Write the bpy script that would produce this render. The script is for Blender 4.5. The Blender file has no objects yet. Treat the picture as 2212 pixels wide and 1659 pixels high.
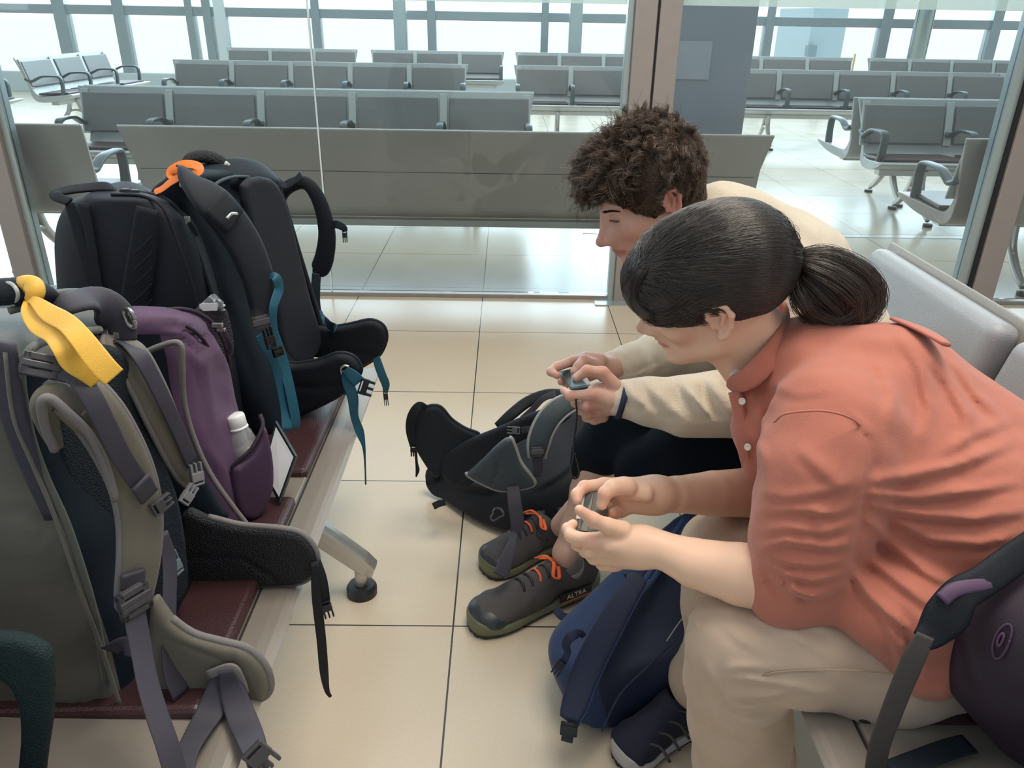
import bpy, bmesh, math, random
import numpy as np
from mathutils import Vector, Matrix
random.seed(7); rng = np.random.default_rng(7)
S = bpy.context.scene
C = S.collection
# ---------------------------------------------------------------- camera
H = 1.40
FOC, PITCH, ROLL, YAW = 1684.84, 0.44207, 0.01742, 0.01223
def _axes():
    cp, sp, cy, sy = math.cos(PITCH), math.sin(PITCH), math.cos(YAW), math.sin(YAW)
    f = np.array([sy*cp, cy*cp, -sp]); r = np.array([cy, -sy, 0.0]); u = np.cross(r, f)
    c, s = math.cos(ROLL), math.sin(ROLL)
    return c*r + s*u, -s*r + c*u, f
AR, AU, AF = _axes()
cam_d = bpy.data.cameras.new('camera'); cam = bpy.data.objects.new('camera', cam_d); C.objects.link(cam)
cam_d.sensor_width = 36; cam_d.lens = FOC/2212*36; cam_d.clip_start = 0.02; cam_d.clip_end = 400
m = Matrix.Identity(4)
for i in range(3):
    m[i][0] = AR[i]; m[i][1] = AU[i]; m[i][2] = -AF[i]
m[2][3] = H
cam.matrix_world = m
S.camera = cam
# a point of the photograph at a known depth (Y) or height (z) in the hall
def U(px, py, Y):
    d = AF*FOC + AR*(px-1106) + AU*(829.5-py)
    return Vector(d*(Y/d[1])) + Vector((0, 0, H))
def Uz(px, py, z):
    d = AF*FOC + AR*(px-1106) + AU*(829.5-py)
    return Vector(d*((z-H)/d[2])) + Vector((0, 0, H))
# ---------------------------------------------------------------- world, lamps, exposure
S.view_settings.view_transform = 'Standard'; S.view_settings.look = 'None'
S.view_settings.gamma = 1.0; S.view_settings.use_curve_mapping = False
S.view_settings.exposure = 0.1
S.cycles.use_denoising = True
S.cycles.max_bounces = 8; S.cycles.transparent_max_bounces = 16
S.cycles.caustics_reflective = False; S.cycles.caustics_refractive = False
S.cycles.sample_clamp_indirect = 6.0
W = bpy.data.worlds.new('sky'); S.world = W; W.use_nodes = True
bg = W.node_tree.nodes['Background']
bg.inputs[0].default_value = (0.94, 0.98, 1.0, 1); bg.inputs[1].default_value = 1.5
def area(name, loc, target, sx, sy, power, col):
    l = bpy.data.lights.new(name, 'AREA'); l.shape = 'RECTANGLE'; l.size = sx; l.size_y = sy
    l.energy = power; l.color = col
    o = bpy.data.objects.new(name, l); C.objects.link(o); o.location = loc
    o.rotation_euler = (Vector(target)-Vector(loc)).to_track_quat('-Z', 'Y').to_euler()
    return o
area('ceiling_lamp_1', (0.7, 1.6, 3.9), (0.7, 1.6, 0), 1.6, 1.6, 96, (1.0, 0.89, 0.74))
area('ceiling_lamp_2', (-1.2, 0.2, 3.9), (-1.0, 0.4, 0), 1.2, 1.2, 14, (1.0, 0.91, 0.80))
area('ceiling_lamp_3', (2.6, -0.6, 3.9), (2.4, -0.3, 0), 1.2, 1.2, 26, (1.0, 0.88, 0.74))
area('daylight_windows', (0, 15.4, 3.6), (0, 4, 0.4), 26, 4.6, 2500, (0.72, 0.89, 1.0))
area('daylight_hall', (0.0, 9.0, 5.6), (0, 8.8, 0), 14, 9, 430, (0.80, 0.93, 1.0))
area('daylight_behind', (-4.6, 0.8, 2.4), (0, 1.4, 0.7), 2.6, 2.2, 42, (0.86, 0.93, 1.0))

# ---------------------------------------------------------------- materials
def mat(name, col, rough=0.6, metal=0.0, bump=0.0, bscale=200.0, var=0.0, vscale=6.0, sheen=0.0, spec=None, trans=None, sss=0.0, kind='noise', coat=0.0, alpha=None):
    M = bpy.data.materials.new(name); M.use_nodes = True
    nt = M.node_tree; N = nt.nodes; Lk = nt.links; b = N['Principled BSDF']
    b.inputs['Base Color'].default_value = (*col, 1); b.inputs['Roughness'].default_value = rough
    b.inputs['Metallic'].default_value = metal
    if spec is not None: b.inputs['Specular IOR Level'].default_value = spec
    if sheen: b.inputs['Sheen Weight'].default_value = sheen; b.inputs['Sheen Roughness'].default_value = 0.5
    if sss:
        b.inputs['Subsurface Weight'].default_value = sss
        b.inputs['Subsurface Radius'].default_value = (0.012, 0.005, 0.003); b.inputs['Subsurface Scale'].default_value = 1.0
    if coat: b.inputs['Coat Weight'].default_value = coat; b.inputs['Coat Roughness'].default_value = 0.2
    if trans: b.inputs['Transmission Weight'].default_value = trans
    if alpha is not None: b.inputs['Alpha'].default_value = alpha
    if bump or var: tc = N.new('ShaderNodeTexCoord')
    if bump:
        if kind == 'weave':
            w1 = N.new('ShaderNodeTexWave'); w1.inputs['Scale'].default_value = bscale; w1.bands_direction = 'Z'
            w2 = N.new('ShaderNodeTexWave'); w2.inputs['Scale'].default_value = bscale; w2.bands_direction = 'DIAGONAL'
            for w in (w1, w2): Lk.new(tc.outputs['Object'], w.inputs['Vector'])
            mx = N.new('ShaderNodeMath'); mx.operation = 'MULTIPLY'
            Lk.new(w1.outputs['Fac'], mx.inputs[0]); Lk.new(w2.outputs['Fac'], mx.inputs[1]); h = mx.outputs[0]
        elif kind == 'cell':
            v = N.new('ShaderNodeTexVoronoi'); v.inputs['Scale'].default_value = bscale
            Lk.new(tc.outputs['Object'], v.inputs['Vector']); h = v.outputs['Distance']
        else:
            n = N.new('ShaderNodeTexNoise'); n.inputs['Scale'].default_value = bscale; n.inputs['Detail'].default_value = 4
            Lk.new(tc.outputs['Object'], n.inputs['Vector']); h = n.outputs['Fac']
        bp = N.new('ShaderNodeBump'); bp.inputs['Strength'].default_value = min(1.0, bump); bp.inputs['Distance'].default_value = 0.004*max(1, bump)
        Lk.new(h, bp.inputs['Height']); Lk.new(bp.outputs[0], b.inputs['Normal'])
    if var:
        n = N.new('ShaderNodeTexNoise'); n.inputs['Scale'].default_value = vscale; n.inputs['Detail'].default_value = 5
        Lk.new(tc.outputs['Object'], n.inputs['Vector'])
        mx = N.new('ShaderNodeMix'); mx.data_type = 'RGBA'
        mx.inputs['A'].default_value = (*[c*(1-var) for c in col], 1); mx.inputs['B'].default_value = (*[min(1, c*(1+var)) for c in col], 1)
        Lk.new(n.outputs['Fac'], mx.inputs['Factor']); Lk.new(mx.outputs['Result'], b.inputs['Base Color'])
    return M
def vcol_mat(name, rough=0.5, sss=0.0, bump=0.0, bscale=300, sheen=0.0, spec=None):
    M = mat(name, (1, 1, 1), rough, bump=bump, bscale=bscale, sss=sss, sheen=sheen, spec=spec)
    N = M.node_tree.nodes; a = N.new('ShaderNodeAttribute'); a.attribute_name = 'Col'
    M.node_tree.links.new(a.outputs['Color'], N['Principled BSDF'].inputs['Base Color'])
    return M
# ---------------------------------------------------------------- object helpers
def link(name, me, m=None, parent=None, smooth=True):
    o = bpy.data.objects.new(name, me); C.objects.link(o)
    if m is not None:
        for q in (m if isinstance(m, (list, tuple)) else [m]): me.materials.append(q)
    if smooth and hasattr(me, 'polygons') and len(me.polygons):
        me.polygons.foreach_set('use_smooth', [True]*len(me.polygons))
    if parent is not None: o.parent = parent
    return o
def tag(o, label, cat, group=None, kind=None):
    o['label'] = label
    if cat: o['category'] = cat
    if group: o['group'] = group
    if kind: o['kind'] = kind
    return o
def empty(name, loc=(0, 0, 0)):
    o = bpy.data.objects.new(name, None); C.objects.link(o); o.location = loc; o.empty_display_size = 0.1
    return o
def put(o, parent):          # parent while the mesh keeps its world coordinates
    o.parent = parent; o.matrix_parent_inverse = Matrix.Translation(parent.location).inverted() if parent.type == 'EMPTY' else Matrix.Identity(4)
    return o
class MB:
    """collects verts/faces of several shapes into ONE mesh"""
    def __init__(s): s.v = []; s.f = []; s.mi = []
    def add(s, v, f, mi=0):
        n = len(s.v); s.v += [tuple(p) for p in v]; s.f += [tuple(i+n for i in q) for q in f]; s.mi += [mi]*len(f); return s
    def box(s, c, h, R=None, mi=0):
        c = Vector(c); v = []
        for x in (-1, 1):
            for y in (-1, 1):
                for z in (-1, 1):
                    p = Vector((x*h[0], y*h[1], z*h[2])); v.append(c + (R @ p if R else p))
        return s.add(v, [(0, 1, 3, 2), (4, 6, 7, 5), (0, 4, 5, 1), (2, 3, 7, 6), (0, 2, 6, 4), (1, 5, 7, 3)], mi)
    def build(s, name, m=None, parent=None, smooth=False, bevel=0.0, bseg=2, sub=0, world=False):
        me = bpy.data.meshes.new(name); me.from_pydata(s.v, [], s.f)
        if any(s.mi): me.polygons.foreach_set('material_index', s.mi)
        bm = bmesh.new(); bm.from_mesh(me); bmesh.ops.recalc_face_normals(bm, faces=bm.faces); bm.to_mesh(me); bm.free()
        o = link(name, me, m, None, smooth or bevel > 0)
        if bevel:
            b = o.modifiers.new('b', 'BEVEL'); b.width = bevel; b.segments = bseg; b.limit_method = 'ANGLE'; b.angle_limit = 0.6
            b.harden_normals = False
        if sub:
            b = o.modifiers.new('s', 'SUBSURF'); b.levels = sub; b.render_levels = sub
        if bevel and not sub and not smooth:
            me.polygons.foreach_set('use_smooth', [False]*len(me.polygons))
        if parent is not None: (put if world else setparent)(o, parent)
        return o
def setparent(o, p): o.parent = p
def box(name, lo, hi, m, parent=None, bevel=0.0, world=False):
    lo = Vector(lo); hi = Vector(hi)
    return MB().box((lo+hi)/2, [(hi[i]-lo[i])/2 for i in range(3)]).build(name, m, parent, bevel=bevel, world=world)
def basis(n, up):
    n = Vector(n).normalized(); a = Vector(up).cross(n)
    if a.length < 1e-6: a = Vector((1, 0, 0)).cross(n)
    a.normalize(); b = n.cross(a)
    return Matrix((a, b, n)).transposed()       # columns: side, up, normal
def catmull(P, n):
    """P list of arrays; n samples per span"""
    P = np.array(P, float)
    if len(P) < 3:
        t = np.linspace(0, 1, n*(len(P)-1)+1)[:, None]; return P[0]*(1-t)+P[-1]*t
    Q = np.vstack([2*P[0]-P[1], P, 2*P[-1]-P[-2]]); out = []
    for i in range(len(P)-1):
        p0, p1, p2, p3 = Q[i:i+4]
        for t in np.linspace(0, 1, n, endpoint=False):
            out.append(0.5*((2*p1)+(-p0+p2)*t+(2*p0-5*p1+4*p2-p3)*t*t+(-p0+3*p1-3*p2+p3)*t**3))
    out.append(P[-1]); return np.array(out)
def lens(v, n):
    v = np.atleast_1d(np.array(v, float))
    return np.full(n, v[0]) if len(v) == 1 else v
def sweep_data(pts, w, t, nrm=(0, -1, 0.4), n=6, seg=12, e=2.0, cap=True, dome=0.0):
    """strip / tube: half-width w, half-thickness t along pts; nrm = facing direction (one or per point); e = squareness"""
    k = len(pts); P = [tuple(p) for p in pts]
    A = np.array(P, float); w = lens(w, k); t = lens(t, k)
    nr = np.array(nrm, float); nr = np.tile(nr, (k, 1)) if nr.ndim == 1 else nr
    D = catmull(np.hstack([A, w[:, None], t[:, None], nr]), n)
    X = D[:, :3]; w = np.maximum(D[:, 3], 1e-5); t = np.maximum(D[:, 4], 1e-5); nr = D[:, 5:]
    T = np.gradient(X, axis=0); T /= np.linalg.norm(T, axis=1)[:, None]+1e-12
    B = np.cross(T, nr); B /= np.linalg.norm(B, axis=1)[:, None]+1e-12
    Nn = np.cross(B, T)
    if dome:
        kk = len(X); s = np.linspace(0, 1, kk); L = dome
        g = np.minimum(1, np.minimum(s, 1-s)/L); g = np.sqrt(np.maximum(0, 1-(1-g)**2))*0.98+0.02; w = w*g; t = t*np.sqrt(g)
    th = np.linspace(0, 2*np.pi, seg, endpoint=False)
    cx = np.sign(np.cos(th))*np.abs(np.cos(th))**(2/e); cy = np.sign(np.sin(th))*np.abs(np.sin(th))**(2/e)
    V = X[:, None, :] + B[:, None, :]*(w[:, None]*cx)[:, :, None] + Nn[:, None, :]*(t[:, None]*cy)[:, :, None]
    r = len(X); F = []
    for i in range(r-1):
        for j in range(seg):
            a = i*seg+j; b = i*seg+(j+1) % seg; F.append((a, b, b+seg, a+seg))
    V = V.reshape(-1, 3)
    if cap: F.append(tuple(range(seg-1, -1, -1))); F.append(tuple((r-1)*seg+j for j in range(seg)))
    return V, F, (X, B, Nn, w, t)
def sweep(name, pts, w, t, m, parent=None, nrm=(0, -1, 0.4), n=6, seg=12, e=2.0, dome=0.0, world=True):
    V, F, _ = sweep_data(pts, w, t, nrm, n, seg, e, True, dome)
    return MB().add(V, F).build(name, m, parent, smooth=True, world=world)
def strap(name, pts, w, m, parent=None, nrm=(0, -1, 0.4), n=6, t=0.0013):
    return sweep(name, pts, w, t, m, parent, nrm, n, seg=12, e=6)
def tube(name, pts, r, m, parent=None, n=6, seg=10):
    V, F, _ = sweep_data(pts, r, r, (0.13, -0.9, 0.43), n, seg)
    return MB().add(V, F).build(name, m, parent, smooth=True, world=True)
def piping(name, pts, w, t, r, m, parent, nrm=(0, -1, 0.4), n=6, dome=0.0, sides=(-1, 1), wrap=False):
    """tube following the edge(s) of the sweep with the same parameters"""
    _, _, (X, B, Nn, ww, tt) = sweep_data(pts, w, t, nrm, n, 8, 2, True, dome)
    mb = MB()
    if wrap:
        L = [X + B*(ww*s)[:, None] for s in (1, -1)]; path = np.vstack([L[0], L[1][::-1]])
        V, F, _ = sweep_data(path[::2], r, r, (0.13, -0.9, 0.43), 2, 8); mb.add(V, F)
    else:
        for s in sides:
            V, F, _ = sweep_data((X + B*(ww*s)[:, None])[::2], r, r, (0.13, -0.9, 0.43), 2, 8); mb.add(V, F)
    return mb.build(name, m, parent, smooth=True, world=True)
def buckle(name, c, nrm, up, w, h, m, parent, th=0.004, bars=1):
    """ladder-lock: a rounded ring with cross bars; the webbing passes through"""
    R = basis(nrm, up); c = Vector(c); mb = MB(); b = 0.0045
    for s in (-1, 1):
        mb.box(c + R @ Vector((s*(w-b), 0, 0)), (b, h, th), R); mb.box(c + R @ Vector((0, s*(h-b), 0)), (w, b, th), R)
    for k in range(bars):
        y = (k+1)/(bars+1)*2-1
        mb.box(c + R @ Vector((0, y*h*0.6, th*0.6)), (w, b*0.9, th), R)
    return mb.build(name, m, parent, bevel=0.0015, world=True)
def clip(name, c, nrm, up, w, h, m, parent):
    """side-release clip: body plus two prongs and a centre guide"""
    R = basis(nrm, up); c = Vector(c); mb = MB()
    mb.box(c, (w, h*0.45, 0.005), R)
    for s in (-1, 0, 1): mb.box(c + R @ Vector((s*w*0.8, h*0.85, 0)), (w*0.16, h*0.5, 0.004), R)
    mb.box(c + R @ Vector((0, -h*0.75, 0)), (w, h*0.12, 0.004), R)
    for s in (-1, 1): mb.box(c + R @ Vector((s*w*0.85, -h*0.5, 0)), (w*0.15, h*0.3, 0.004), R)
    return mb.build(name, m, parent, bevel=0.0015, world=True)
# ---------------------------------------------------------------- signed-distance modelling (one continuous surface)
def _v(a): return np.array(a, np.float32)
def vnoise(P, s, seed=0):
    """cheap smooth noise in -1..1 from sums of sines"""
    r = np.random.default_rng(seed); o = np.zeros(P.shape[:-1], np.float32)
    for i in range(6):
        d = r.normal(size=3); d /= np.linalg.norm(d); o += np.sin((P @ _v(d))*s*(0.7+0.25*i)+r.uniform(0, 6.28)).astype(np.float32)
    return o/3.0
class Sdf:
    def __init__(s, res): s.res = res; s.ops = []; s.fields = []
    def cone(s, a, b, ra, rb, k=0.01, op='u', flat=None):
        s.ops.append(('cone', _v(a), _v(b), ra, rb, k, op)); return s
    def chain(s, pts, rs, k=0.01, op='u'):
        for i in range(len(pts)-1): s.cone(pts[i], pts[i+1], rs[i], rs[i+1], k, op)
        return s
    def ell(s, c, r, R=None, k=0.01, op='u'):
        s.ops.append(('ell', _v(c), _v(r), None if R is None else np.array(R, np.float32), 0, k, op)); return s
    def rbox(s, c, h, R=None, rd=0.02, k=0.01, op='u'):
        s.ops.append(('box', _v(c), _v(h), None if R is None else np.array(R, np.float32), rd, k, op)); return s
    def poly(s, pts, c, R, th, rd, k=0.01, op='u', bend=None):
        """pts 2D polygon in the plane (c; columns 0,1 of R), half thickness th, edge rounding rd"""
        s.ops.append(('poly', _v(c), np.array(pts, np.float32), np.array(R, np.float32), (th, rd, bend), k, op)); return s
    def field(s, fn): s.fields.append(fn); return s
    def at(s, P):
        P = np.asarray(P, np.float32); D = np.full(P.shape[:-1], 0.2, np.float32)
        for o in s.ops:
            d = s._d(o, P).astype(np.float32); k = o[-2]
            if o[-1] == 'u': h = np.maximum(k-np.abs(D-d), 0)/k; D = np.minimum(D, d)-h*h*k*0.25
            else: d = -d; h = np.maximum(k-np.abs(D-d), 0)/k; D = np.maximum(D, d)+h*h*k*0.25
        return D
    def push(s, P, dmin, dmax=None, it=3):
        P = np.array(P, np.float32); e = 0.002
        for _ in range(it):
            d = s.at(P); g = np.stack([s.at(P+np.eye(3, dtype=np.float32)[i]*e)-d for i in range(3)], -1); g /= np.linalg.norm(g, axis=-1, keepdims=True)+1e-9
            mv = np.maximum(dmin-d, 0)
            if dmax is not None: mv = mv-np.maximum(d-dmax, 0)
            P = P+g*mv[..., None]
        return P
    def _bb(s, o):
        if o[0] == 'cone': r = max(o[3], o[4]); return np.minimum(o[1], o[2])-r, np.maximum(o[1], o[2])+r
        if o[0] == 'ell' or o[0] == 'box':
            h = o[2]; r = np.abs(o[3]) @ h if o[3] is not None else h; return o[1]-r, o[1]+r
        R = o[3]; P = o[2]; th = o[4][0]+ (0.08 if o[4][2] is not None else 0); Q = []
        for p in P:
            for z in (-th, th): Q.append(o[1]+R @ _v((p[0], p[1], z)))
        Q = np.array(Q); return Q.min(0), Q.max(0)
    def _d(s, o, P):
        if o[0] == 'cone':
            a, b, ra, rb = o[1:5]; ba = b-a; l2 = float(ba @ ba)+1e-12
            h = np.clip(((P-a) @ ba)/l2, 0, 1)
            return np.linalg.norm(P-a-h[..., None]*ba, axis=-1)-(ra+(rb-ra)*h)
        Q = P-o[1]
        if o[3] is not None: Q = Q @ o[3]
        if o[0] == 'ell':
            r = o[2]; k0 = np.linalg.norm(Q/r, axis=-1); k1 = np.linalg.norm(Q/(r*r), axis=-1)+1e-9
            return k0*(k0-1.0)/k1
        if o[0] == 'box':
            rd = o[4]; q = np.abs(Q)-(o[2]-rd)
            return np.linalg.norm(np.maximum(q, 0), axis=-1)+np.minimum(q.max(-1), 0)-rd
        th, rd, bend = o[4]; x = Q[..., 0]; y = Q[..., 1]; z = Q[..., 2]
        if bend is not None: z = z-bend(x, y)
        V = o[2]; n = len(V); d = np.full(x.shape, 1e9, np.float32); sg = np.ones(x.shape, np.float32)
        j = n-1
        for i in range(n):
            e = V[j]-V[i]; wx = x-V[i, 0]; wy = y-V[i, 1]
            t = np.clip((wx*e[0]+wy*e[1])/(e @ e+1e-12), 0, 1); bx = wx-e[0]*t; by = wy-e[1]*t
            d = np.minimum(d, bx*bx+by*by)
            c1 = y >= V[i, 1]; c2 = y < V[j, 1]; c3 = e[0]*wy > e[1]*wx
            sg = np.where((c1 & c2 & c3) | (~c1 & ~c2 & ~c3), -sg, sg); j = i
        d2 = sg*np.sqrt(d); a = d2+rd; b = np.abs(z)-th+rd
        return np.minimum(np.maximum(a, b), 0)+np.sqrt(np.maximum(a, 0)**2+np.maximum(b, 0)**2)-rd
    def mesh(s, name, m, parent=None, color=None, smooth_it=0, clipz=None, world=True, decim=0):
        bb = [s._bb(o) for o in s.ops if o[-1] == 'u']; lo = np.min([b[0] for b in bb], 0)-4*s.res; hi = np.max([b[1] for b in bb], 0)+4*s.res
        n = np.ceil((hi-lo)/s.res).astype(int)+1
        ax = [lo[i]+np.arange(n[i], dtype=np.float32)*s.res for i in range(3)]
        D = np.full(n, 0.2, np.float32)
        for o in s.ops:
            b0, b1 = s._bb(o); k = o[-2]; pad = k*1.3+3*s.res+0.004
            i0 = np.clip(np.floor((b0-pad-lo)/s.res).astype(int), 0, n-1); i1 = np.clip(np.ceil((b1+pad-lo)/s.res).astype(int)+1, 1, n)
            if (i1 <= i0).any(): continue
            sl = tuple(slice(i0[i], i1[i]) for i in range(3))
            G = np.stack(np.meshgrid(ax[0][sl[0]], ax[1][sl[1]], ax[2][sl[2]], indexing='ij'), -1)
            d = s._d(o, G).astype(np.float32); E = D[sl]
            if o[-1] == 'u':
                h = np.maximum(k-np.abs(E-d), 0)/k; D[sl] = np.minimum(E, d)-h*h*k*0.25
            else:
                d = -d; h = np.maximum(k-np.abs(E-d), 0)/k; D[sl] = np.maximum(E, d)+h*h*k*0.25
        if s.fields:
            G = np.stack(np.meshgrid(*ax, indexing='ij'), -1); near = np.abs(D) < 0.03
            Q = G[near]; dd = np.zeros(len(Q), np.float32)
            for fn in s.fields: dd += fn(Q)
            D[near] -= dd
        if clipz is not None:
            D = np.maximum(D, (clipz-ax[2])[None, None, :])
        V, F = surface_nets(D, lo, s.res)
        me = bpy.data.meshes.new(name); me.from_pydata(V.tolist(), [], F.tolist())
        if smooth_it:
            bm = bmesh.new(); bm.from_mesh(me)
            for _ in range(smooth_it): bmesh.ops.smooth_vert(bm, verts=bm.verts, factor=0.5, use_axis_x=True, use_axis_y=True, use_axis_z=True)
            bm.to_mesh(me); bm.free()
        if color is not None:
            P = np.array([v.co[:] for v in me.vertices], np.float32); col = color(P)
            a = me.color_attributes.new('Col', 'FLOAT_COLOR', 'POINT'); a.data.foreach_set('color', np.hstack([col, np.ones((len(col), 1))]).astype(np.float32).ravel())
        o = link(name, me, m)
        if decim:
            d = o.modifiers.new('d', 'DECIMATE'); d.ratio = decim
        if parent is not None: (put if world else setparent)(o, parent)
        return o
def surface_nets(D, lo, res):
    sgn = D < 0; nx, ny, nz = D.shape
    c = np.zeros((nx-1, ny-1, nz-1), int)
    for dx in (0, 1):
        for dy in (0, 1):
            for dz in (0, 1): c += sgn[dx:nx-1+dx, dy:ny-1+dy, dz:nz-1+dz]
    act = (c > 0) & (c < 8); idx = -np.ones(act.shape, int); I = np.argwhere(act); idx[act] = np.arange(len(I))
    acc = np.zeros((len(I), 3)); cnt = np.zeros(len(I)); cor = [(x, y, z) for x in (0, 1) for y in (0, 1) for z in (0, 1)]
    for a in range(8):
        for ax in range(3):
            if cor[a][ax]: continue
            p = np.array(cor[a]); q = p.copy(); q[ax] = 1
            da = D[I[:, 0]+p[0], I[:, 1]+p[1], I[:, 2]+p[2]]; db = D[I[:, 0]+q[0], I[:, 1]+q[1], I[:, 2]+q[2]]
            mk = (da < 0) != (db < 0); t = np.where(mk, da/(da-db+1e-20), 0)
            P = np.repeat(p[None].astype(float), len(I), 0); P[:, ax] += t; acc[mk] += P[mk]; cnt[mk] += 1
    V = (I+acc/np.maximum(cnt, 1)[:, None])*res+lo
    F = []
    for ax in range(3):
        sl0 = [slice(None)]*3; sl1 = [slice(None)]*3; sl0[ax] = slice(0, -1); sl1[ax] = slice(1, None)
        A = sgn[tuple(sl0)]; B = sgn[tuple(sl1)]; E = np.argwhere(A != B); flip = A[tuple(E.T)]
        u, v = (ax+1) % 3, (ax+2) % 3
        ok = (E[:, u] > 0) & (E[:, v] > 0) & (E[:, u] < D.shape[u]-1) & (E[:, v] < D.shape[v]-1)
        E = E[ok]; flip = flip[ok]; q = []
        for du, dv in ((-1, -1), (0, -1), (0, 0), (-1, 0)):
            K = E.copy(); K[:, u] += du; K[:, v] += dv; q.append(idx[K[:, 0], K[:, 1], K[:, 2]])
        q = np.stack(q, 1); q[~flip] = q[~flip][:, ::-1]; F.append(q)
    return V, np.vstack(F)
def hair(name, strands, radii, m, parent):
    """strands: array (n, k, 3); radii: (k,) profile"""
    n, k, _ = strands.shape
    cu = bpy.data.hair_curves.new(name); cu.add_curves([k]*n)
    cu.attributes['position'].data.foreach_set('vector', strands.astype(np.float32).ravel())
    r = cu.attributes.get('radius') or cu.attributes.new('radius', 'FLOAT', 'POINT')
    r.data.foreach_set('value', np.tile(np.array(radii, np.float32), n))
    cu.materials.append(m)
    o = bpy.data.objects.new(name, cu); C.objects.link(o)
    if parent is not None: put(o, parent)
    return o
def fold(pts, w, h, asym=0.7, zr=None):
    """a cloth fold on the surface seen along the line of photograph points pts; w in photograph pixels, h in metres"""
    A = np.array(pts, np.float32)
    def f(P):
        d = P-np.array([0, 0, H], np.float32); z = d @ _v(AF); X = 1106+FOC*(d @ _v(AR))/z; Y = 829.5-FOC*(d @ _v(AU))/z
        best = np.full(X.shape, 1e9, np.float32); sg = np.zeros(X.shape, np.float32); tt = np.zeros(X.shape, np.float32); n = len(A)-1
        for i in range(n):
            e = A[i+1]-A[i]; l2 = e @ e; t = np.clip(((X-A[i, 0])*e[0]+(Y-A[i, 1])*e[1])/l2, 0, 1); dx = X-A[i, 0]-t*e[0]; dy = Y-A[i, 1]-t*e[1]
            q = np.hypot(dx, dy); m = q < best; best = np.where(m, q, best); sg = np.where(m, np.sign(e[0]*dy-e[1]*dx)*q, sg); tt = np.where(m, (i+t)/n, tt)
        env = np.clip(np.sin(np.pi*np.clip(tt, 0, 1)), 0, 1)**0.8*np.clip(2-best/(2*w), 0, 1)
        o = h*env*(np.exp(-(sg/w)**2)-asym*np.exp(-((sg-1.25*w)/(0.55*w))**2))
        if zr is not None: o = o*((P[..., 1] > zr[0]) & (P[..., 1] < zr[1]))
        return o.astype(np.float32)
    return f
def ccat(P, n):
    P = np.array(P, float); k = len(P); out = []
    for i in range(k):
        p0, p1, p2, p3 = P[(i-1) % k], P[i], P[(i+1) % k], P[(i+2) % k]
        for t in np.linspace(0, 1, n, endpoint=False):
            out.append(0.5*((2*p1)+(-p0+p2)*t+(2*p0-5*p1+4*p2-p3)*t*t+(-p0+3*p1-3*p2+p3)*t**3))
    return np.array(out)
def plane_pts(pxs, Y, tx=0.0, n=3):
    """outline pixels on the upright plane Y + tx*(x-x0); returns world points, centre, frame (side, up, towards us)"""
    p0 = U(*np.mean(pxs, 0), Y); out = []
    for p in pxs:
        d = AF*FOC + AR*(p[0]-1106) + AU*(829.5-p[1]); s = (Y-tx*p0.x)/(d[1]-tx*d[0]); out.append(d*s+np.array([0, 0, H]))
    W_ = ccat(out, n) if n > 1 else np.array(out); a = math.atan(tx)
    R = np.array([[math.cos(a), 0, math.sin(a)], [math.sin(a), 0, -math.cos(a)], [0, 1, 0]])
    c = W_.mean(0); return W_, c, R
def pad(name, pxs, Y, th, rd, m, parent, tx=0.0, res=0.003, bend=None, pipe=None, n=3, fields=(), smooth_it=1):
    W_, c, R = plane_pts(pxs, Y, tx, n); L2 = (W_-c) @ R
    s = Sdf(res).poly(L2[:, :2], c, R, th, rd, 0.004, bend=bend)
    for f in fields: s.field(f)
    o = s.mesh(name, m, parent, smooth_it=smooth_it)
    if pipe:
        mp, r, a, b = pipe                       # material, radius, first and last outline index
        Q = W_.copy()
        if bend is not None: Q = Q + np.array([R[:, 2]*float(bend(np.float32(l[0]), np.float32(l[1]))) for l in L2])
        k = len(pxs); idx = [(i) % (k*n) for i in range(int(a*n), int(b*n)+1)]
        tube('piping', Q[idx][::max(1, n//2)], r, mp, o if False else parent, n=2, seg=8)
    return o
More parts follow.
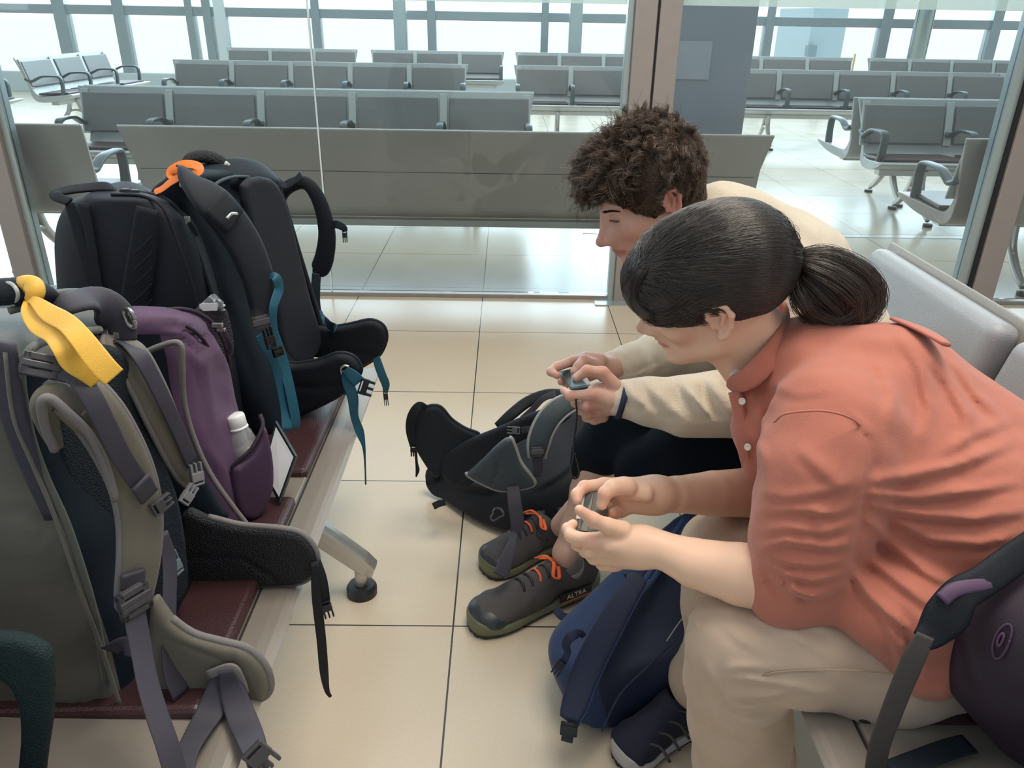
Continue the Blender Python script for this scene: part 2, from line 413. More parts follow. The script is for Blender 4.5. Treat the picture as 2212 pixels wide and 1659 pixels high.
def loft4(name, levels, m, parent=None, e=4.0, seg=56, n=6, dome=(0.05, 0.05), noise=(0.0, 20, 0), fields=(), side_mat=None, world=True):
    """body given by quad cross-sections; each level = four world corners (near-right, far-right, far-left, near-left), bottom to top"""
    Lc = np.array([[tuple(c) for c in lv] for lv in levels], float); k = len(Lc)
    D = catmull(Lc.reshape(k, 12), n).reshape(-1, 4, 3)
    th = np.linspace(0, 2*np.pi, seg, endpoint=False)+np.pi/4
    cx = np.sign(np.cos(th))*np.abs(np.cos(th))**(2/e); cy = np.sign(np.sin(th))*np.abs(np.sin(th))**(2/e)
    # cx: +1 = right side, -1 = left; cy: +1 = far, -1 = near
    u = (1+cx)/2; v = (1+cy)/2; w = np.stack([u*(1-v), u*v, (1-u)*v, (1-u)*(1-v)], 1)
    rings = [w @ q for q in D]
    def cap(q, ax, h, sgn):
        c = q.mean(0); out = []
        for ph in np.linspace(0, np.pi/2, 7)[1:]:
            s = math.cos(ph)**0.75 if ph < 1.57 else 0.0; out.append(c+(w @ q-c)*max(s, 0.02)+ax*h*math.sin(ph))
        return out
    a0 = D[0].mean(0)-D[1].mean(0); a0 /= np.linalg.norm(a0); a1 = D[-1].mean(0)-D[-2].mean(0); a1 /= np.linalg.norm(a1)
    rings = cap(D[0], a0, dome[0], -1)[::-1] + rings + cap(D[-1], a1, dome[1], 1)
    V = np.array(rings); r = len(V)
    c = V.mean(1, keepdims=True); N_ = V-c; N_ /= np.linalg.norm(N_, axis=-1, keepdims=True)+1e-9
    if noise[0]: V = V+N_*(noise[0]*vnoise(V, noise[1], noise[2]))[..., None]
    for f in fields: V = V+N_*f(V)[..., None]
    F = []; mi = []
    for i in range(r-1):
        for j in range(seg):
            jn = (j+1) % seg; F.append((i*seg+j, i*seg+jn, (i+1)*seg+jn, (i+1)*seg+j))
            if side_mat is not None:
                t = (th[j]+np.pi/seg); mi.append(side_mat(math.cos(t), math.sin(t), i/(r-1)))
    F.append(tuple(range(seg-1, -1, -1))); F.append(tuple((r-1)*seg+j for j in range(seg)))
    if side_mat is not None: mi += [0, 0]
    mb = MB(); mb.v = [tuple(p) for p in V.reshape(-1, 3)]; mb.f = F; mb.mi = mi if mi else [0]*len(F)
    return mb.build(name, m, parent, smooth=True, world=world)
def rotz(a): return Matrix.Rotation(a, 3, 'Z')
# ================================================================ the setting
YG = 4.07                                    # glass partition
TX0, TY0, TT = -0.1194, 1.522, 0.675         # tile grid
def floor_mat():
    M = mat('floor_tile', (0.62, 0.56, 0.47), 0.22, spec=0.45); nt = M.node_tree; N = nt.nodes; L = nt.links; b = N['Principled BSDF']
    tc = N.new('ShaderNodeTexCoord'); sp = N.new('ShaderNodeSeparateXYZ'); L.new(tc.outputs['Object'], sp.inputs[0])
    def ln(out, off):
        a = N.new('ShaderNodeMath'); a.operation = 'SUBTRACT'; L.new(out, a.inputs[0]); a.inputs[1].default_value = off
        d = N.new('ShaderNodeMath'); d.operation = 'DIVIDE'; L.new(a.outputs[0], d.inputs[0]); d.inputs[1].default_value = TT
        p = N.new('ShaderNodeMath'); p.operation = 'PINGPONG'; L.new(d.outputs[0], p.inputs[0]); p.inputs[1].default_value = 0.5
        c = N.new('ShaderNodeMath'); c.operation = 'LESS_THAN'; L.new(p.outputs[0], c.inputs[0]); c.inputs[1].default_value = 0.0033
        fl = N.new('ShaderNodeMath'); fl.operation = 'FLOOR'; L.new(d.outputs[0], fl.inputs[0])
        return c.outputs[0], fl.outputs[0]
    c1, f1 = ln(sp.outputs[0], TX0); c2, f2 = ln(sp.outputs[1], TY0)
    mx = N.new('ShaderNodeMath'); mx.operation = 'MAXIMUM'; L.new(c1, mx.inputs[0]); L.new(c2, mx.inputs[1])
    cb = N.new('ShaderNodeCombineXYZ'); L.new(f1, cb.inputs[0]); L.new(f2, cb.inputs[1])
    wn = N.new('ShaderNodeTexWhiteNoise'); L.new(cb.outputs[0], wn.inputs['Vector'])
    n1 = N.new('ShaderNodeTexNoise'); n1.inputs['Scale'].default_value = 3.0; n1.inputs['Detail'].default_value = 6; L.new(tc.outputs['Object'], n1.inputs['Vector'])
    n2 = N.new('ShaderNodeTexNoise'); n2.inputs['Scale'].default_value = 160; n2.inputs['Detail'].default_value = 2; L.new(tc.outputs['Object'], n2.inputs['Vector'])
    ad = N.new('ShaderNodeMath'); ad.operation = 'ADD'; L.new(n1.outputs[0], ad.inputs[0]); L.new(n2.outputs[0], ad.inputs[1])
    a2 = N.new('ShaderNodeMath'); a2.operation = 'MULTIPLY_ADD'; L.new(wn.outputs[0], a2.inputs[0]); a2.inputs[1].default_value = 0.5; L.new(ad.outputs[0], a2.inputs[2])
    mr = N.new('ShaderNodeMapRange'); L.new(a2.outputs[0], mr.inputs[0]); mr.inputs[1].default_value = 0.6; mr.inputs[2].default_value = 1.9
    cm = N.new('ShaderNodeMix'); cm.data_type = 'RGBA'; L.new(mr.outputs[0], cm.inputs['Factor'])
    cm.inputs['A'].default_value = (0.58, 0.495, 0.39, 1); cm.inputs['B'].default_value = (0.68, 0.59, 0.47, 1)
    fm = N.new('ShaderNodeMix'); fm.data_type = 'RGBA'; L.new(mx.outputs[0], fm.inputs['Factor']); L.new(cm.outputs['Result'], fm.inputs['A'])
    fm.inputs['B'].default_value = (0.05, 0.045, 0.045, 1); L.new(fm.outputs['Result'], b.inputs['Base Color'])
    rr = N.new('ShaderNodeMapRange'); L.new(n1.outputs[0], rr.inputs[0]); rr.inputs[3].default_value = 0.17; rr.inputs[4].default_value = 0.30; L.new(rr.outputs[0], b.inputs['Roughness'])
    bp = N.new('ShaderNodeBump'); bp.inputs['Strength'].default_value = 0.25; bp.inputs['Distance'].default_value = 0.002; bp.invert = True
    L.new(mx.outputs[0], bp.inputs['Height']); L.new(bp.outputs[0], b.inputs['Normal'])
    return M
def struct(o, label=None):
    o['kind'] = 'structure'
    if label: o['label'] = label
    return o
M_WALL = mat('wall_paint', (0.62, 0.64, 0.66), 0.8, var=0.03)
M_CEIL = mat('ceiling_paint', (0.80, 0.81, 0.82), 0.9)
M_MULL = mat('mullion_grey', (0.30, 0.36, 0.38), 0.35, metal=0.3, var=0.05)
M_POST = mat('post_taupe', (0.34, 0.30, 0.29), 0.45, metal=0.25, var=0.06, vscale=14)
M_POSTL = mat('post_edge_grey', (0.42, 0.49, 0.50), 0.3, metal=0.5)
M_BLACKSEAL = mat('black_seal', (0.015, 0.015, 0.018), 0.6)
M_TRACK = mat('floor_track', (0.33, 0.31, 0.29), 0.4, metal=0.6, var=0.15, vscale=30)
struct(box('floor', (-13, -5, -0.12), (13, 16.2, 0), floor_mat()), 'pale cream square floor tiles with thin dark joints')
struct(box('ceiling', (-13, -5, 6.4), (13, 16.2, 6.5), M_CEIL))
struct(box('wall_back', (-13, -5.1, 0), (13, -5, 6.4), M_WALL))
struct(box('wall_left', (-13.1, -5, 0), (-13, 16.2, 6.4), M_WALL))
struct(box('wall_right', (13, -5, 0), (13.1, 16.2, 6.4), M_WALL))
def glass_mat(name, tint, ior=1.5, haze=0.0):
    M = bpy.data.materials.new(name); M.use_nodes = True; N = M.node_tree.nodes; L = M.node_tree.links; N.clear()
    o = N.new('ShaderNodeOutputMaterial'); t = N.new('ShaderNodeBsdfTransparent'); t.inputs[0].default_value = (*tint, 1)
    g = N.new('ShaderNodeBsdfGlossy'); g.inputs['Roughness'].default_value = 0.02
    f = N.new('ShaderNodeFresnel'); f.inputs[0].default_value = ior; mx = N.new('ShaderNodeMixShader')
    L.new(f.outputs[0], mx.inputs[0]); L.new(t.outputs[0], mx.inputs[1]); L.new(g.outputs[0], mx.inputs[2])
    out = mx.outputs[0]
    if haze:
        d = N.new('ShaderNodeBsdfDiffuse'); d.inputs[0].default_value = (0.8, 0.85, 0.86, 1); m2 = N.new('ShaderNodeMixShader')
        n = N.new('ShaderNodeTexNoise'); n.inputs['Scale'].default_value = 2.2; n.inputs['Detail'].default_value = 7; tc = N.new('ShaderNodeTexCoord'); L.new(tc.outputs['Object'], n.inputs['Vector'])
        r = N.new('ShaderNodeMapRange'); L.new(n.outputs[0], r.inputs[0]); r.inputs[1].default_value = 0.45; r.inputs[2].default_value = 0.75; r.inputs[3].default_value = haze*0.3; r.inputs[4].default_value = haze
        L.new(r.outputs[0], m2.inputs[0]); L.new(out, m2.inputs[1]); L.new(d.outputs[0], m2.inputs[2]); out = m2.outputs[0]
    L.new(out, o.inputs[0]); return M
M_GLASS = glass_mat('partition_glass', (0.93, 0.97, 0.975), 1.42, haze=0.05)
M_GLASS2 = glass_mat('facade_glass', (0.96, 0.985, 0.99), 1.3)
# --- glass partition with its posts
def gx(px, py): return U(px, py, YG).x
xl0, xl1 = gx(45, 607)-0.0, gx(89, 603)
xc0, xc1 = gx(1322, 640), gx(1421, 600)-0.035
xr_t, xr_s, xr_e = gx(2074, 574), gx(2096, 586), gx(2146, 590)
ZT = 2.9
jx = gx(718, 632)
struct(box('trim_1', (xl0, YG-0.05, 0), (xl1, YG+0.08, ZT), M_POST, bevel=0.004), 'taupe metal post at the left of the glass')
struct(box('trim_2', (xl1, YG-0.02, 0), (xl1+0.035, YG+0.05, ZT), M_POSTL, bevel=0.003))
xc0 = gx(1310, 655); xm = gx(1404, 200)
struct(box('trim_3', (xc0, YG-0.03, 0), (xc0+0.03, YG+0.03, ZT), M_POSTL, bevel=0.003))
struct(box('trim_4', (xc0+0.03, YG-0.06, 0), (xm-0.006, YG+0.09, ZT), M_POST, bevel=0.004), 'taupe metal double post in the middle of the glass')
struct(box('trim_5', (xm-0.006, YG-0.045, 0), (xm+0.006, YG+0.08, ZT), M_BLACKSEAL))
struct(box('trim_6', (xm+0.006, YG-0.06, 0), (gx(1452, 200), YG+0.09, ZT), M_POST, bevel=0.004))
struct(box('trim_7', (xr_t, YG-0.02, 0), (xr_s-0.008, YG+0.05, ZT), M_POSTL, bevel=0.003))
struct(box('trim_8', (xr_s-0.008, YG-0.045, 0), (xr_s+0.006, YG+0.08, ZT), M_BLACKSEAL))
struct(box('trim_9', (xr_s+0.006, YG-0.06, 0), (xr_e, YG+0.09, ZT), M_POST, bevel=0.004), 'taupe metal post at the right of the glass')
panes = [(-7.0, xl0), (xl1+0.035, jx-0.004), (jx+0.004, xc0), (gx(1452, 200), xr_t), (xr_e, 7.5)]
for i, (a, b) in enumerate(panes):
    w_ = struct(box('window_%d' % (i+1), (a, YG-0.006, 0.03), (b, YG+0.006, ZT), M_GLASS), 'clear glass pane of the partition')
struct(box('trim_10', (jx-0.004, YG-0.007, 0.02), (jx+0.004, YG+0.007, ZT), mat('glass_joint_glint', (0.75, 0.82, 0.84), 0.15, metal=0.2)), 'thin vertical joint between two panes, its glint painted pale')  # the glint along the pane gap is put into this pale colour
struct(box('trim_11', (-7, YG-0.022, 0), (7.5, YG+0.022, 0.022), M_TRACK, bevel=0.003), 'grimy metal floor track under the glass')
struct(box('trim_12', (-7, YG-0.05, ZT), (7.5, YG+0.05, ZT+0.12), M_POST))
M_FILM = bpy.data.materials.new('frosted_film'); M_FILM.use_nodes = True
_b = M_FILM.node_tree.nodes['Principled BSDF']; _b.inputs['Base Color'].default_value = (0.62, 0.80, 0.80, 1); _b.inputs['Alpha'].default_value = 0.62; _b.inputs['Roughness'].default_value = 0.6
zf = U(1500, 12, YG).z
struct(box('trim_13', (xl1+0.036, YG-0.011, zf), (xc0-0.002, YG-0.0065, zf+0.5), M_FILM), 'pale green frosted film band along the top of the glass')
struct(box('trim_14', (gx(1452, 200)+.002, YG-0.011, zf), (xr_t-0.002, YG-0.0065, zf+0.5), M_FILM), 'pale green frosted film band along the top of the glass')
p_ = Uz(1320, 655, 0.0)
struct(box('trim_15', (p_.x-0.09, YG-0.12, 0.0), (p_.x+0.22, YG-0.022, 0.006), M_POSTL), 'steel plate at the foot of the double post')
# --- square column beyond the glass
cl = U(1452, 150, 5.35).x; cr = U(1622, 150, 5.35).x
M_COL = mat('column_blue_grey', (0.29, 0.32, 0.39), 0.35, var=0.06, vscale=3)
struct(box('trim_16', (cl, 5.35, 0), (cr, 5.85, 6.4), M_COL, bevel=0.006), 'blue-grey square column behind the glass')
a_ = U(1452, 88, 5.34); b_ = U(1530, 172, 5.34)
struct(box('trim_17', (cl, 5.335, b_.z), (b_.x, 5.348, a_.z), mat('reflection_panel', (0.42, 0.45, 0.53), 0.4), bevel=0.002), 'pale rectangular panel on the blue-grey column, standing in for a reflection')  # added pale sheet that imitates a reflection in the partition glass
s0, s1 = Uz(1258, 502, 0.0), Uz(2074, 506, 0.0)
M_STRIP = mat('bright_metal_strip', (0.85, 0.88, 0.90), 0.25, metal=0.3, var=0.25, vscale=9)
struct(box('trim_18', (s0.x, s0.y-0.035, 0.0), (s1.x, s0.y+0.035, 0.003), M_STRIP), 'bright metal strip set in the floor beyond the glass')
# --- far facade: mullions, transom, sill, panes
YF = 15.2
tops = [(120, 0), (247, 0), (398, 0), (436, 0), (683, 0), (932, 0), (1177, 10), (1663, 20), (1915, 20), (2153, 25)]
ths = [0.22, 0.20, 0.13, 0.15, 0.15, 0.15, 0.13, 0.15, 0.19, 0.18]
for i, ((px, py), w) in enumerate(zip(tops, ths)):
    x = U(px, 60, YF).x if i > 3 else U(px+14, 60, YF).x
    struct(box('trim_%d' % (20+i), (x-w/2, YF, 0), (x+w/2, YF+0.22, 6.4), M_MULL, bevel=0.01))
xw = U(478, 60, YF).x
struct(box('trim_40', (xw-0.10, YF-0.02, 0), (xw+0.10, YF+0.2, 6.4), mat('white_post', (0.66, 0.72, 0.74), 0.4), bevel=0.02), 'pale corner post of the far facade')
zt = U(1106, 33, YF).z
struct(box('trim_41', (-13, YF+0.03, zt-0.10), (13, YF+0.17, zt+0.05), M_MULL, bevel=0.01), 'horizontal rail of the far windows')
struct(box('trim_42', (-13, YF-0.04, 0), (13, YF+0.2, 0.34), mat('sill_pale', (0.55, 0.62, 0.64), 0.4), bevel=0.01), 'low sill under the far windows')
struct(box('window_6', (-13, YF+0.09, 0.34), (13, YF+0.11, 6.4), M_GLASS2), 'tall windows of the far facade')
for i, px in enumerate((864, 1244)):
    x = U(px, 60, 14.6).x
    struct(box('trim_%d' % (43+i), (x-0.11, 14.6, 0), (x+0.11, 14.8, 6.4), M_POSTL, bevel=0.02), 'pale inner support before the far windows')
# --- apron outside
M_APRON = mat('apron_concrete', (0.85, 0.85, 0.83), 0.8, var=0.03, vscale=0.3)
struct(box('ground_outside', (-90, 16.2, -0.5), (90, 200, -0.4), M_APRON), 'sunlit pale concrete apron outside the windows')

# --- things seen through the far windows
xa, xb = U(1978, 70, 14.3).x, U(2016, 70, 14.3).x
_mb = MB(); V, F, _ = sweep_data([((xa+xb)/2, 14.4, 0.0), ((xa+xb)/2, 14.4, 6.4)], (xb-xa)/2, (xb-xa)/2, (0, -1, 0), 1, 28); struct(_mb.add(V, F).build('trim_45', mat('brushed_steel_column', (0.45, 0.55, 0.58), 0.22, metal=0.9), smooth=True), 'round steel column before the far windows')
M_BR = mat('pale_blue_panel', (0.42, 0.55, 0.60), 0.6); M_BR2 = mat('pale_panel_dark', (0.20, 0.30, 0.34), 0.6)
def outside_block(name, label, cat, x0, x1, y0, y1, Y, dY, m, extra=None):
    a, b = U(x0, y1, Y), U(x1, y0, Y); o = box(name, (a.x, Y, -0.4 if Y > 16 else 0.0), (b.x, Y+dY, b.z), m, bevel=0.03); tag(o, label, cat); return o
bb = outside_block('boarding_bridge', 'pale blue boarding bridge leg outside the windows, right of the column', 'boarding bridge', 1742, 1836, 18, 122, 24, 3, M_BR)
box('panel_box', (U(1745, 100, 23.8).x, 23.7, U(1745, 122, 23.8).z), (U(1763, 100, 23.8).x, 23.98, U(1745, 98, 23.8).z), M_BR2, bb)
tag(outside_block('bollard', 'short yellow post beside the farthest bench right of the column', 'bollard', 1844, 1850, 116, 138, 14.2, 0.06, mat('yellow_post', (0.6, 0.5, 0.15), 0.5)), 'short yellow post beside the farthest bench right of the column', 'post')
# ================================================================ airport benches
M_SHELL = mat('bench_shell_warm_grey', (0.56, 0.50, 0.46), 0.42, metal=0.2, var=0.03)
M_SHELLF = mat('bench_shell_taupe', (0.275, 0.245, 0.22), 0.42, metal=0.25, var=0.03)
M_SHELLC = mat('bench_shell_cool_grey', (0.40, 0.42, 0.42), 0.42, metal=0.25, var=0.03)
M_DIV = mat('bench_divider_pale', (0.50, 0.52, 0.51), 0.45, metal=0.2)
M_BPAD = mat('bench_back_pad_grey', (0.20, 0.20, 0.20), 0.38, bump=0.25, bscale=380, spec=0.5)
M_BPADL = mat('bench_back_pad_leather_daylit', (0.30, 0.315, 0.345), 0.34, bump=0.3, bscale=420, spec=0.6)  # lighter and bluer than the other pads: window reflection put into the colour
M_SPAD = mat('bench_seat_pad_maroon', (0.048, 0.019, 0.023), 0.34, bump=0.3, bscale=320, spec=0.55)
M_ARM = mat('armrest_dark_teal', (0.07, 0.095, 0.105), 0.4)
M_ALU = mat('cast_aluminium', (0.55, 0.54, 0.52), 0.3, metal=0.75, var=0.1, vscale=20)
M_RUB = mat('black_rubber_foot', (0.012, 0.014, 0.018), 0.45)
PITCHW = 0.715
# side profile of the shell: (y, z), seat faces -y, back line near y = 0
PF = [(-0.50, 0.455), (-0.46, 0.462), (-0.30, 0.447), (-0.12, 0.435), (-0.045, 0.445), (0.0, 0.50), (0.03, 0.60), (0.062, 0.74), (0.098, 0.858)]
PB = [(0.115, 0.852), (0.086, 0.74), (0.056, 0.61), (0.043, 0.50), (0.03, 0.42), (-0.02, 0.372), (-0.12, 0.362), (-0.30, 0.385), (-0.47, 0.435)]
def shell_mesh(L, flare=0.07, x0=None, x1=None):
    P = [tuple(p) for p in catmull(PF, 4)] + [tuple(p) for p in catmull(PB, 4)]
    def ex(y, z):                           # the shell narrows at seat-back height and widens again at the seat lip
        return L/2 - flare*max(0.0, min(1.0, (0.86-z)/0.34))*(1 if y > -0.06 else max(0.0, 1+(y+0.06)/0.40))
    n = len(P); V = []; F = []
    for s in (-1, 1):
        V += [(s*ex(y, z), y, z) for y, z in P]
    for i in range(n): j = (i+1) % n; F.append((i, j, n+j, n+i))
    m = len(P)//2
    # end caps as quads between front and back lines
    for o in (0, n):
        for i in range(m-1):
            F.append((o+i, o+i+1, o+n-2-i, o+n-1-i))
        if n % 2: F.append((o+m-1, o+m, o+m+1))
    return V, F
def leg_parts(x, parent, arch=True):
    mb = MB()
    for s in (-1, 1):                       # cast leg: two curved arms down to the feet
        yb = -0.20; pts = [(x, yb+s*0.05, 0.375), (x, yb+s*0.06, 0.30), (x, yb+s*0.10, 0.20), (x, yb+s*0.20, 0.10), (x, yb+s*0.29, 0.045)]
        V, F, _ = sweep_data(pts, [0.03, 0.025, 0.024, 0.022, 0.018], [0.032, 0.026, 0.024, 0.02, 0.014], (1, 0, 0), 4, 10, 4); mb.add(V, F)
    V, F, _ = sweep_data([(x, -0.33, 0.19), (x, -0.25, 0.225), (x, -0.20, 0.232), (x, -0.15, 0.225), (x, -0.07, 0.19)], 0.012, 0.02, (1, 0, 0), 3, 8, 4); mb.add(V, F)
    l = mb.build('leg', M_ALU, parent, smooth=True)
    for s in (-1, 1):
        V, F, _ = sweep_data([(x, -0.20+s*0.30, 0.0), (x, -0.20+s*0.30, 0.022), (x, -0.20+s*0.30, 0.024)], [0.034, 0.034, 0.02], [0.034, 0.034, 0.02], (0, 1, 0), 1, 16)
        MB().add(V, F).build('foot', M_RUB, l, smooth=False)
def armrest(x, parent, name='armrest'):
    # back joint -> raised grip -> front post down to the seat
    pts = [(x, 0.05, 0.625), (x, -0.02, 0.60), (x, -0.08, 0.625), (x, -0.16, 0.655), (x, -0.30, 0.66), (x, -0.355, 0.65), (x, -0.375, 0.61), (x, -0.372, 0.52), (x, -0.36, 0.445)]
    V, F, _ = sweep_data(pts, [0.024, 0.026, 0.028, 0.028, 0.027, 0.027, 0.027, 0.027, 0.03], [0.016, 0.014, 0.013, 0.012, 0.012, 0.014, 0.016, 0.018, 0.02], [(0, 0.3, 1), (0, -0.2, 1), (0, 0.3, 1), (0, 0, 1), (0, -0.2, 1), (0, -1, 0.6), (0, -1, 0.1), (0, -1, 0), (0, -1, 0)], 4, 12, 4)
    return MB().add(V, F).build(name, M_ARM, parent, smooth=True)
def pad_mb(x0, x1, y0, y1, frame_z0, thick, tilt):
    pass
def bench(n, loc, rz, label, arms='all', pads=True, shell=None, group=None, legs=None, warm=False, name='seating_bench', pw=PITCHW, flare=0.07, puff=0.0, divs=True):
    PITCHW = pw; root = empty(name); L = n*PITCHW; root.location = loc; root.rotation_euler = (0, 0, rz)
    tag(root, label, 'bench', group)
    V, F = shell_mesh(L, flare); MB().add(V, F).build('shell', shell or M_SHELLC, root, bevel=0.006)
    MB().box((0, -0.20, 0.352), (L/2-0.12, 0.045, 0.024)).build('beam', M_ALU, root, bevel=0.006)
    if pads:
        for i in range(n):
            xc = -L/2+PITCHW*(i+0.5); hw = PITCHW/2-0.045
            # back pad on the sloping back, slightly puffed
            bp = Vector((xc, 0.026, 0.675)); R = Matrix.Rotation(math.radians(14.5), 3, 'X').inverted()
            mb = MB()
            if puff:
                Sdf(0.006).rbox(bp+Vector((0, 0.004, 0.012)), (hw+0.022, 0.024+puff, 0.166), np.array(R), 0.03, 0.01).mesh('back_pad', M_BPADL, root, world=False, smooth_it=2)
            else: mb.box(bp, (hw, 0.012, 0.145), R); mb.build('back_pad', M_BPAD, root, bevel=0.011, bseg=3)
            mb = MB(); mb.box((xc, -0.245, 0.464), (hw-0.002, 0.18, 0.012), Matrix.Rotation(math.radians(2.5), 3, 'X').inverted()); mb.build('seat_pad', M_SPAD, root, bevel=0.012, bseg=3)
        for i in (range(n+1) if divs else (0, n)):
            xc = -L/2+PITCHW*i; xc = max(-L/2+0.06, min(L/2-0.06, xc))
            mb = MB(); mb.box((xc, 0.036, 0.68), (0.030, 0.008, 0.165), Matrix.Rotation(math.radians(14.5), 3, 'X').inverted()); mb.build('divider', M_DIV, root, bevel=0.004)
    ax = {'all': range(n+1), 'left': [0], 'right': [n], 'ends': [0, n], 'none': []}[arms]
    for i in ax:
        x = -L/2+PITCHW*i; x = max(-L/2+0.05, min(L/2-0.05, x)); armrest(x, root)
    for x in (legs if legs is not None else ([-L/2+0.55, L/2-0.55] if n > 2 else [0])): leg_parts(x, root)
    return root
YR = {1: 4.22, 2: 6.42, 3: 10.1, 4: 13.7}
def xat(px, py, Y): return U(px, py, Y).x
PI = math.pi
B = {}
# nearest row: backs to us, just behind the glass
def span(pl, pr, py, Y): return xat(pl, py, Y), xat(pr, py, Y)
def row(key, n, xl, Y, rz, label, **k):
    L = n*PITCHW; B[key] = bench(n, (xl+L/2, Y, 0), rz, label, **k); return B[key]
a, b = span(250, 1678, 282, 4.2)
def scale_row(o, w, n): o.scale = (w/(n*PITCHW), 1, 1)
o = row('r1', 5, a, 4.32, PI, 'long warm grey bench with a plain back just behind the glass, facing the windows', arms='none', shell=M_SHELL, legs=[1.10, -1.36]); o.location.x = (a+b)/2; scale_row(o, b-a, 5)
box('crease', (-1.72, 0.046, 0.628), (1.72, 0.062, 0.631), M_BLACKSEAL, o)
box('rail', (-1.70, -0.03, 0.330), (1.70, 0.03, 0.366), M_DIV, o, bevel=0.004)
xr = xat(170, 262, 4.2); row('r0', 4, xr-4*PITCHW, 4.32, PI, 'warm grey bench cut off by the left edge, its end armrest beside the long bench', arms='left', shell=M_SHELL, flare=0.015)
xl = xat(2092, 292, 4.2); row('rr1', 3, xl, 4.32, PI, 'warm grey bench behind the right metal post, seat end pointing away', arms='right', shell=M_SHELL, legs=[0.52, -0.6])
G2 = None
def fit(key, n, pl, pr, py, Y, label, **k):
    x0, x1 = xat(pl, py, Y), xat(pr, py, Y); o = row(key, n, x0, Y-0.1, 0, label, **k); o.location.x = (x0+x1)/2; scale_row(o, x1-x0, n); return o
def partner(key, src_key, n, label, **k):
    s = B[src_key]; o = bench(n, (s.location.x, s.location.y+0.30, 0), PI, label, **k); o.scale = s.scale; B[key] = o; return o
fit('r2', 5, 168, 1155, 190, 6.42, 'grey five-seat bench in the second row, facing us left of the double post', legs=[1.34, -1.24])
partner('r2b', 'r2', 5, 'bench backing onto the five-seat second-row bench, mostly hidden behind it', arms='ends', pads=False)
o = row('rr2', 3, xat(1855, 211, 6.42), 6.32, 0, 'dark grey bench with maroon seats directly left of the right metal post', legs=[-0.62, 0.5])
partner('rr2b', 'rr2', 3, 'bench backing onto the maroon-seated bench by the right post, its seat end pointing away', arms='ends', pads=False)
fit('r3', 5, 372, 1012, 128, 10.1, 'third-row grey bench of five seats seen above the second row on the left')
fit('r3b', 3, 1110, 1480, 137, 10.1, 'third-row grey bench directly left of the double metal post')
fit('rr3', 5, 1560, 2178, 147, 10.1, 'third-row grey bench of five seats with a maroon seat right of the column')
fit('r4', 3, 488, 772, 95, 13.7, 'farthest grey bench under the windows, the leftmost in its row')
fit('r4m', 3, 800, 1090, 102, 13.7, 'farthest grey bench under the windows, between the glass joint and the gap', legs=[0])
fit('r4c', 3, 1113, 1400, 108, 13.7, 'farthest grey bench under the windows, directly left of the double post')
fit('rr4', 3, 1545, 1845, 117, 13.7, 'farthest grey bench under the windows, directly right of the column')
fit('rr4b', 4, 1875, 2240, 121, 13.7, 'farthest grey bench under the windows, at the right edge')
# the benches along the left side face into the hall
xs = U(40, 116, 10.7); p1, p2 = U(35, 115, 9.9), U(215, 97, 11.9); an = math.atan2(p2.y-p1.y, p2.x-p1.x); cc = (p1+p2)/2
nn_ = Vector((math.sin(an), -math.cos(an), 0))*0.10
bench(3, (cc.x+nn_.x, cc.y+nn_.y, 0), an, 'blue-grey lit three-seat bench turned sideways at the far left', shell=M_DIV)
bench(3, (-5.95, 8.3, 0), PI/2, 'bench turned sideways at the left edge, only its last armrest and seat in view', shell=M_DIV)
# the two benches in the foreground
LB = bench(3, (-0.857, 1.10, 0), PI/2, 'near bench at the left carrying the row of backpacks, maroon seat pads', arms='none', shell=M_SHELLF, legs=[], pw=0.657, flare=0.0)
RB = bench(4, (0.953, 0.772, 0), -PI/2, 'near bench at the right on which the two people sit', arms='none', shell=M_SHELLF, legs=[-0.8], pw=0.657, flare=0.0, puff=0.012, divs=False)
def bar_leg(root, x):
    mb = MB()
    for s in (-1, 1):
        V, F, _ = sweep_data([(x, -0.20, 0.315), (x, -0.20+s*0.06, 0.30), (x, -0.20+s*0.29, 0.105), (x, -0.20+s*0.30, 0.075)], [0.030, 0.030, 0.027, 0.022], [0.026, 0.026, 0.022, 0.018], (1, 0, 0), 3, 12, 5); mb.add(V, F)
        V, F, _ = sweep_data([(x, -0.20+s*0.287, 0.09), (x, -0.20+s*0.287, 0.03)], 0.016, 0.016, (1, 0, 0), 1, 12); mb.add(V, F)
    mb.box((x, -0.20, 0.33), (0.05, 0.06, 0.025))
    l = mb.build('leg', M_ALU, root, smooth=False, bevel=0.003)
    for s in (-1, 1):
        V, F, _ = sweep_data([(x, -0.20+s*0.287, 0.0), (x, -0.20+s*0.287, 0.02), (x, -0.20+s*0.287, 0.030), (x, -0.20+s*0.287, 0.031)], [0.040, 0.040, 0.034, 0.018], [0.040, 0.040, 0.034, 0.018], (0, 1, 0), 1, 24); MB().add(V, F).build('foot', M_RUB, l)
for o_, n_ in ((LB, 3), (RB, 4)):
    for i in range(n_+1):
        x = -n_*0.657/2+0.657*i; x0, x1 = max(x-0.053, -n_*0.657/2+0.004), min(x+0.053, n_*0.657/2-0.004)
        MB().box(((x0+x1)/2, -0.245, 0.458), ((x1-x0)/2, 0.178, 0.008)).build('seat_divider', M_SHELLF, o_, bevel=0.004)
    MB().box((0, -0.4265, 0.4585), (n_*0.657/2-0.01, 0.002, 0.002)).build('gap', M_BLACKSEAL, o_)
bar_leg(LB, 0.545); bar_leg(LB, -0.60)
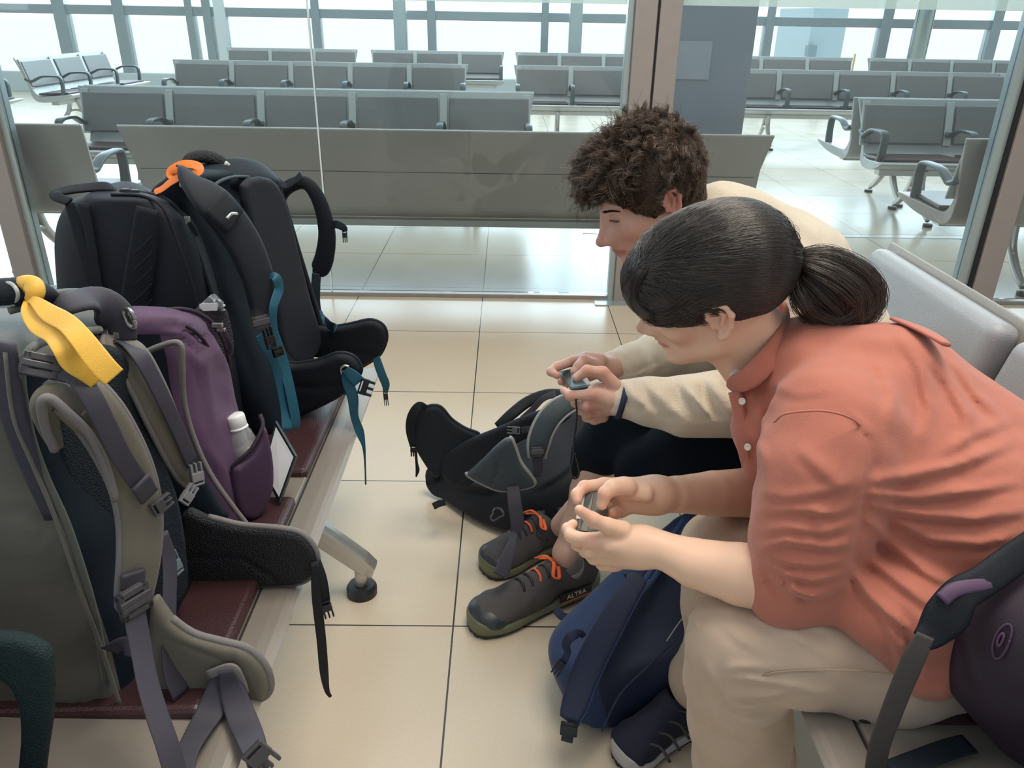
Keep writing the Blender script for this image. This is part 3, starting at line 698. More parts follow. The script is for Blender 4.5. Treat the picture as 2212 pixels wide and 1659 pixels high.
# ================================================================ backpacks and small things on the left bench
def Ux(px_, py_, x):
    d = AF*FOC + AR*(px_-1106) + AU*(829.5-py_)
    return Vector(d*(x/d[0])) + Vector((0, 0, H))
def pX(lst, X): return [tuple(Ux(p[0], p[1], p[2] if len(p) > 2 else X)) for p in lst]
def px(lst, Y):
    return [tuple(U(p[0], p[1], p[2] if len(p) > 2 else Y)) for p in lst]
def u3l(*a): return [tuple(U(*p)) for p in a]
def fab(name, col, rough=0.75, b=0.35, s=900, **k): return mat(name, col, rough, bump=b, bscale=s, var=0.12, vscale=9, **k)
F_CHAR = fab('charcoal_nylon', (0.012, 0.015, 0.025), 0.6, spec=0.35)
F_BLK = fab('black_nylon', (0.004, 0.007, 0.014), 0.6, spec=0.35)
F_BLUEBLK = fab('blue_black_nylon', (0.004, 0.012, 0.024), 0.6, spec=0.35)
F_MESH = mat('black_honeycomb_mesh', (0.013, 0.014, 0.020), 0.7, bump=0.6, bscale=330, kind='cell')
F_FINE = mat('blue_black_spacer_mesh', (0.005, 0.012, 0.022), 0.8, bump=0.5, bscale=420, kind='cell')
F_TEAL = mat('teal_webbing', (0.008, 0.090, 0.150), 0.5, bump=0.3, bscale=900)
F_SLATE = mat('slate_purple_webbing', (0.046, 0.044, 0.066), 0.6, bump=0.3, bscale=900)
F_GREY = fab('taupe_grey_nylon', (0.150, 0.140, 0.120), 0.55, b=0.3, s=600, sheen=0.2)
F_OLIVE = fab('olive_grey_ripstop', (0.105, 0.112, 0.100), 0.5, b=0.3, s=600, sheen=0.2)
F_PURPM = fab('purple_pocket_nylon', (0.075, 0.038, 0.088), 0.55)
F_TAN = fab('tan_grey_nylon', (0.165, 0.150, 0.122), 0.6)
F_PIPE = mat('grey_piping', (0.200, 0.185, 0.190), 0.65, bump=0.3, bscale=900)
F_PIPEL = mat('pale_grey_piping', (0.330, 0.340, 0.345), 0.6, bump=0.4, bscale=700)
F_PURP = fab('purple_nylon', (0.105, 0.052, 0.120), 0.55, sheen=0.1)
F_PURPD = fab('dark_purple_nylon', (0.022, 0.011, 0.027), 0.6)
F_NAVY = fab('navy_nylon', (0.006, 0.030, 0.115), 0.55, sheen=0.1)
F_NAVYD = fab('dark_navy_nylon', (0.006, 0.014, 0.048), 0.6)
F_SLBLUE = fab('slate_blue_nylon', (0.042, 0.062, 0.078), 0.5, b=0.4, s=500)
M_PLAST = mat('dark_grey_plastic', (0.060, 0.058, 0.070), 0.35)
M_PLBLK = mat('black_plastic', (0.008, 0.008, 0.010), 0.3)
M_STEEL = mat('steel_hook', (0.50, 0.51, 0.50), 0.25, metal=0.9)
M_YEL = mat('yellow_ribbon', (0.80, 0.46, 0.06), 0.45, bump=0.2, bscale=500)
M_ORA = mat('orange_ribbon', (0.85, 0.20, 0.025), 0.45, bump=0.2, bscale=500)
def v3(*a): return Vector(a)
def quad(NR, FR, dx, dy=0.0, NL=None, FL=None):
    NR = Vector(NR); FR = Vector(FR)
    return (NR, FR, Vector(FL) if FL is not None else FR+v3(-dx, dy, 0.0), Vector(NL) if NL is not None else NR+v3(-dx, dy, 0.0))
# fold fields: long creases given by two points, width and depth
def crease(a, b, w, h):
    a = _v(a); b = _v(b); ba = b-a; l2 = float(ba @ ba)
    def f(P):
        t = np.clip(((P-a) @ ba)/l2, 0, 1); d = np.linalg.norm(P-a-t[..., None]*ba, axis=-1)
        return (h*np.exp(-(d/w)**2)*np.sin(np.pi*np.clip(t*0.96+0.02, 0, 1))**0.5).astype(np.float32)
    return f
def ripples(amp, k, d, seed=1, c=None, rad=0.2):
    d = _v(d); d = d/np.linalg.norm(d)
    def f(P):
        ph = (P @ d)*k+1.6*vnoise(P, k*0.22, seed); w = 1.0
        if c is not None: w = np.exp(-(np.linalg.norm(P-_v(c), axis=-1)/rad)**2)
        return (amp*np.sin(ph)*w).astype(np.float32)
    return f

# ---- D: big grey trekking pack, nearest on the bench --------------------------------------
D = tag(empty('trekking_backpack', (-0.68, 1.0, 0.48)), 'big taupe-grey trekking backpack with slate webbing and a yellow ribbon, nearest on the bench', 'backpack')
NR = [(276, 1535), (241, 1390), (165, 1180), (100, 1032), (62, 911), (48, 812)]
FR = [(455, 1215), (440, 1130), (400, 1000), (340, 860), (300, 760), (268, 690)]
lv = []
for i, (a, b) in enumerate(zip(NR, FR)):
    yn = 0.845+0.003*i; nr = U(a[0], a[1], yn); fr = Vector((nr.x+0.004, 1.17, nr.z+(-0.005 if i == 0 else 0.0)))
    if i == 5: fr.z -= 0.02
    lv.append(quad(nr, fr, 0.28))
def dm(cx_, cy_, t): return 1 if cx_ > 0.70 and abs(cy_) < 0.9 and t < 0.88 else (2 if t > 0.80 else 0)
body = loft4('body', lv, [F_GREY, F_BLUEBLK, F_OLIVE], D, e=5.5, dome=(0.035, 0.030), n=8, noise=(0.004, 14, 3), side_mat=dm,
  fields=(ripples(0.0025, 50, (0.5, 0, 1), 9), fold([(-10, 1080), (50, 1085), (110, 1110), (150, 1150)], 10, 0.005), fold([(-10, 1140), (60, 1130), (130, 1160), (170, 1200)], 9, 0.005), fold([(0, 1190), (60, 1175), (130, 1195), (180, 1240)], 9, 0.006), fold([(0, 1240), (70, 1222), (130, 1240)], 10, 0.005),
   fold([(100, 1400), (140, 1390), (190, 1345), (225, 1330)], 10, 0.009), fold([(110, 1430), (160, 1420), (200, 1385)], 10, 0.008), fold([(150, 1540), (160, 1480), (200, 1420)], 10, 0.006), fold([(190, 1550), (195, 1490), (215, 1440)], 9, 0.007), fold([(235, 1530), (225, 1460), (215, 1400)], 9, 0.007), fold([(20, 740), (60, 760), (100, 740), (150, 700)], 14, 0.006), fold([(0, 820), (30, 870), (50, 940)], 12, 0.006)))
# edge piping of the harness panel
tube('panel_piping', px([(230, 1480), (205, 1330), (150, 1150), (98, 1032), (66, 940), (46, 830), (52, 780), (80, 745, 0.865), (150, 722, 0.95), (215, 712, 1.02)], 0.846), 0.0055, F_OLIVE, D)
tube('side_seam', px([(262, 1530), (215, 1390), (175, 1280), (120, 1120), (70, 1000), (30, 900), (12, 760)], 0.838), 0.003, F_GREY, D)
sweep('side_panel', px([(12, 740), (22, 860), (60, 990), (110, 1120)], 0.842), [0.012, 0.018, 0.014, 0.008], 0.005, F_SLATE, D, nrm=(0, -1, 0), e=3)
# lumbar seam of the harness
pad('back_cushion', [(110, 800), (190, 745), (262, 760), (300, 860), (345, 980), (385, 1100), (400, 1270), (340, 1320), (270, 1330), (180, 1150), (110, 960)], 0.98, 0.012, 0.012, F_FINE, D, tx=2.2, res=0.004)
# lid with far rim and the grab handle
sweep('lid_band', px([(112, 690, 0.99), (150, 655, 1.0), (205, 650, 1.04), (250, 685, 1.06), (272, 740, 1.06)], 1.0), [0.008, 0.018, 0.024, 0.026, 0.016], 0.006, F_SLATE, D, nrm=(0.1, -0.7, 0.7), e=3)
tube('lid_rim', px([(20, 672, 0.97), (80, 655, 1.0), (130, 632, 1.05), (195, 632, 1.10), (235, 648, 1.12), (262, 690, 1.12), (290, 735, 1.12)], 1.0), 0.005, F_OLIVE, D)
hd = sweep('grab_handle', px([(-40, 650, .99), (-5, 632, .985), (50, 630, .985), (95, 634, 1.0), (132, 652, 1.02)], 1.0), [0.016, 0.019, 0.019, 0.015, 0.006], [0.014, 0.016, 0.016, 0.013, 0.006], F_BLK, D, nrm=(0, -0.6, 0.8), seg=16)
# near padded shoulder strap
SP = [(128, 842, -0.55), (165, 850, -0.520), (210, 895, -0.500), (252, 960, -0.490), (287, 1040, -0.485), (302, 1120, -0.487), (301, 1200, -0.492), (292, 1275, -0.500), (288, 1318, -0.505)]
sw = [0.020, 0.027, 0.029, 0.029, 0.029, 0.029, 0.028, 0.025, 0.019]
sp = pX(SP, -0.5)
st = sweep('shoulder_strap', sp, sw, [0.006]+[0.010]*6+[0.009, 0.006], F_TAN, D, nrm=(0.8, -0.55, 0.1), e=3.2, dome=0.06, seg=20)
piping('piping', sp, sw, 0.009, 0.0048, F_PIPE, st, nrm=(0.8, -0.55, 0.1), dome=0.06, wrap=True)
st.children[0].matrix_parent_inverse = st.matrix_world.inverted() if False else st.children[0].matrix_parent_inverse
# the folded start of that strap
fl = sweep('strap_fold', pX([(122, 965, -0.545), (104, 915, -0.540), (100, 872, -0.532), (128, 858, -0.52), (170, 895, -0.507), (205, 940, -0.505)], -0.53), [0.008, 0.013, 0.017, 0.018, 0.018, 0.012], 0.006, F_TAN, D, nrm=(0.5, -0.7, 0.5), e=3)
tube('piping', pX([(118, 972, -0.54), (96, 915, -0.532), (90, 868, -0.520), (112, 862, -0.510), (150, 895, -0.498), (190, 935, -0.492), (225, 1000, -0.49), (250, 1080, -0.49)], -0.53), 0.0055, F_PIPE, D)
sweep('strap_label', pX([(190, 880, -0.494), (215, 905, -0.488), (235, 935, -0.484)], -0.49), 0.012, 0.0022, mat('brown_label', (0.20, 0.15, 0.11), 0.6), D, nrm=(0.7, -0.6, 0.35), e=5)
strap('load_lifter_webbing', pX([(88, 790, -0.545), (125, 797, -0.52), (165, 812, -0.500), (200, 862, -0.482), (232, 925, -0.474), (262, 985, -0.470), (295, 1035, -0.470), (316, 1065, -0.472)], -0.5), [0.012, 0.013, 0.013, 0.013, 0.013, 0.013, 0.013, 0.012], F_SLATE, D, nrm=(0.8, -0.55, 0.2), t=0.0016)
sweep('stitched_end', pX([(303, 1040, -0.466), (322, 1072, -0.466)], -0.466), 0.0145, 0.003, F_SLATE, D, nrm=(0.8, -0.55, 0.2), e=6)
buckle('lifter_buckle', Ux(90, 790, -0.535), (0.5, -0.7, 0.5), (0.2, 0.4, 0.8), 0.020, 0.014, M_PLAST, D)
clip('sternum_clip', Ux(345, 1092, -0.462), (0.8, -0.55, 0.1), (0.6, 0.8, 0.2), 0.010, 0.014, M_PLAST, D)
sweep('strap_patch', pX([(288, 1235, -0.490), (287, 1268, -0.492)], -0.48), 0.017, 0.004, F_SLATE, D, nrm=(0.85, -0.5, 0.1), e=5)
buckle('ladder_buckle', Ux(290, 1298, -0.478), (0.85, -0.5, 0.15), (0, 0.05, 1), 0.022, 0.019, M_PLAST, D, th=0.005, bars=2)
strap('adjust_webbing', pX([(290, 1285, -0.480), (292, 1330, -0.478), (305, 1400, -0.468), (318, 1470, -0.455), (338, 1540, -0.438), (362, 1610, -0.420), (385, 1690, -0.405)], -0.5), [0.0155]*7, F_SLATE, D, nrm=(0.85, -0.5, 0.1), t=0.0016)
strap('crossed_webbing', pX([(352, 1150, -0.50), (366, 1215, -0.495), (366, 1300, -0.490), (365, 1380, -0.485), (372, 1450, -0.480), (392, 1500, -0.47)], -0.49), [0.008, 0.0135, 0.014, 0.014, 0.015, 0.015], F_SLATE, D, nrm=(0.9, -0.4, 0.0), t=0.0016)
strap('short_webbing', pX([(236, 1405, -0.540), (262, 1395, -0.52), (296, 1400, -0.50)], -0.5), 0.014, F_SLATE, D, nrm=(0.7, -0.7, 0.1))
# far padded shoulder strap
SF = [(222, 748, -0.60), (250, 748, -0.56), (285, 775, -0.535), (318, 835, -0.520), (348, 900, -0.512), (375, 960, -0.512), (398, 1010, -0.515), (412, 1035, -0.52)]
sf = pX(SF, -0.52); wf = [0.012, 0.021, 0.025, 0.026, 0.026, 0.025, 0.021, 0.014]
s2 = sweep('shoulder_strap', sf, wf, [0.006]+[0.009]*6+[0.006], F_TAN, D, nrm=(0.85, -0.4, 0.3), e=3, dome=0.05)
piping('piping', sf, wf, 0.009, 0.0045, F_PIPE, s2, nrm=(0.85, -0.4, 0.3), sides=(-1, 1))
strap('load_lifter_webbing', pX([(262, 738, -0.55), (300, 765, -0.515), (332, 820, -0.502), (362, 880, -0.495), (392, 945, -0.495), (415, 1000, -0.498)], -0.5), [0.013]*6, F_SLATE, D, nrm=(0.85, -0.4, 0.3), t=0.0016)
clip('sternum_clip', Ux(425, 1030, -0.49), (0.8, -0.5, 0.2), (-0.3, 0.4, 1), 0.011, 0.017, mat('grey_clip', (0.20, 0.20, 0.22), 0.35), D)
clip('side_clip', Ux(405, 1072, -0.49), (0.8, -0.5, 0.2), (0.8, 0.4, 0.6), 0.009, 0.015, bpy.data.materials['grey_clip'], D)
clip('hip_clip', Ux(380, 1220, -0.505), (0.9, -0.3, 0.2), (0, 0, 1), 0.008, 0.018, mat('blue_grey_clip', (0.14, 0.19, 0.21), 0.35), D)
buckle('lid_buckle', Ux(228, 722, -0.575), (0.3, -0.6, 0.8), (1, 0.1, 0.3), 0.012, 0.018, M_PLAST, D)
# steel gate hook on the lid
tube('gate_hook', px([(272, 672, 1.07), (284, 684, 1.06), (292, 702, 1.06), (286, 708, 1.06), (276, 700, 1.06), (270, 688, 1.06), (266, 676, 1.06), (272, 668, 1.06), (282, 672, 1.05), (291, 690, 1.05)], 1.06), 0.0032, M_STEEL, D)
# hip belts
def arcbend(x0, s): return lambda x, y: s*np.maximum(x-x0, 0)**2
hb = pad('hip_belt', [(395, 1108), (450, 1116), (520, 1133), (600, 1140), (652, 1152), (683, 1190), (682, 1228), (655, 1256), (600, 1262), (520, 1266), (432, 1277), (395, 1277)], 1.12, 0.012, 0.011, F_MESH, D, res=0.0028,
     fields=(crease(U(400, 1205, 1.11), U(520, 1205, 1.11), 0.006, -0.004), crease(U(520, 1205, 1.11), U(600, 1255, 1.11), 0.006, -0.004)), pipe=(F_PIPE, 0.0055, 1, 10))
hn = pad('hip_belt', [(330, 1290), (372, 1335), (420, 1368), (480, 1385), (535, 1400), (572, 1435), (585, 1475), (575, 1502), (545, 1512), (515, 1490), (480, 1485), (440, 1505), (390, 1500), (330, 1480)], 0.875, 0.014, 0.012, F_TAN, D, res=0.0028,
     fields=(crease(U(380, 1390, 0.86), U(500, 1440, 0.86), 0.005, -0.003), crease(U(500, 1400, 0.86), U(498, 1490, 0.86), 0.004, -0.003)), pipe=(F_PIPE, 0.006, 1, 9))
sweep('belt_slot', px([(448, 1458), (500, 1442), (520, 1470), (528, 1495)], 0.853), 0.007, 0.003, F_PIPE, D, nrm=(0, -1, 0.2), e=4)
def onseat(*p): return [tuple(Uz(x, y, 0.476)) for x, y in p]
strap('belt_webbing', u3l((492, 1448, 0.853), (478, 1485, 0.848))+onseat((452, 1540), (425, 1585), (402, 1630), (390, 1680)), [0.014, 0.019, 0.020, 0.018, 0.016, 0.016], F_SLATE, D, nrm=[(0.1, -1, 0.1), (0.1, -1, 0.2), (0.1, -0.5, 1), (0, 0, 1), (0, 0, 1), (0, 0, 1)], t=0.0016)
strap('belt_webbing', u3l((488, 1448, 0.850), (500, 1490, 0.843))+onseat((522, 1550), (545, 1605))+u3l((560, 1660, 0.745), (568, 1720, 0.74)), [0.010, 0.017, 0.020, 0.020, 0.018, 0.018], F_SLATE, D, nrm=[(0.1, -1, 0.1), (0.2, -1, 0.2), (0.3, -0.5, 1), (0.6, -0.2, 1), (1, -0.4, 0.3), (1, -0.3, 0)], t=0.0016)
clip('belt_clip', U(560, 1632, 0.742), (0.5, -1, 0.3), (0.6, 0, -0.8), 0.016, 0.020, M_PLAST, D)
strap('belt_tail', px([(680, 1215, 1.10), (684, 1290, 1.09), (694, 1380, 1.085), (700, 1450, 1.08), (706, 1490, 1.08), (714, 1505, 1.08)], 1.09), [0.007, 0.0085, 0.0085, 0.008, 0.005, 0.003], F_BLK, D, nrm=(0.3, -1, 0.2))
strap('belt_tail', px([(682, 1212, 1.11), (695, 1250, 1.10), (703, 1290, 1.10), (708, 1320, 1.10)], 1.09), [0.009, 0.009, 0.008, 0.006], F_BLK, D, nrm=(0.5, -1, 0.2))
clip('belt_clip', U(706, 1312, 1.095), (0.2, -1, 0.3), (0.2, 0, -1), 0.009, 0.015, M_PLBLK, D)
# yellow ribbon knotted round the handle
Yb = tag(empty('ribbon', tuple(U(60, 640, 0.97))), 'yellow ribbon knotted round the handle of the big grey backpack', 'ribbon')
sweep('knot', px([(40, 612, 1.0), (58, 612, 0.985), (72, 618, 0.98), (74, 636, 0.97), (62, 650, 0.968)], 0.98), [0.008, 0.011, 0.013, 0.012, 0.006], [0.008, 0.012, 0.013, 0.01, 0.005], M_YEL, Yb, nrm=(0.2, -1, 0.2), seg=14)
strap('tail', px([(62, 648, 0.965), (76, 650, 0.94), (107, 676, 0.90), (146, 699, 0.86), (176, 731, 0.828), (204, 768, 0.815), (228, 797, 0.81), (247, 815, 0.81)], 0.9), [0.004, 0.007, 0.012, 0.012, 0.0125, 0.0135, 0.0135, 0.013], M_YEL, Yb, nrm=(0.5, -0.8, 0.5), t=0.0009)
strap('tail', px([(60, 650, 0.965), (64, 672, 0.935), (85, 702, 0.89), (117, 722, 0.86), (138, 750, 0.832), (156, 780, 0.828), (185, 802, 0.83), (210, 826, 0.835)], 0.9), [0.005, 0.010, 0.0125, 0.0125, 0.0125, 0.013, 0.012, 0.009], M_YEL, Yb, nrm=(0.5, -0.8, 0.5), t=0.0009)
tg = tag(empty('luggage_ring', tuple(U(40, 640, 0.98))), 'clear plastic tag ring round the handle beside the yellow ribbon', 'tag')
tube('ring', px([(2, 612, 0.99), (22, 612, 0.975), (36, 626, 0.968), (38, 645, 0.968), (24, 658, 0.975), (2, 662, 0.985), (-14, 650, 0.99), (-16, 628, 0.99), (2, 612, 0.99)], 0.97), 0.0026, mat('clear_plastic', (0.75, 0.80, 0.82), 0.1, spec=0.8, alpha=0.55), tg)
# dark padded strap of a bag that stands outside the frame
Q = tag(empty('backpack_part', (-0.66, 0.72, 0.47)), 'dark teal padded strap of a bag cut off by the bottom left corner', 'bag'); Q.name = 'travel_bag'
pad('shoulder_strap', [(-80, 1370), (0, 1366), (60, 1375), (105, 1400), (118, 1440), (116, 1540), (105, 1620), (88, 1720), (40, 1720), (48, 1600), (44, 1520), (20, 1470), (-30, 1452), (-80, 1450)], 0.72, 0.012, 0.011, mat('dark_teal_mesh', (0.010, 0.030, 0.034), 0.75, bump=0.5, bscale=400, kind='cell'), Q, res=0.004)
loft4('body', [quad((-0.64, 0.58, 0.49), (-0.64, 0.70, 0.49), 0.22), quad((-0.62, 0.58, 0.62), (-0.62, 0.69, 0.62), 0.22), quad((-0.66, 0.58, 0.74), (-0.66, 0.68, 0.74), 0.2)], F_BLUEBLK, Q, dome=(0.02, 0.06))

# ---- C: purple daypack -----------------------------------------------------------------
Cp = tag(empty('daypack', (-0.6, 1.3, 0.48)), 'purple daypack with a water bottle in its side pocket, behind the grey trekking pack', 'backpack')
lv = []
for a, b, d in (((520, 1128), (556, 1118), 0.22), ((500, 1085), (578, 1060), 0.24), ((462, 1020), (580, 1005), 0.25), ((425, 935), (556, 915), 0.25), ((400, 850), (524, 820), 0.25), ((388, 775), (500, 760), 0.23), ((365, 715), (470, 710), 0.19)):
    lv.append(quad(U(a[0], a[1], 1.24), U(b[0], b[1], 1.415), d))
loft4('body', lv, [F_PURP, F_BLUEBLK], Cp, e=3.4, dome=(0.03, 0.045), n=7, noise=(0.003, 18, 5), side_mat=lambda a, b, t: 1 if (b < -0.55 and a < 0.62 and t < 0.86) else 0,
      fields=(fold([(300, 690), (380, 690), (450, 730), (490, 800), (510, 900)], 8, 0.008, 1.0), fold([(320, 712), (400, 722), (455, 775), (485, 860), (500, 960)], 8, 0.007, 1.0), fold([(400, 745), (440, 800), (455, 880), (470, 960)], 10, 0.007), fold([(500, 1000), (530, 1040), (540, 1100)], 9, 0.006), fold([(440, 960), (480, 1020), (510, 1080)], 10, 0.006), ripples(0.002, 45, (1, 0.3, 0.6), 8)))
tube('panel_piping', px([(292, 772, 1.235), (345, 748, 1.232), (388, 742, 1.230), (394, 790, 1.228), (398, 870, 1.228), (420, 950, 1.228), (455, 1025, 1.228), (500, 1090, 1.228), (535, 1135, 1.228)], 1.23), 0.0052, F_PIPE, Cp)
tube('zip', px([(330, 672, 1.33), (400, 668, 1.35), (450, 690, 1.385), (478, 725, 1.40), (492, 765, 1.405), (498, 800, 1.41)], 1.38), 0.004, F_PURPD, Cp)
tube('zip', px([(300, 695, 1.27), (360, 690, 1.28), (420, 715, 1.31), (455, 760, 1.345), (482, 830, 1.375), (500, 900, 1.385)], 1.38), 0.0035, F_PURPD, Cp)
MB().box(U(470, 702, 1.375), (0.010, 0.004, 0.004)).box(U(478, 712, 1.375), (0.008, 0.004, 0.003)).build('zip_puller', M_STEEL, Cp, bevel=0.001, world=True)
strap('zip_cord', px([(483, 712, 1.375), (492, 735, 1.37), (497, 752, 1.37), (492, 762, 1.37)], 1.375), 0.005, F_PURPD, Cp)
sweep('shoulder_strap', px([(262, 800, 1.20), (300, 850, 1.195), (345, 930, 1.19), (385, 1010, 1.19), (430, 1080, 1.19), (480, 1125, 1.19)], 1.2), [0.022, 0.03, 0.033, 0.033, 0.03, 0.018], 0.010, F_BLUEBLK, Cp, nrm=(0.15, -1, 0.25), e=3)
# side pocket holding the bottle
pk = pad('side_pocket', [(500, 1016), (516, 998), (540, 978), (558, 950), (570, 918), (582, 960), (589, 1010), (586, 1060), (568, 1100), (545, 1120), (515, 1110), (500, 1065)], 1.31, 0.013, 0.012, F_PURPD, Cp, tx=0.9, res=0.003)
pk.data.materials.clear(); pk.data.materials.append(F_PURPM)
tube('pocket_hem', px([(500, 1012, 1.285), (514, 996, 1.29), (538, 976, 1.30), (556, 948, 1.315), (568, 918, 1.335), (562, 896, 1.35)], 1.3), 0.004, F_PURPD, Cp)
clip('strap_clip', U(578, 1128, 1.33), (0.4, -0.4, 0.9), (1, 0, 0.1), 0.012, 0.018, M_PLBLK, Cp)
Bo = tag(empty('water_bottle', tuple(U(520, 960, 1.34))), 'clear plastic water bottle with a white cap in the purple side pocket', 'bottle')
def lathe(name, pr, c, ax, m, parent, seg=28, solid=True):
    c = Vector(c); R = basis(ax, (0, 1, 0)); mb = MB(); V = []; F = []
    for r_, z_ in pr:
        for j in range(seg):
            t = 2*PI*j/seg; V.append(tuple(c + R @ Vector((r_*math.cos(t), r_*math.sin(t), z_))))
    n_ = len(pr)
    for i in range(n_-1):
        for j in range(seg): F.append((i*seg+j, i*seg+(j+1) % seg, (i+1)*seg+(j+1) % seg, (i+1)*seg+j))
    F.append(tuple(range(seg-1, -1, -1))); F.append(tuple((n_-1)*seg+j for j in range(seg)))
    return mb.add(V, F).build(name, m, parent, smooth=True, world=True)
ax_ = (U(504, 885, 1.315)-U(534, 985, 1.305)).normalized()
bc = U(526, 962, 1.338)
M_PET = mat('clear_bottle_plastic', (0.80, 0.84, 0.84), 0.08, spec=0.9, alpha=0.26)
lathe('bottle_body', [(0.024, -0.10), (0.027, -0.09), (0.027, 0.0), (0.026, 0.012), (0.022, 0.028), (0.016, 0.040), (0.0145, 0.044)], bc, ax_, M_PET, Bo)
lathe('water', [(0.022, -0.095), (0.0245, -0.085), (0.0245, -0.005), (0.0235, 0.0)], bc, ax_, mat('bottle_water', (0.50, 0.50, 0.47), 0.05, spec=0.8, alpha=0.28), Bo)
lathe('cap', [(0.0175, 0.042), (0.0185, 0.044), (0.0185, 0.062), (0.0165, 0.066), (0.0005, 0.067)], bc, ax_, mat('white_cap', (0.80, 0.82, 0.84), 0.35), Bo)
lathe('neck_ring', [(0.019, 0.036), (0.020, 0.038), (0.019, 0.041), (0.016, 0.0415)], bc, ax_, bpy.data.materials['white_cap'], Bo)

# ---- tablet leaning against the packs ---------------------------------------------------
Tb = tag(empty('tablet', tuple(U(605, 1080, 1.42))), 'tablet in a dark case standing on the seat, its glossy screen mirroring daylight', 'tablet')
q = [U(596, 908, 1.44), U(641, 985, 1.40), U(604, 1088, 1.34), U(566, 1020, 1.38)]
cq = sum(q, Vector())/4; n_q = (q[1]-q[0]).cross(q[3]-q[0]).normalized()
if n_q.dot(Vector((0, 0, H))-cq) < 0: n_q = -n_q
def slab(name, qs, n, d0, d1, shrink, m, parent):
    c = sum(qs, Vector())/4; P_ = [c+(p-c)*shrink for p in qs]
    v = [p+n*d0 for p in P_]+[p+n*d1 for p in P_]
    return MB().add(v, [(0, 1, 2, 3), (7, 6, 5, 4), (0, 4, 5, 1), (1, 5, 6, 2), (2, 6, 7, 3), (3, 7, 4, 0)]).build(name, m, parent, world=True, bevel=0.0015)
slab('case', q, n_q, -0.012, 0.002, 1.0, mat('dark_green_case', (0.03, 0.05, 0.055), 0.4), Tb)
slab('rim', q, n_q, 0.0021, 0.0034, 0.96, mat('black_glass', (0.01, 0.01, 0.012), 0.08), Tb)
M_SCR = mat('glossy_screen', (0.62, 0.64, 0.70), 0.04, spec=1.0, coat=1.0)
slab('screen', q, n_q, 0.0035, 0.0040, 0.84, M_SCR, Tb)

# ---- B: black daypack ---------------------------------------------------------------------
Bk = tag(empty('daypack', (-0.75, 1.6, 0.48)), 'black daypack with a top loop handle and zips, farthest left on the bench', 'backpack')
lv = []
for nl, nr, fr in (((110, 860), (470, 880), (560, 905)), ((95, 740), (462, 780), (540, 800)), ((88, 620), (446, 660), (505, 700)), ((88, 520), (420, 545), (470, 580)), ((112, 458), (385, 470), (436, 490)), ((160, 432), (345, 436), (400, 450))):
    a, b, c_ = U(*nl, 1.50), U(*nr, 1.50), U(*fr, 1.72); lv.append((b, c_, Vector((a.x, 1.72, a.z)), a))
loft4('body', lv, F_CHAR, Bk, e=3.2, dome=(0.02, 0.012), n=7, noise=(0.003, 16, 11),
      fields=(crease(U(325, 440, 1.49), U(300, 680, 1.49), 0.008, -0.007), crease(U(148, 440, 1.49), U(225, 680, 1.49), 0.006, -0.007), crease(U(180, 440, 1.49), U(210, 680, 1.49), 0.006, -0.004), ripples(0.003, 40, (1, 0, 0.4), 3, U(470, 650, 1.55), 0.12)))
sweep('grab_handle', px([(150, 436, 1.49), (122, 424, 1.50), (128, 414, 1.52), (190, 405, 1.56), (235, 404, 1.58), (258, 418, 1.60)], 1.55), [0.009, 0.011, 0.012, 0.012, 0.012, 0.009], 0.004, F_BLK, Bk, nrm=(0, -0.6, 0.8), e=3)
for q_ in ([(150, 438), (168, 500), (190, 580), (215, 670)], [(180, 440), (192, 500), (205, 580), (214, 640)]):
    strap('webbing', px(q_, 1.490), 0.010, F_BLK, Bk, nrm=(0, -1, 0.1))
sweep('front_panel', px([(318, 450), (312, 520), (300, 600), (285, 680)], 1.492), [0.020, 0.026, 0.028, 0.026], 0.004, F_BLK, Bk, nrm=(0.1, -1, 0.1), e=5)
for k in range(5):
    y = 500+k*34; tube('chevron_stitch', px([(286, y+52), (312, y+28), (328, y+10)], 1.484), 0.0011, F_CHAR, Bk, n=3, seg=6)
tube('zip', px([(258, 414, 1.58), (330, 420, 1.60), (372, 440, 1.585), (402, 480, 1.57), (425, 540, 1.565), (452, 620, 1.56), (475, 700, 1.56)], 1.6), 0.0042, F_BLK, Bk)
tube('seam_piping', px([(240, 420, 1.52), (310, 424, 1.52), (352, 450, 1.505), (382, 520, 1.50), (410, 600, 1.50), (440, 700, 1.50)], 1.5), 0.003, F_BLK, Bk)
MB().box(U(272, 412, 1.58), (0.008, 0.004, 0.004)).box(U(292, 414, 1.58), (0.008, 0.004, 0.004)).build('zip_puller', M_PLAST, Bk, bevel=0.001, world=True)
MB().box(U(405, 476, 1.55), (0.005, 0.004, 0.008)).build('zip_puller', M_STEEL, Bk, bevel=0.001, world=True)
strap('zip_cord', px([(408, 480), (418, 495), (426, 510)], 1.545), 0.004, F_BLK, Bk)
pad('mesh_pocket', [(420, 668), (482, 662), (498, 700), (505, 760), (480, 780), (430, 760)], 1.495, 0.008, 0.007, mat('purple_grey_mesh', (0.045, 0.038, 0.055), 0.8, bump=0.8, bscale=300, kind='cell'), Bk, tx=0.6, res=0.004)
Wr = tag(empty('plastic_wrapper', tuple(U(455, 655, 1.49))), 'crumpled clear plastic wrapper sticking out of the black daypack side pocket', 'wrapper')
V = []; F = []; gx_, gy_ = 9, 7
for j in range(gy_):
    for i in range(gx_):
        p = U(429+(484-429)*i/8+4*math.sin(j*2.1), 672-(40*(1-abs(i-4.6)/6.5))*j/6, 1.488+0.010*math.sin(i*2.3+j*1.7)+0.008*random.random()); V.append(tuple(p))
for j in range(gy_-1):
    for i in range(gx_-1): a = j*gx_+i; F.append((a, a+1, a+gx_+1, a+gx_))
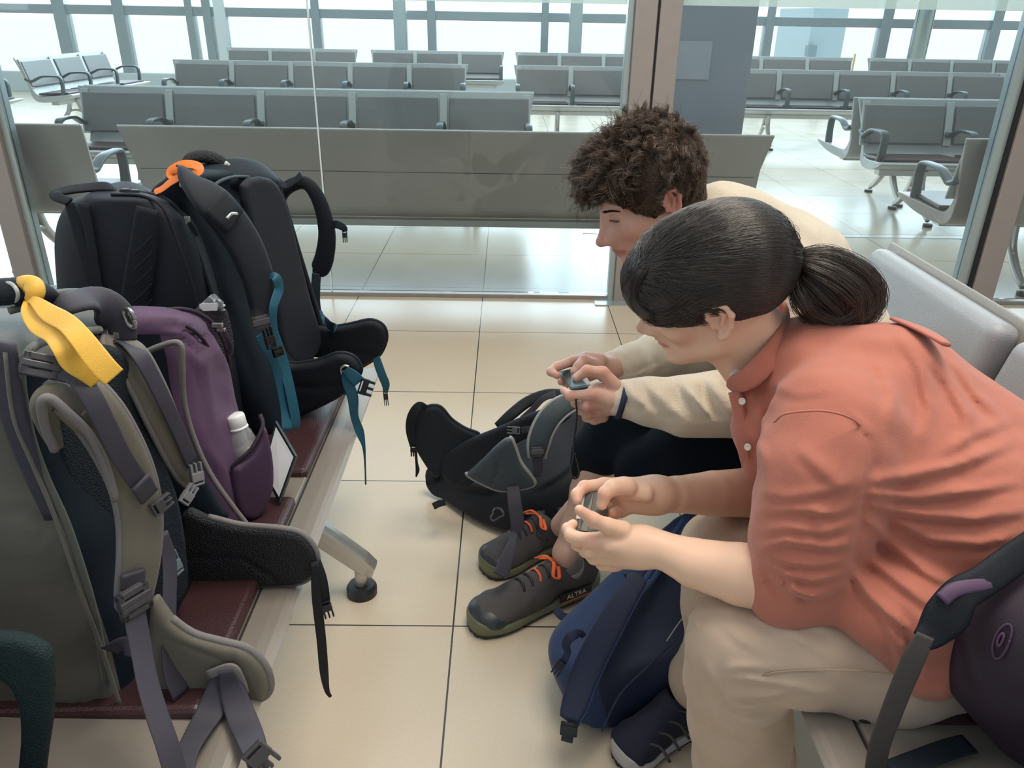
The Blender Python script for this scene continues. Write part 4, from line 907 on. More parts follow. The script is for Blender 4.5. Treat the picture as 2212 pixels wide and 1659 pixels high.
wo = MB().add(V, F).build('film', mat('clear_film', (0.70, 0.74, 0.76), 0.08, spec=1.0, alpha=0.5), Wr, world=True)
md = wo.modifiers.new('t', 'SOLIDIFY'); md.thickness = 0.0006
slab('paper_label', [U(431, 656, 1.478), U(470, 654, 1.478), U(470, 671, 1.478), U(431, 672, 1.478)], Vector((0, -1, 0.1)), 0, 0.001, 1, mat('white_paper', (0.85, 0.85, 0.86), 0.5), Wr)

# ---- A: tall black trekking pack with teal webbing -------------------------------------------
A = tag(empty('trekking_backpack', (-0.65, 1.8, 0.48)), 'tall black trekking backpack with teal webbing and an orange ribbon, farthest along the bench', 'backpack')
lv = []
for a, b, w in (((622, 935), (712, 850), .24), ((596, 870), (700, 780), .24), ((545, 740), (680, 690), .24), ((492, 600), (655, 590), .22), ((445, 480), (625, 480), .17), ((420, 415), (606, 415), .11), ((428, 388), (588, 386), .085)):
    lv.append(quad(U(a[0], a[1], 1.64), U(b[0], b[1], 1.95), w))
loft4('body', lv, F_BLUEBLK, A, e=4.2, dome=(0.03, 0.024), n=7, noise=(0.004, 14, 17), fields=(ripples(0.003, 40, (1, 0.2, 0.8), 5), fold([(430, 480), (470, 600), (520, 720), (560, 860)], 12, -0.010, 0.2), fold([(450, 560), (500, 660), (540, 780)], 12, 0.008)))
pad('back_cushion', [(520, 400), (580, 385), (615, 440), (640, 540), (668, 650), (690, 740), (650, 790), (610, 760), (585, 640), (545, 520)], 1.80, 0.012, 0.012, F_CHAR, A, tx=2.4, res=0.004)
tube('frame_edge', px([(598, 392, 1.93), (620, 460, 1.93), (645, 545, 1.93), (668, 620, 1.93), (692, 700, 1.93), (700, 745, 1.93)], 1.9), 0.007, F_BLK, A)
tube('lid_seam', px([(452, 412, 1.66), (475, 392, 1.70), (510, 382, 1.76), (550, 385, 1.82), (572, 396, 1.88)], 1.7), 0.004, F_SLBLUE, A)
sweep('lid', px([(405, 408, 1.72), (440, 392, 1.76), (480, 382, 1.79), (530, 378, 1.83), (572, 384, 1.88), (592, 402, 1.93)], 1.7), [0.02, 0.035, 0.04, 0.04, 0.035, 0.015], [0.015, 0.022, 0.026, 0.026, 0.022, 0.015], F_BLUEBLK, A, nrm=(0.1, -0.7, 0.7), e=3, seg=20)
sweep('grab_handle', px([(398, 362, 1.75), (412, 342, 1.76), (445, 338, 1.78), (480, 350, 1.80), (497, 362, 1.82)], 1.78), [0.009, 0.013, 0.015, 0.014, 0.007], [0.008, 0.011, 0.012, 0.011, 0.006], F_MESH, A, nrm=(0, -0.8, 0.6))
sweep('handle_end', px([(486, 352, 1.79), (498, 363, 1.80), (505, 372, 1.80)], 1.78), 0.006, 0.005, mat('white_trim', (0.6, 0.62, 0.62), 0.4), A)
# near padded shoulder strap
SN = pX([(398, 372, -0.66), (418, 390, -0.62), (450, 425, -0.585), (490, 470, -0.555), (530, 530, -0.530), (558, 600, -0.515), (570, 660, -0.510), (566, 705, -0.512)], -0.55)
ws = [0.018, 0.030, 0.036, 0.038, 0.038, 0.036, 0.032, 0.022]
sn = sweep('shoulder_strap', SN, ws, [0.008]+[0.012]*6+[0.008], F_BLK, A, nrm=(0.8, -0.6, 0.25), e=3, dome=0.05, seg=18)
sn.data.materials.clear(); sn.data.materials.append(F_CHAR)
piping('piping', SN, ws, 0.010, 0.003, F_BLK, sn, nrm=(0.8, -0.6, 0.25), sides=(-1, 1))
sweep('strap_sleeve', pX([(462, 435, -0.565), (490, 462, -0.545), (506, 478, -0.535)], -0.55), 0.033, 0.008, F_BLK, A, nrm=(0.8, -0.6, 0.25), e=4)
tube('loop', pX([(490, 472, -0.52), (500, 462, -0.515), (512, 462, -0.515)], -0.52), 0.003, M_STEEL, A)
# the far strap stands up as an open loop
FS = px([(560, 640, 1.99), (575, 560, 2.0), (590, 480, 2.0), (608, 420, 2.0), (640, 396, 2.0), (668, 400, 2.0), (692, 440, 2.0), (706, 500, 2.0), (702, 550, 2.0), (692, 580, 2.0), (684, 592, 2.0)], 2.0)
sweep('shoulder_strap', FS, [0.012, 0.016, 0.018, 0.0175, 0.017, 0.017, 0.019, 0.022, 0.025, 0.025, 0.013], [0.010]*11, F_BLK, A, nrm=(0.1, -1, 0.3), e=2.6, seg=16)
strap('load_lifter_webbing', px([(585, 378, 1.97), (600, 390, 1.98), (618, 402, 1.98), (640, 388, 1.98), (652, 378, 1.98)], 1.98), [0.006, 0.008, 0.008, 0.010, 0.012], F_BLK, A, nrm=(0.1, -0.6, 0.8))
strap('strap_tail', px([(684, 590, 1.99), (682, 620, 1.98), (682, 655, 1.97), (688, 680, 1.96), (706, 700, 1.93), (722, 708, 1.90)], 1.97), [0.012, 0.012, 0.012, 0.012, 0.013, 0.012], F_BLUEBLK, A, nrm=(0.3, -1, 0.2))
strap('teal_strap_end', px([(688, 672, 1.955), (694, 690, 1.945), (710, 704, 1.925), (726, 710, 1.90)], 1.95), [0.009, 0.012, 0.013, 0.012], F_TEAL, A, nrm=(0.3, -1, 0.4))
strap('sternum_webbing', px([(718, 485, 1.985), (728, 485, 1.98), (742, 492, 1.98), (746, 500, 1.98)], 1.98), [0.010, 0.010, 0.009, 0.006], F_BLUEBLK, A, nrm=(0.1, -1, 0.2))
clip('sternum_clip', U(745, 508, 1.98), (0, -1, 0.3), (0.05, 0, -1), 0.006, 0.014, M_PLBLK, A)
# hip belts
pad('hip_belt', [(640, 690), (680, 698), (720, 704), (760, 698), (800, 690), (828, 702), (836, 730), (822, 765), (795, 785), (765, 800), (740, 800), (720, 780), (680, 770), (650, 775)], 1.93, 0.016, 0.014, F_BLK, A, res=0.0035,
    fields=(crease(U(660, 770, 1.91), U(740, 762, 1.91), 0.008, -0.005), crease(U(740, 762, 1.91), U(810, 770, 1.91), 0.008, -0.004)), pipe=(F_BLUEBLK, 0.004, 0, 9))
pad('hip_belt', [(590, 790), (640, 784), (690, 776), (730, 762), (762, 768), (780, 790), (776, 812), (745, 850), (690, 880), (630, 905), (595, 900)], 1.74, 0.018, 0.016, F_BLK, A, res=0.0035,
    fields=(crease(U(600, 835, 1.72), U(690, 840, 1.72), 0.008, -0.005), crease(U(690, 840, 1.72), U(760, 830, 1.72), 0.008, -0.004)), pipe=(F_BLUEBLK, 0.004, 0, 7))
strap('belt_webbing', px([(812, 770, 1.92), (818, 790, 1.915), (826, 812, 1.91), (833, 830, 1.91), (833, 848, 1.91)], 1.9), [0.010, 0.0115, 0.0115, 0.011, 0.006], F_TEAL, A, nrm=(0.1, -1, 0.2), t=0.0016)
clip('belt_clip', U(833, 856, 1.91), (0.3, -1, 0.2), (0.02, 0, -1), 0.006, 0.020, M_PLBLK, A)
strap('belt_webbing', px([(744, 800, 1.715), (752, 830, 1.71), (762, 858, 1.705), (766, 900, 1.70), (778, 935, 1.70), (786, 965, 1.70), (789, 1010, 1.70), (790, 1046, 1.70)], 1.7), [0.010, 0.0135, 0.0135, 0.010, 0.011, 0.006, 0.0025, 0.0025], F_TEAL, A, nrm=[(0.1, -1, 0.2)]*4+[(0.6, -0.8, 0.2), (1, -0.4, 0), (1, -0.2, 0), (1, -0.2, 0)], t=0.0016)
strap('belt_webbing', px([(746, 798, 1.712), (762, 812, 1.71), (776, 826, 1.71)], 1.71), [0.010, 0.015, 0.016], F_TEAL, A, nrm=(0.1, -1, 0.2), t=0.0016)
clip('belt_clip', U(788, 836, 1.705), (0.1, -1, 0.2), (1, 0, -0.35), 0.020, 0.016, M_PLBLK, A)
tube('belt_loop', px([(738, 808, 1.71), (736, 796, 1.705), (744, 790, 1.705), (754, 792, 1.705)], 1.71), 0.003, M_STEEL, A)
# teal adjusters on the near strap
strap('teal_webbing', pX([(582, 596, -0.495), (596, 600, -0.480), (602, 625, -0.478), (590, 665, -0.485), (592, 710, -0.488), (600, 745, -0.485), (614, 790, -0.478), (628, 850, -0.468), (638, 905, -0.462), (636, 925, -0.465)], -0.48), [0.006, 0.011, 0.012, 0.010, 0.009, 0.012, 0.013, 0.013, 0.013, 0.012], F_TEAL, A, nrm=(0.8, -0.6, 0.2), t=0.0016)
strap('teal_webbing', pX([(562, 720, -0.500), (572, 745, -0.496), (590, 775, -0.490), (604, 820, -0.486), (616, 880, -0.480), (620, 930, -0.475)], -0.48), [0.013]*6, F_TEAL, A, nrm=(0.8, -0.6, 0.2), t=0.0016)
buckle('ladder_buckle', Ux(562, 696, -0.498), (0.8, -0.6, 0.2), (0.1, 0, 1), 0.020, 0.013, M_PLAST, A, bars=2)
clip('strap_clip', Ux(583, 735, -0.478), (0.8, -0.6, 0.2), (-0.3, 0.2, 1), 0.011, 0.020, M_PLBLK, A)
buckle('strap_buckle', Ux(600, 760, -0.476), (0.8, -0.6, 0.2), (-0.3, 0.2, 1), 0.012, 0.010, M_PLBLK, A)
# orange ribbon
Or = tag(empty('ribbon', tuple(U(400, 370, 1.75))), 'orange ribbon looped round the handle of the tall black backpack', 'ribbon')
strap('loop', px([(396, 386, 1.62), (372, 382, 1.625), (374, 368, 1.63), (398, 355, 1.635), (424, 358, 1.63), (427, 371, 1.62), (406, 384, 1.61)], 1.62), [0.006, 0.009, 0.0115, 0.0115, 0.0115, 0.010, 0.007], M_ORA, Or, nrm=(0.3, -0.6, 0.8), t=0.0009)
strap('tail', px([(414, 376, 1.605), (390, 382, 1.60), (368, 394, 1.60), (350, 408, 1.60), (332, 416, 1.605)], 1.6), [0.008, 0.011, 0.011, 0.010, 0.009], M_ORA, Or, nrm=(-0.3, -0.6, 0.8), t=0.0009)
tube('gate_hook', px([(404, 376, 1.59), (398, 388, 1.588), (392, 398, 1.587), (396, 402, 1.587)], 1.6), 0.0045, mat('cream_hook', (0.55, 0.52, 0.45), 0.35), A)
# ================================================================ people
def skin_col(base, spots):
    """vertex colours: base skin with soft tinted places (centre, radius, colour, weight)"""
    def f(P):
        c = np.tile(np.array(base, np.float32), (len(P), 1)); n = vnoise(P, 60, 3)*0.04+vnoise(P, 17, 4)*0.05; c = c*(1+n[:, None])
        for ce, r, col, w in spots:
            ce = np.array(ce, np.float32)
            if ce.ndim == 1: d = np.linalg.norm(P-ce, axis=1)
            else:
                ba = ce[1]-ce[0]; t = np.clip(((P-ce[0]) @ ba)/(ba @ ba), 0, 1); d = np.linalg.norm(P-ce[0]-t[:, None]*ba, axis=1)
            k = (w*np.clip(1.4-d/r, 0, 1)**1.2 if r < 0.02 else w*np.exp(-(d/r)**2))[:, None]; c = c*(1-k)+np.array(col, np.float32)*k
        return np.clip(c, 0, 1)
    return f
def join(name, obs, m, parent):
    """several surfaces of one body into a single mesh"""
    V = []; F = []; Cc = []
    for o in obs:
        me = o.data; n = len(V); V += [v.co[:] for v in me.vertices]; F += [tuple(i+n for i in p.vertices) for p in me.polygons]
        a = me.color_attributes.get('Col'); b = np.zeros(len(me.vertices)*4, np.float32); a.data.foreach_get('color', b); Cc.append(b)
        bpy.data.objects.remove(o); bpy.data.meshes.remove(me)
    me = bpy.data.meshes.new(name); me.from_pydata(V, [], F); a = me.color_attributes.new('Col', 'FLOAT_COLOR', 'POINT'); a.data.foreach_set('color', np.concatenate(Cc))
    o = link(name, me, m); put(o, parent); return o
class Frame:
    """head frame: origin between the ears, f forward, s to the near side, u up; s-scale hs"""
    def __init__(s, O, yaw, pitch, roll, k):
        F = np.array([-math.cos(yaw)*math.cos(pitch), math.sin(yaw)*math.cos(pitch), -math.sin(pitch)])
        Sd = np.array([-math.sin(yaw), -math.cos(yaw), 0.0]); Up = np.cross(F, Sd); Up = Up if Up[2] > 0 else -Up
        c, r = math.cos(roll), math.sin(roll); S2 = c*Sd-r*Up; U2 = r*Sd+c*Up
        s.O = np.array(O, float); s.F, s.S, s.Up, s.k = F, S2, U2, k
        s.R = np.stack([F, S2, U2], 1)
    def __call__(s, f, sd, u): return s.O+s.k*(f*s.F+sd*s.S+u*s.Up)
    def rot(s, a):            # rotate in the f-u plane
        c, q = math.cos(a), math.sin(a); return s.R @ np.array([[c, 0, -q], [0, 1, 0], [q, 0, c]])
def head_sdf(q, Fr, male=True):
    k = Fr.k; E = lambda f, sd, u, a, b, c, kk=0.02, op='u', an=0.0: q.ell(Fr(f, sd, u), (a*k, b*k, c*k), Fr.rot(an), kk*k, op)
    Cn = lambda a, b, ra, rb, kk=0.01, op='u': q.cone(Fr(*a), Fr(*b), ra*k, rb*k, kk*k, op)
    E(-0.002, 0, 0.048, 0.092, 0.076, 0.082); E(0.050, 0, 0.045, 0.048, 0.058, 0.052, 0.01); E(-0.045, 0, 0.02, 0.045, 0.055, 0.050, 0.01)
    E(0.045, 0, -0.022, 0.050, 0.056, 0.062, 0.03)
    if male: E(0.060, 0, -0.070, 0.038, 0.034, 0.030, 0.03)
    else: E(0.055, 0, -0.066, 0.038, 0.036, 0.030, 0.03)
    for s_ in (-1, 1):
        Cn((0.004, s_*0.056, -0.030), (0.014, s_*0.050, -0.058), 0.014, 0.012, 0.03); Cn((0.014, s_*0.050, -0.058), (0.080, s_*0.018, -0.090), 0.012, 0.013, 0.03)
        E(0.070, s_*0.042, -0.014, 0.022, 0.020, 0.022, 0.025)                      # cheek
        Cn((0.094, s_*0.012, 0.030), (0.082, s_*0.046, 0.032), 0.009, 0.007, 0.02)     # brow
        E(0.1015, s_*0.036, 0.018, 0.0165, 0.0185, 0.0090, 0.005, 's')                     # orbit
        E(0.0800, s_*0.033, 0.016, 0.0120, 0.0140, 0.0095, 0.003)                       # lid over the eye ball
        Cn((0.0915, s_*0.021, 0.0145), (0.0860, s_*0.045, 0.0120), 0.0024, 0.0020, 0.002); Cn((0.0945, s_*0.022, 0.0110), (0.0885, s_*0.045, 0.0090), 0.0016, 0.0016, 0.0015, 's')  # lid rim
        E(0.119, s_*0.0115, -0.030, 0.0095, 0.0065, 0.0075, 0.006); E(0.104, s_*0.016, -0.024, 0.014, 0.010, 0.016, 0.010)                      # nostril wing
        E(0.124, s_*0.006, -0.040, 0.0045, 0.003, 0.004, 0.004, 's')
    Cn((0.095, 0, 0.028), (0.110, 0, 0.006), 0.010, 0.0065, 0.012); Cn((0.110, 0, 0.006), (0.132, 0, -0.026), 0.0065, 0.0078, 0.008); Cn((0.132, 0, -0.027), (0.112, 0, -0.034), 0.0075, 0.010, 0.010); E(0.104, 0, -0.022, 0.016, 0.017, 0.016, 0.012)
    E(0.072, 0, 0.002, 0.032, 0.040, 0.045, 0.02); E(0.098, 0, -0.048, 0.014, 0.022, 0.014, 0.016)
    for s_ in (-1, 1):
        Cn((0.1125, 0, -0.054), (0.098, s_*0.021, -0.0585), 0.0050, 0.0025, 0.003); Cn((0.1100, 0, -0.0660), (0.097, s_*0.020, -0.0612), 0.0062, 0.0025, 0.003)
    Cn((0.1195, 0, -0.0600), (0.103, -0.022, -0.0600), 0.0018, 0.0018, 0.002, 's'); Cn((0.1195, 0, -0.0600), (0.103, 0.022, -0.0600), 0.0018, 0.0018, 0.002, 's')
    Cn((0.118, -0.012, -0.0755), (0.118, 0.012, -0.0755), 0.007, 0.007, 0.010, 's')
    E(0.094, 0, -0.090, 0.017, 0.020, 0.016, 0.018)
def ear_sdf(q, Fr, s_, es=1.0):
    k = Fr.k*es; P = lambda f, d, u: Fr(f*es, s_*(0.072+d*es), u*es)
    z_ = es; ring = [(0.012, 0.004, 0.010), (0.010, 0.008, 0.026), (-0.002, 0.012, 0.034), (-0.015, 0.014, 0.030), (-0.020, 0.015, 0.014), (-0.015, 0.012, -0.004), (-0.006, 0.008, -0.018)]
    q.chain([P(*p) for p in ring], [0.0032*k, 0.0035*k, 0.0038*k, 0.0038*k, 0.0038*k, 0.0035*k, 0.006*k], 0.004*k)
    q.ell(P(-0.004, 0.005, 0.010), (0.017*k, 0.005*k, 0.025*k), Fr.rot(-0.15), 0.004*k)
    q.ell(P(-0.001, 0.013, 0.012), (0.009*k, 0.007*k, 0.017*k), Fr.rot(-0.15), 0.004*k, 's')
    q.chain([P(-0.006, 0.009, 0.026), P(-0.010, 0.010, 0.014), P(-0.004, 0.009, 0.0)], [0.003*k]*3, 0.004*k)
    q.ell(P(0.008, 0.005, -0.002), (0.004*k, 0.004*k, 0.006*k), None, 0.003*k); q.ell(P(-0.001, 0.006, -0.020), (0.007*k, 0.0045*k, 0.008*k), None, 0.005*k)
def fing(q, pts, rs, k=0.006): q.chain([tuple(p) for p in pts], rs, k)
def u3(*a): return [tuple(U(*p)) for p in a]
M_SKIN1 = vcol_mat('skin_man', 0.46, sss=0.12, bump=0.12, bscale=420)
M_SKIN2 = vcol_mat('skin_woman', 0.44, sss=0.12, bump=0.06, bscale=420)
SK1 = (0.68, 0.405, 0.325); SK2 = (0.86, 0.56, 0.41)
def knuckles(pts, col, r=0.008, w=0.25): return [(p, r, col, w) for p in pts]

# ---------------------------------------------------------------- the man
MAN = tag(empty('person', (0.80, 1.72, 0.47)), 'seated person with tousled curly brown hair, cream fleece and black shorts', 'person')
HM = Frame(tuple(U(1416, 427, 1.60)), -0.20, math.radians(27), math.radians(0), 1.05)
RED = (0.55, 0.20, 0.17)
obs = []
q = Sdf(0.0023); head_sdf(q, HM, True); ear_sdf(q, HM, 1); ear_sdf(q, HM, -1)
nk = tuple(U(1575, 560, 1.62))
HSM = q; q.cone(HM(-0.020, 0, -0.02), nk, 0.054, 0.062, 0.03); q.cone(HM(0.02, 0, -0.06), nk, 0.042, 0.056, 0.03)
sp_ = [(HM(0.112, 0, -0.060), 0.011, (0.50, 0.15, 0.15), 0.8), ((HM(0.112, 0, -0.055), HM(0.101, 0.020, -0.059)), 0.006, (0.48, 0.14, 0.14), 0.8), ((HM(0.109, 0, -0.066), HM(0.100, 0.018, -0.061)), 0.007, (0.48, 0.14, 0.14), 0.8),
       (HM(0.136, 0, -0.026), 0.022, (0.60, 0.22, 0.18), 0.55), (HM(0.075, 0.05, -0.020), 0.025, (0.62, 0.25, 0.20), 0.4), (HM(-0.005, 0.085, 0.01), 0.028, (0.66, 0.24, 0.20), 0.6),
       (HM(0.092, 0.03, 0.012), 0.014, (0.42, 0.20, 0.17), 0.5), (HM(0.085, 0.02, -0.075), 0.03, (0.50, 0.28, 0.23), 0.35), ((HSM.push(np.array([HM(0.10, 0.021, 0.0120)]), 0, 0.0001, 8)[0], HSM.push(np.array([HM(0.095, 0.046, 0.0100)]), 0, 0.0001, 8)[0]), 0.0014, (0.08, 0.045, 0.04), 0.9)]
for i in range(5): sp_.append((HM(0.094-0.02*i*0.3, 0.03+0.008*i, 0.055+0.006*(i % 3)), 0.0022, (0.55, 0.2, 0.16), 0.6))
obs.append(q.mesh('h', None, color=skin_col(SK1, sp_)))
# near hand with the device
q = Sdf(0.0020); Yn = 1.46
w0 = U(1400, 868, 1.46); w1 = U(1338, 862, 1.46); pm = U(1300, 858, 1.465)
q.cone(w0, w1, 0.030, 0.028, 0.02); q.rbox(U(1302, 856, 1.470), (0.030, 0.013, 0.040), np.array(basis((-0.15, -0.9, 0.35), (0.25, 0.2, 1.0))), 0.012, 0.02)
q.cone(w1, U(1292, 842, 1.46), 0.027, 0.017, 0.02); q.cone(w1, U(1288, 885, 1.475), 0.026, 0.018, 0.02)
fing(q, u3((1326, 832, 1.455), (1302, 805, 1.455), (1268, 800, 1.45), (1245, 815, 1.45)), [0.016, 0.0125, 0.0105, 0.0085])          # thumb
fing(q, u3((1300, 850, 1.45), (1278, 852, 1.445), (1232, 855, 1.452), (1217, 843, 1.475)), [0.014, 0.0115, 0.010, 0.008])          # index
fing(q, u3((1295, 872, 1.455), (1268, 876, 1.445), (1244, 870, 1.47), (1240, 858, 1.50)), [0.014, 0.0115, 0.010, 0.008])           # middle
fing(q, u3((1298, 888, 1.465), (1272, 894, 1.455), (1254, 886, 1.475), (1252, 870, 1.505)), [0.014, 0.0112, 0.0098, 0.008])          # ring
fing(q, u3((1302, 900, 1.475), (1284, 907, 1.470), (1267, 902, 1.485), (1264, 888, 1.510)), [0.013, 0.010, 0.009, 0.0075])          # little
hs_ = knuckles([U(1281, 851, 1.435), U(1232, 850, 1.442), U(1270, 876, 1.433), U(1274, 894, 1.445), U(1302, 800, 1.445), U(1268, 796, 1.44)], (0.60, 0.22, 0.18), 0.012, 0.5)+[(U(1244, 812, 1.441), 0.006, (0.72, 0.47, 0.42), 0.8)]
obs.append(q.mesh('h', None, color=skin_col(SK1, hs_)))
# far hand
q = Sdf(0.0020)
w0 = U(1360, 800, 1.66); w1 = U(1312, 795, 1.63)
q.cone(w0, w1, 0.030, 0.027, 0.02); q.rbox(U(1284, 788, 1.615), (0.028, 0.013, 0.032), np.array(basis((-0.1, -0.5, 0.85), (0.1, 1, 0.4))), 0.012, 0.02); q.cone(w1, U(1262, 778, 1.60), 0.025, 0.016, 0.02)
fing(q, u3((1290, 790, 1.59), (1262, 778, 1.575), (1250, 790, 1.555), (1240, 802, 1.545)), [0.015, 0.012, 0.010, 0.0085])
fing(q, u3((1270, 776, 1.61), (1238, 780, 1.60), (1203, 792, 1.585), (1190, 803, 1.565), (1203, 811, 1.545)), [0.013, 0.0112, 0.0100, 0.009, 0.008])
fing(q, u3((1275, 790, 1.63), (1240, 800, 1.625), (1214, 812, 1.60), (1212, 825, 1.575)), [0.013, 0.0112, 0.0100, 0.008])
fing(q, u3((1280, 800, 1.635), (1250, 812, 1.63), (1226, 822, 1.61), (1222, 832, 1.59)), [0.013, 0.011, 0.0095, 0.008])
fing(q, u3((1290, 806, 1.635), (1262, 820, 1.63), (1242, 828, 1.615), (1236, 836, 1.60)), [0.012, 0.0098, 0.0088, 0.0075])
hs_ = knuckles([U(1262, 772, 1.56), U(1237, 776, 1.585), U(1198, 796, 1.57), U(1204, 810, 1.54)], (0.60, 0.22, 0.18), 0.012, 0.5)+[(U(1243, 796, 1.535), 0.006, (0.72, 0.47, 0.42), 0.7)]
obs.append(q.mesh('h', None, color=skin_col(SK1, hs_)))
# bare shin down to the sock, the crossed shin behind it, and the core inside the clothes
q = Sdf(0.004)
kf = U(1303, 960, 1.66); an = U(1228, 1210, 1.60)
q.chain([tuple(kf), tuple(U(1290, 1010, 1.665)), tuple(U(1275, 1060, 1.68)), tuple(U(1245, 1140, 1.66)), tuple(U(1222, 1195, 1.645)), (0.178, 1.638, 0.10)], [0.046, 0.044, 0.048, 0.037, 0.031, 0.030], 0.02)
q.ell(U(1224, 1202, 1.615), (0.013, 0.010, 0.016), None, 0.035)
q.chain([(0.315, 1.62, 0.44), (0.26, 1.72, 0.30), (0.17, 1.79, 0.12)], [0.048, 0.043, 0.034], 0.02)
q.chain([(0.78, 1.72, 0.60), (0.66, 1.68, 0.80), (0.52, 1.65, 0.95)], [0.12, 0.12, 0.09], 0.03)
q.chain([(0.74, 1.62, 0.56), (0.46, 1.58, 0.50)], [0.075, 0.055], 0.03); q.chain([(0.76, 1.82, 0.56), tuple(kf)], [0.070, 0.044], 0.01)
q.chain([(0.54, 1.50, 0.92), (0.55, 1.47, 0.69), tuple(U(1400, 868, 1.46))], [0.055, 0.042, 0.030], 0.02); q.chain([(0.54, 1.80, 0.92), (0.50, 1.80, 0.70), tuple(U(1360, 800, 1.66))], [0.055, 0.042, 0.030], 0.02)
obs.append(q.mesh('h', None, color=skin_col((0.66, 0.42, 0.35), [])))
join('body', obs, M_SKIN1, MAN)
# eyebrow, lashes
M_HAIR1 = mat('hair_brown', (0.045, 0.028, 0.020), 0.95, spec=0.05, bump=1.0, bscale=260)
def brow(name, Fr, m, parent, s_=1, n=130):
    S_ = []
    for i in range(n):
        t = random.random(); b = HSM.push(np.array([Fr(0.112-0.020*t, s_*(0.012+0.042*t), 0.0310+0.003*math.sin(t*3)+random.uniform(-0.0020, 0.0020))]), -0.0003, 0.0002, 6)[0].astype(float); d = (Fr(0.09, s_*0.05, 0.036)-Fr(0.1, s_*0.02, 0.034)); d /= np.linalg.norm(d)
        S_.append([b+d*0.011*j/3+Fr.F*0.0012*0+Fr.S*s_*0.0008*j for j in range(4)])
    hair(name, np.array(S_), [0.00028, 0.00025, 0.0002, 0.0001], m, parent)
def lashes(Fr, m, parent, s_):
    S_ = []
    for i in range(26):
        t = i/25; b = HSM.push(np.array([Fr(0.100-0.006*t, s_*(0.021+0.024*t), 0.0125-0.0020*t)]), -0.0003, 0.0002, 8)[0].astype(float); S_.append([b+Fr.k*(Fr.F*0.0045*j/3+Fr.S*s_*0.0015*j/3-Fr.Up*(0.0025*j/3-0.001*(j/3)**2)) for j in range(4)])
    hair('eyelashes', np.array(S_), [0.0002, 0.0002, 0.00015, 0.0001], m, parent)
for s_ in (-1, 1): lashes(HM, M_HAIR1, MAN, s_)
brow('eyebrow', HM, M_HAIR1, MAN, 1); brow('eyebrow', HM, M_HAIR1, MAN, -1)
# hair: scalp volume and curly locks
q = Sdf(0.004)
q.ell(HM(-0.006, 0, 0.058), (0.105*1.1, 0.088*1.1, 0.090*1.1), HM.R, 0.01); q.ell(HM(0.050, 0, 0.082), (0.058, 0.070, 0.042), HM.rot(0.3), 0.02)
q.ell(HM(-0.050, 0, 0.025), (0.050, 0.070, 0.068), HM.R, 0.02)
q.cone(HM(0.020, 0.070, 0.040), HM(0.022, 0.070, 0.004), 0.010, 0.005, 0.01); q.cone(HM(-0.040, 0.050, 0.01), HM(-0.050, 0.040, -0.045), 0.026, 0.022, 0.02); q.cone(HM(-0.055, 0, 0.00), HM(-0.062, 0, -0.055), 0.040, 0.032, 0.02)
q.ell(HM(0.105, 0, 0.000), (0.062, 0.10, 0.055), HM.rot(-0.25), 0.01, 's'); q.ell(HM(-0.004, 0.085, 0.006), (0.020, 0.03, 0.032), HM.R, 0.01, 's')
q.field(lambda P: 0.004*vnoise(P, 120, 2)+0.003*vnoise(P, 240, 5))
hm = q.mesh('hair_scalp', M_HAIR1, MAN)
def curls(Fr, n_guides, per, seed, parent, m, name='hair'):
    """tousled locks: short and close at the sides and nape, long and forward on top"""
    r = np.random.default_rng(seed); out = []; K = 18
    for g in range(n_guides):
        while True:
            d = r.normal(size=3); d /= np.linalg.norm(d)
            if d[2] < -0.75 or (d[2] < -0.25 and -0.45 < d[0] < 0.06): continue
            if d[0] > 0.40 and d[2] < 0.36: continue
            if d[0] > 0.30 and d[2] < 0.12: continue
            if d[0] > -0.28 and d[0] < 0.06 and d[2] < -0.02: continue
            if d[0] > 0.0 and d[2] < -0.38: continue
            break
        root = np.array([-0.002+0.090*d[0], 0.077*d[1], 0.052+0.076*d[2]]) + (np.array([0.008, 0, 0.008]) if d[0] > 0.3 else 0)
        top = max(0.0, d[2]); front = max(0.0, d[0]); side = 1-top
        L = 0.024+0.026*top+0.034*front*top+0.014*r.random()
        aim = np.array([0.75+0.5*front, 0.3*(r.random()-0.5), -0.10-0.75*side*(1-front)]); aim -= d*(aim @ d); aim /= np.linalg.norm(aim)+1e-9
        flow = aim*(0.75+0.3*r.random())+d*(0.30+0.55*top*(0.6+0.6*r.random()))+r.normal(size=3)*0.22; flow /= np.linalg.norm(flow)
        a = np.cross(flow, r.normal(size=3)); a /= np.linalg.norm(a); b = np.cross(flow, a)
        turns = r.uniform(0.7, 1.5); rad = r.uniform(0.006, 0.0115)*(0.5+0.5*top); ph = r.uniform(0, 6.28); drop = r.uniform(0.0, 0.35)*L*front
        t = np.linspace(0, 1, K)
        gx = root+flow*L*t[:, None]+(a*np.cos(ph+turns*6.28*t)[:, None]+b*np.sin(ph+turns*6.28*t)[:, None])*(rad*np.minimum(1, t*2.2))[:, None]-np.array([0, 0, 1])*(drop*t*t)[:, None]
        for j in range(per):
            o = r.normal(size=3)*0.0034; e = r.normal(size=3)*0.0022; wv = r.uniform(0, 6.28); fz = r.normal(size=3)*(0.0005 if r.random() < 0.85 else 0.0016)
            s_ = gx+o*(1-0.55*t[:, None])+e*(t**1.5)[:, None]+fz*np.sin(7*t+wv)[:, None]
            if r.random() < 0.05: s_ = root+o+(s_-root-o)*1.35
            out.append(s_)
    A_ = np.array(out); Wd = Fr.O+Fr.k*(A_ @ Fr.R.T)
    Wd[:, 2:] = SM.push(Wd[:, 2:], 0.001, None, 2)
    return hair(name, Wd, np.linspace(0.00045, 0.00022, K), m, parent)
M_HAIR1B = mat('hair_brown_strands', (0.100, 0.064, 0.046), 0.36, spec=0.6)
SM = q; SM.fields = []
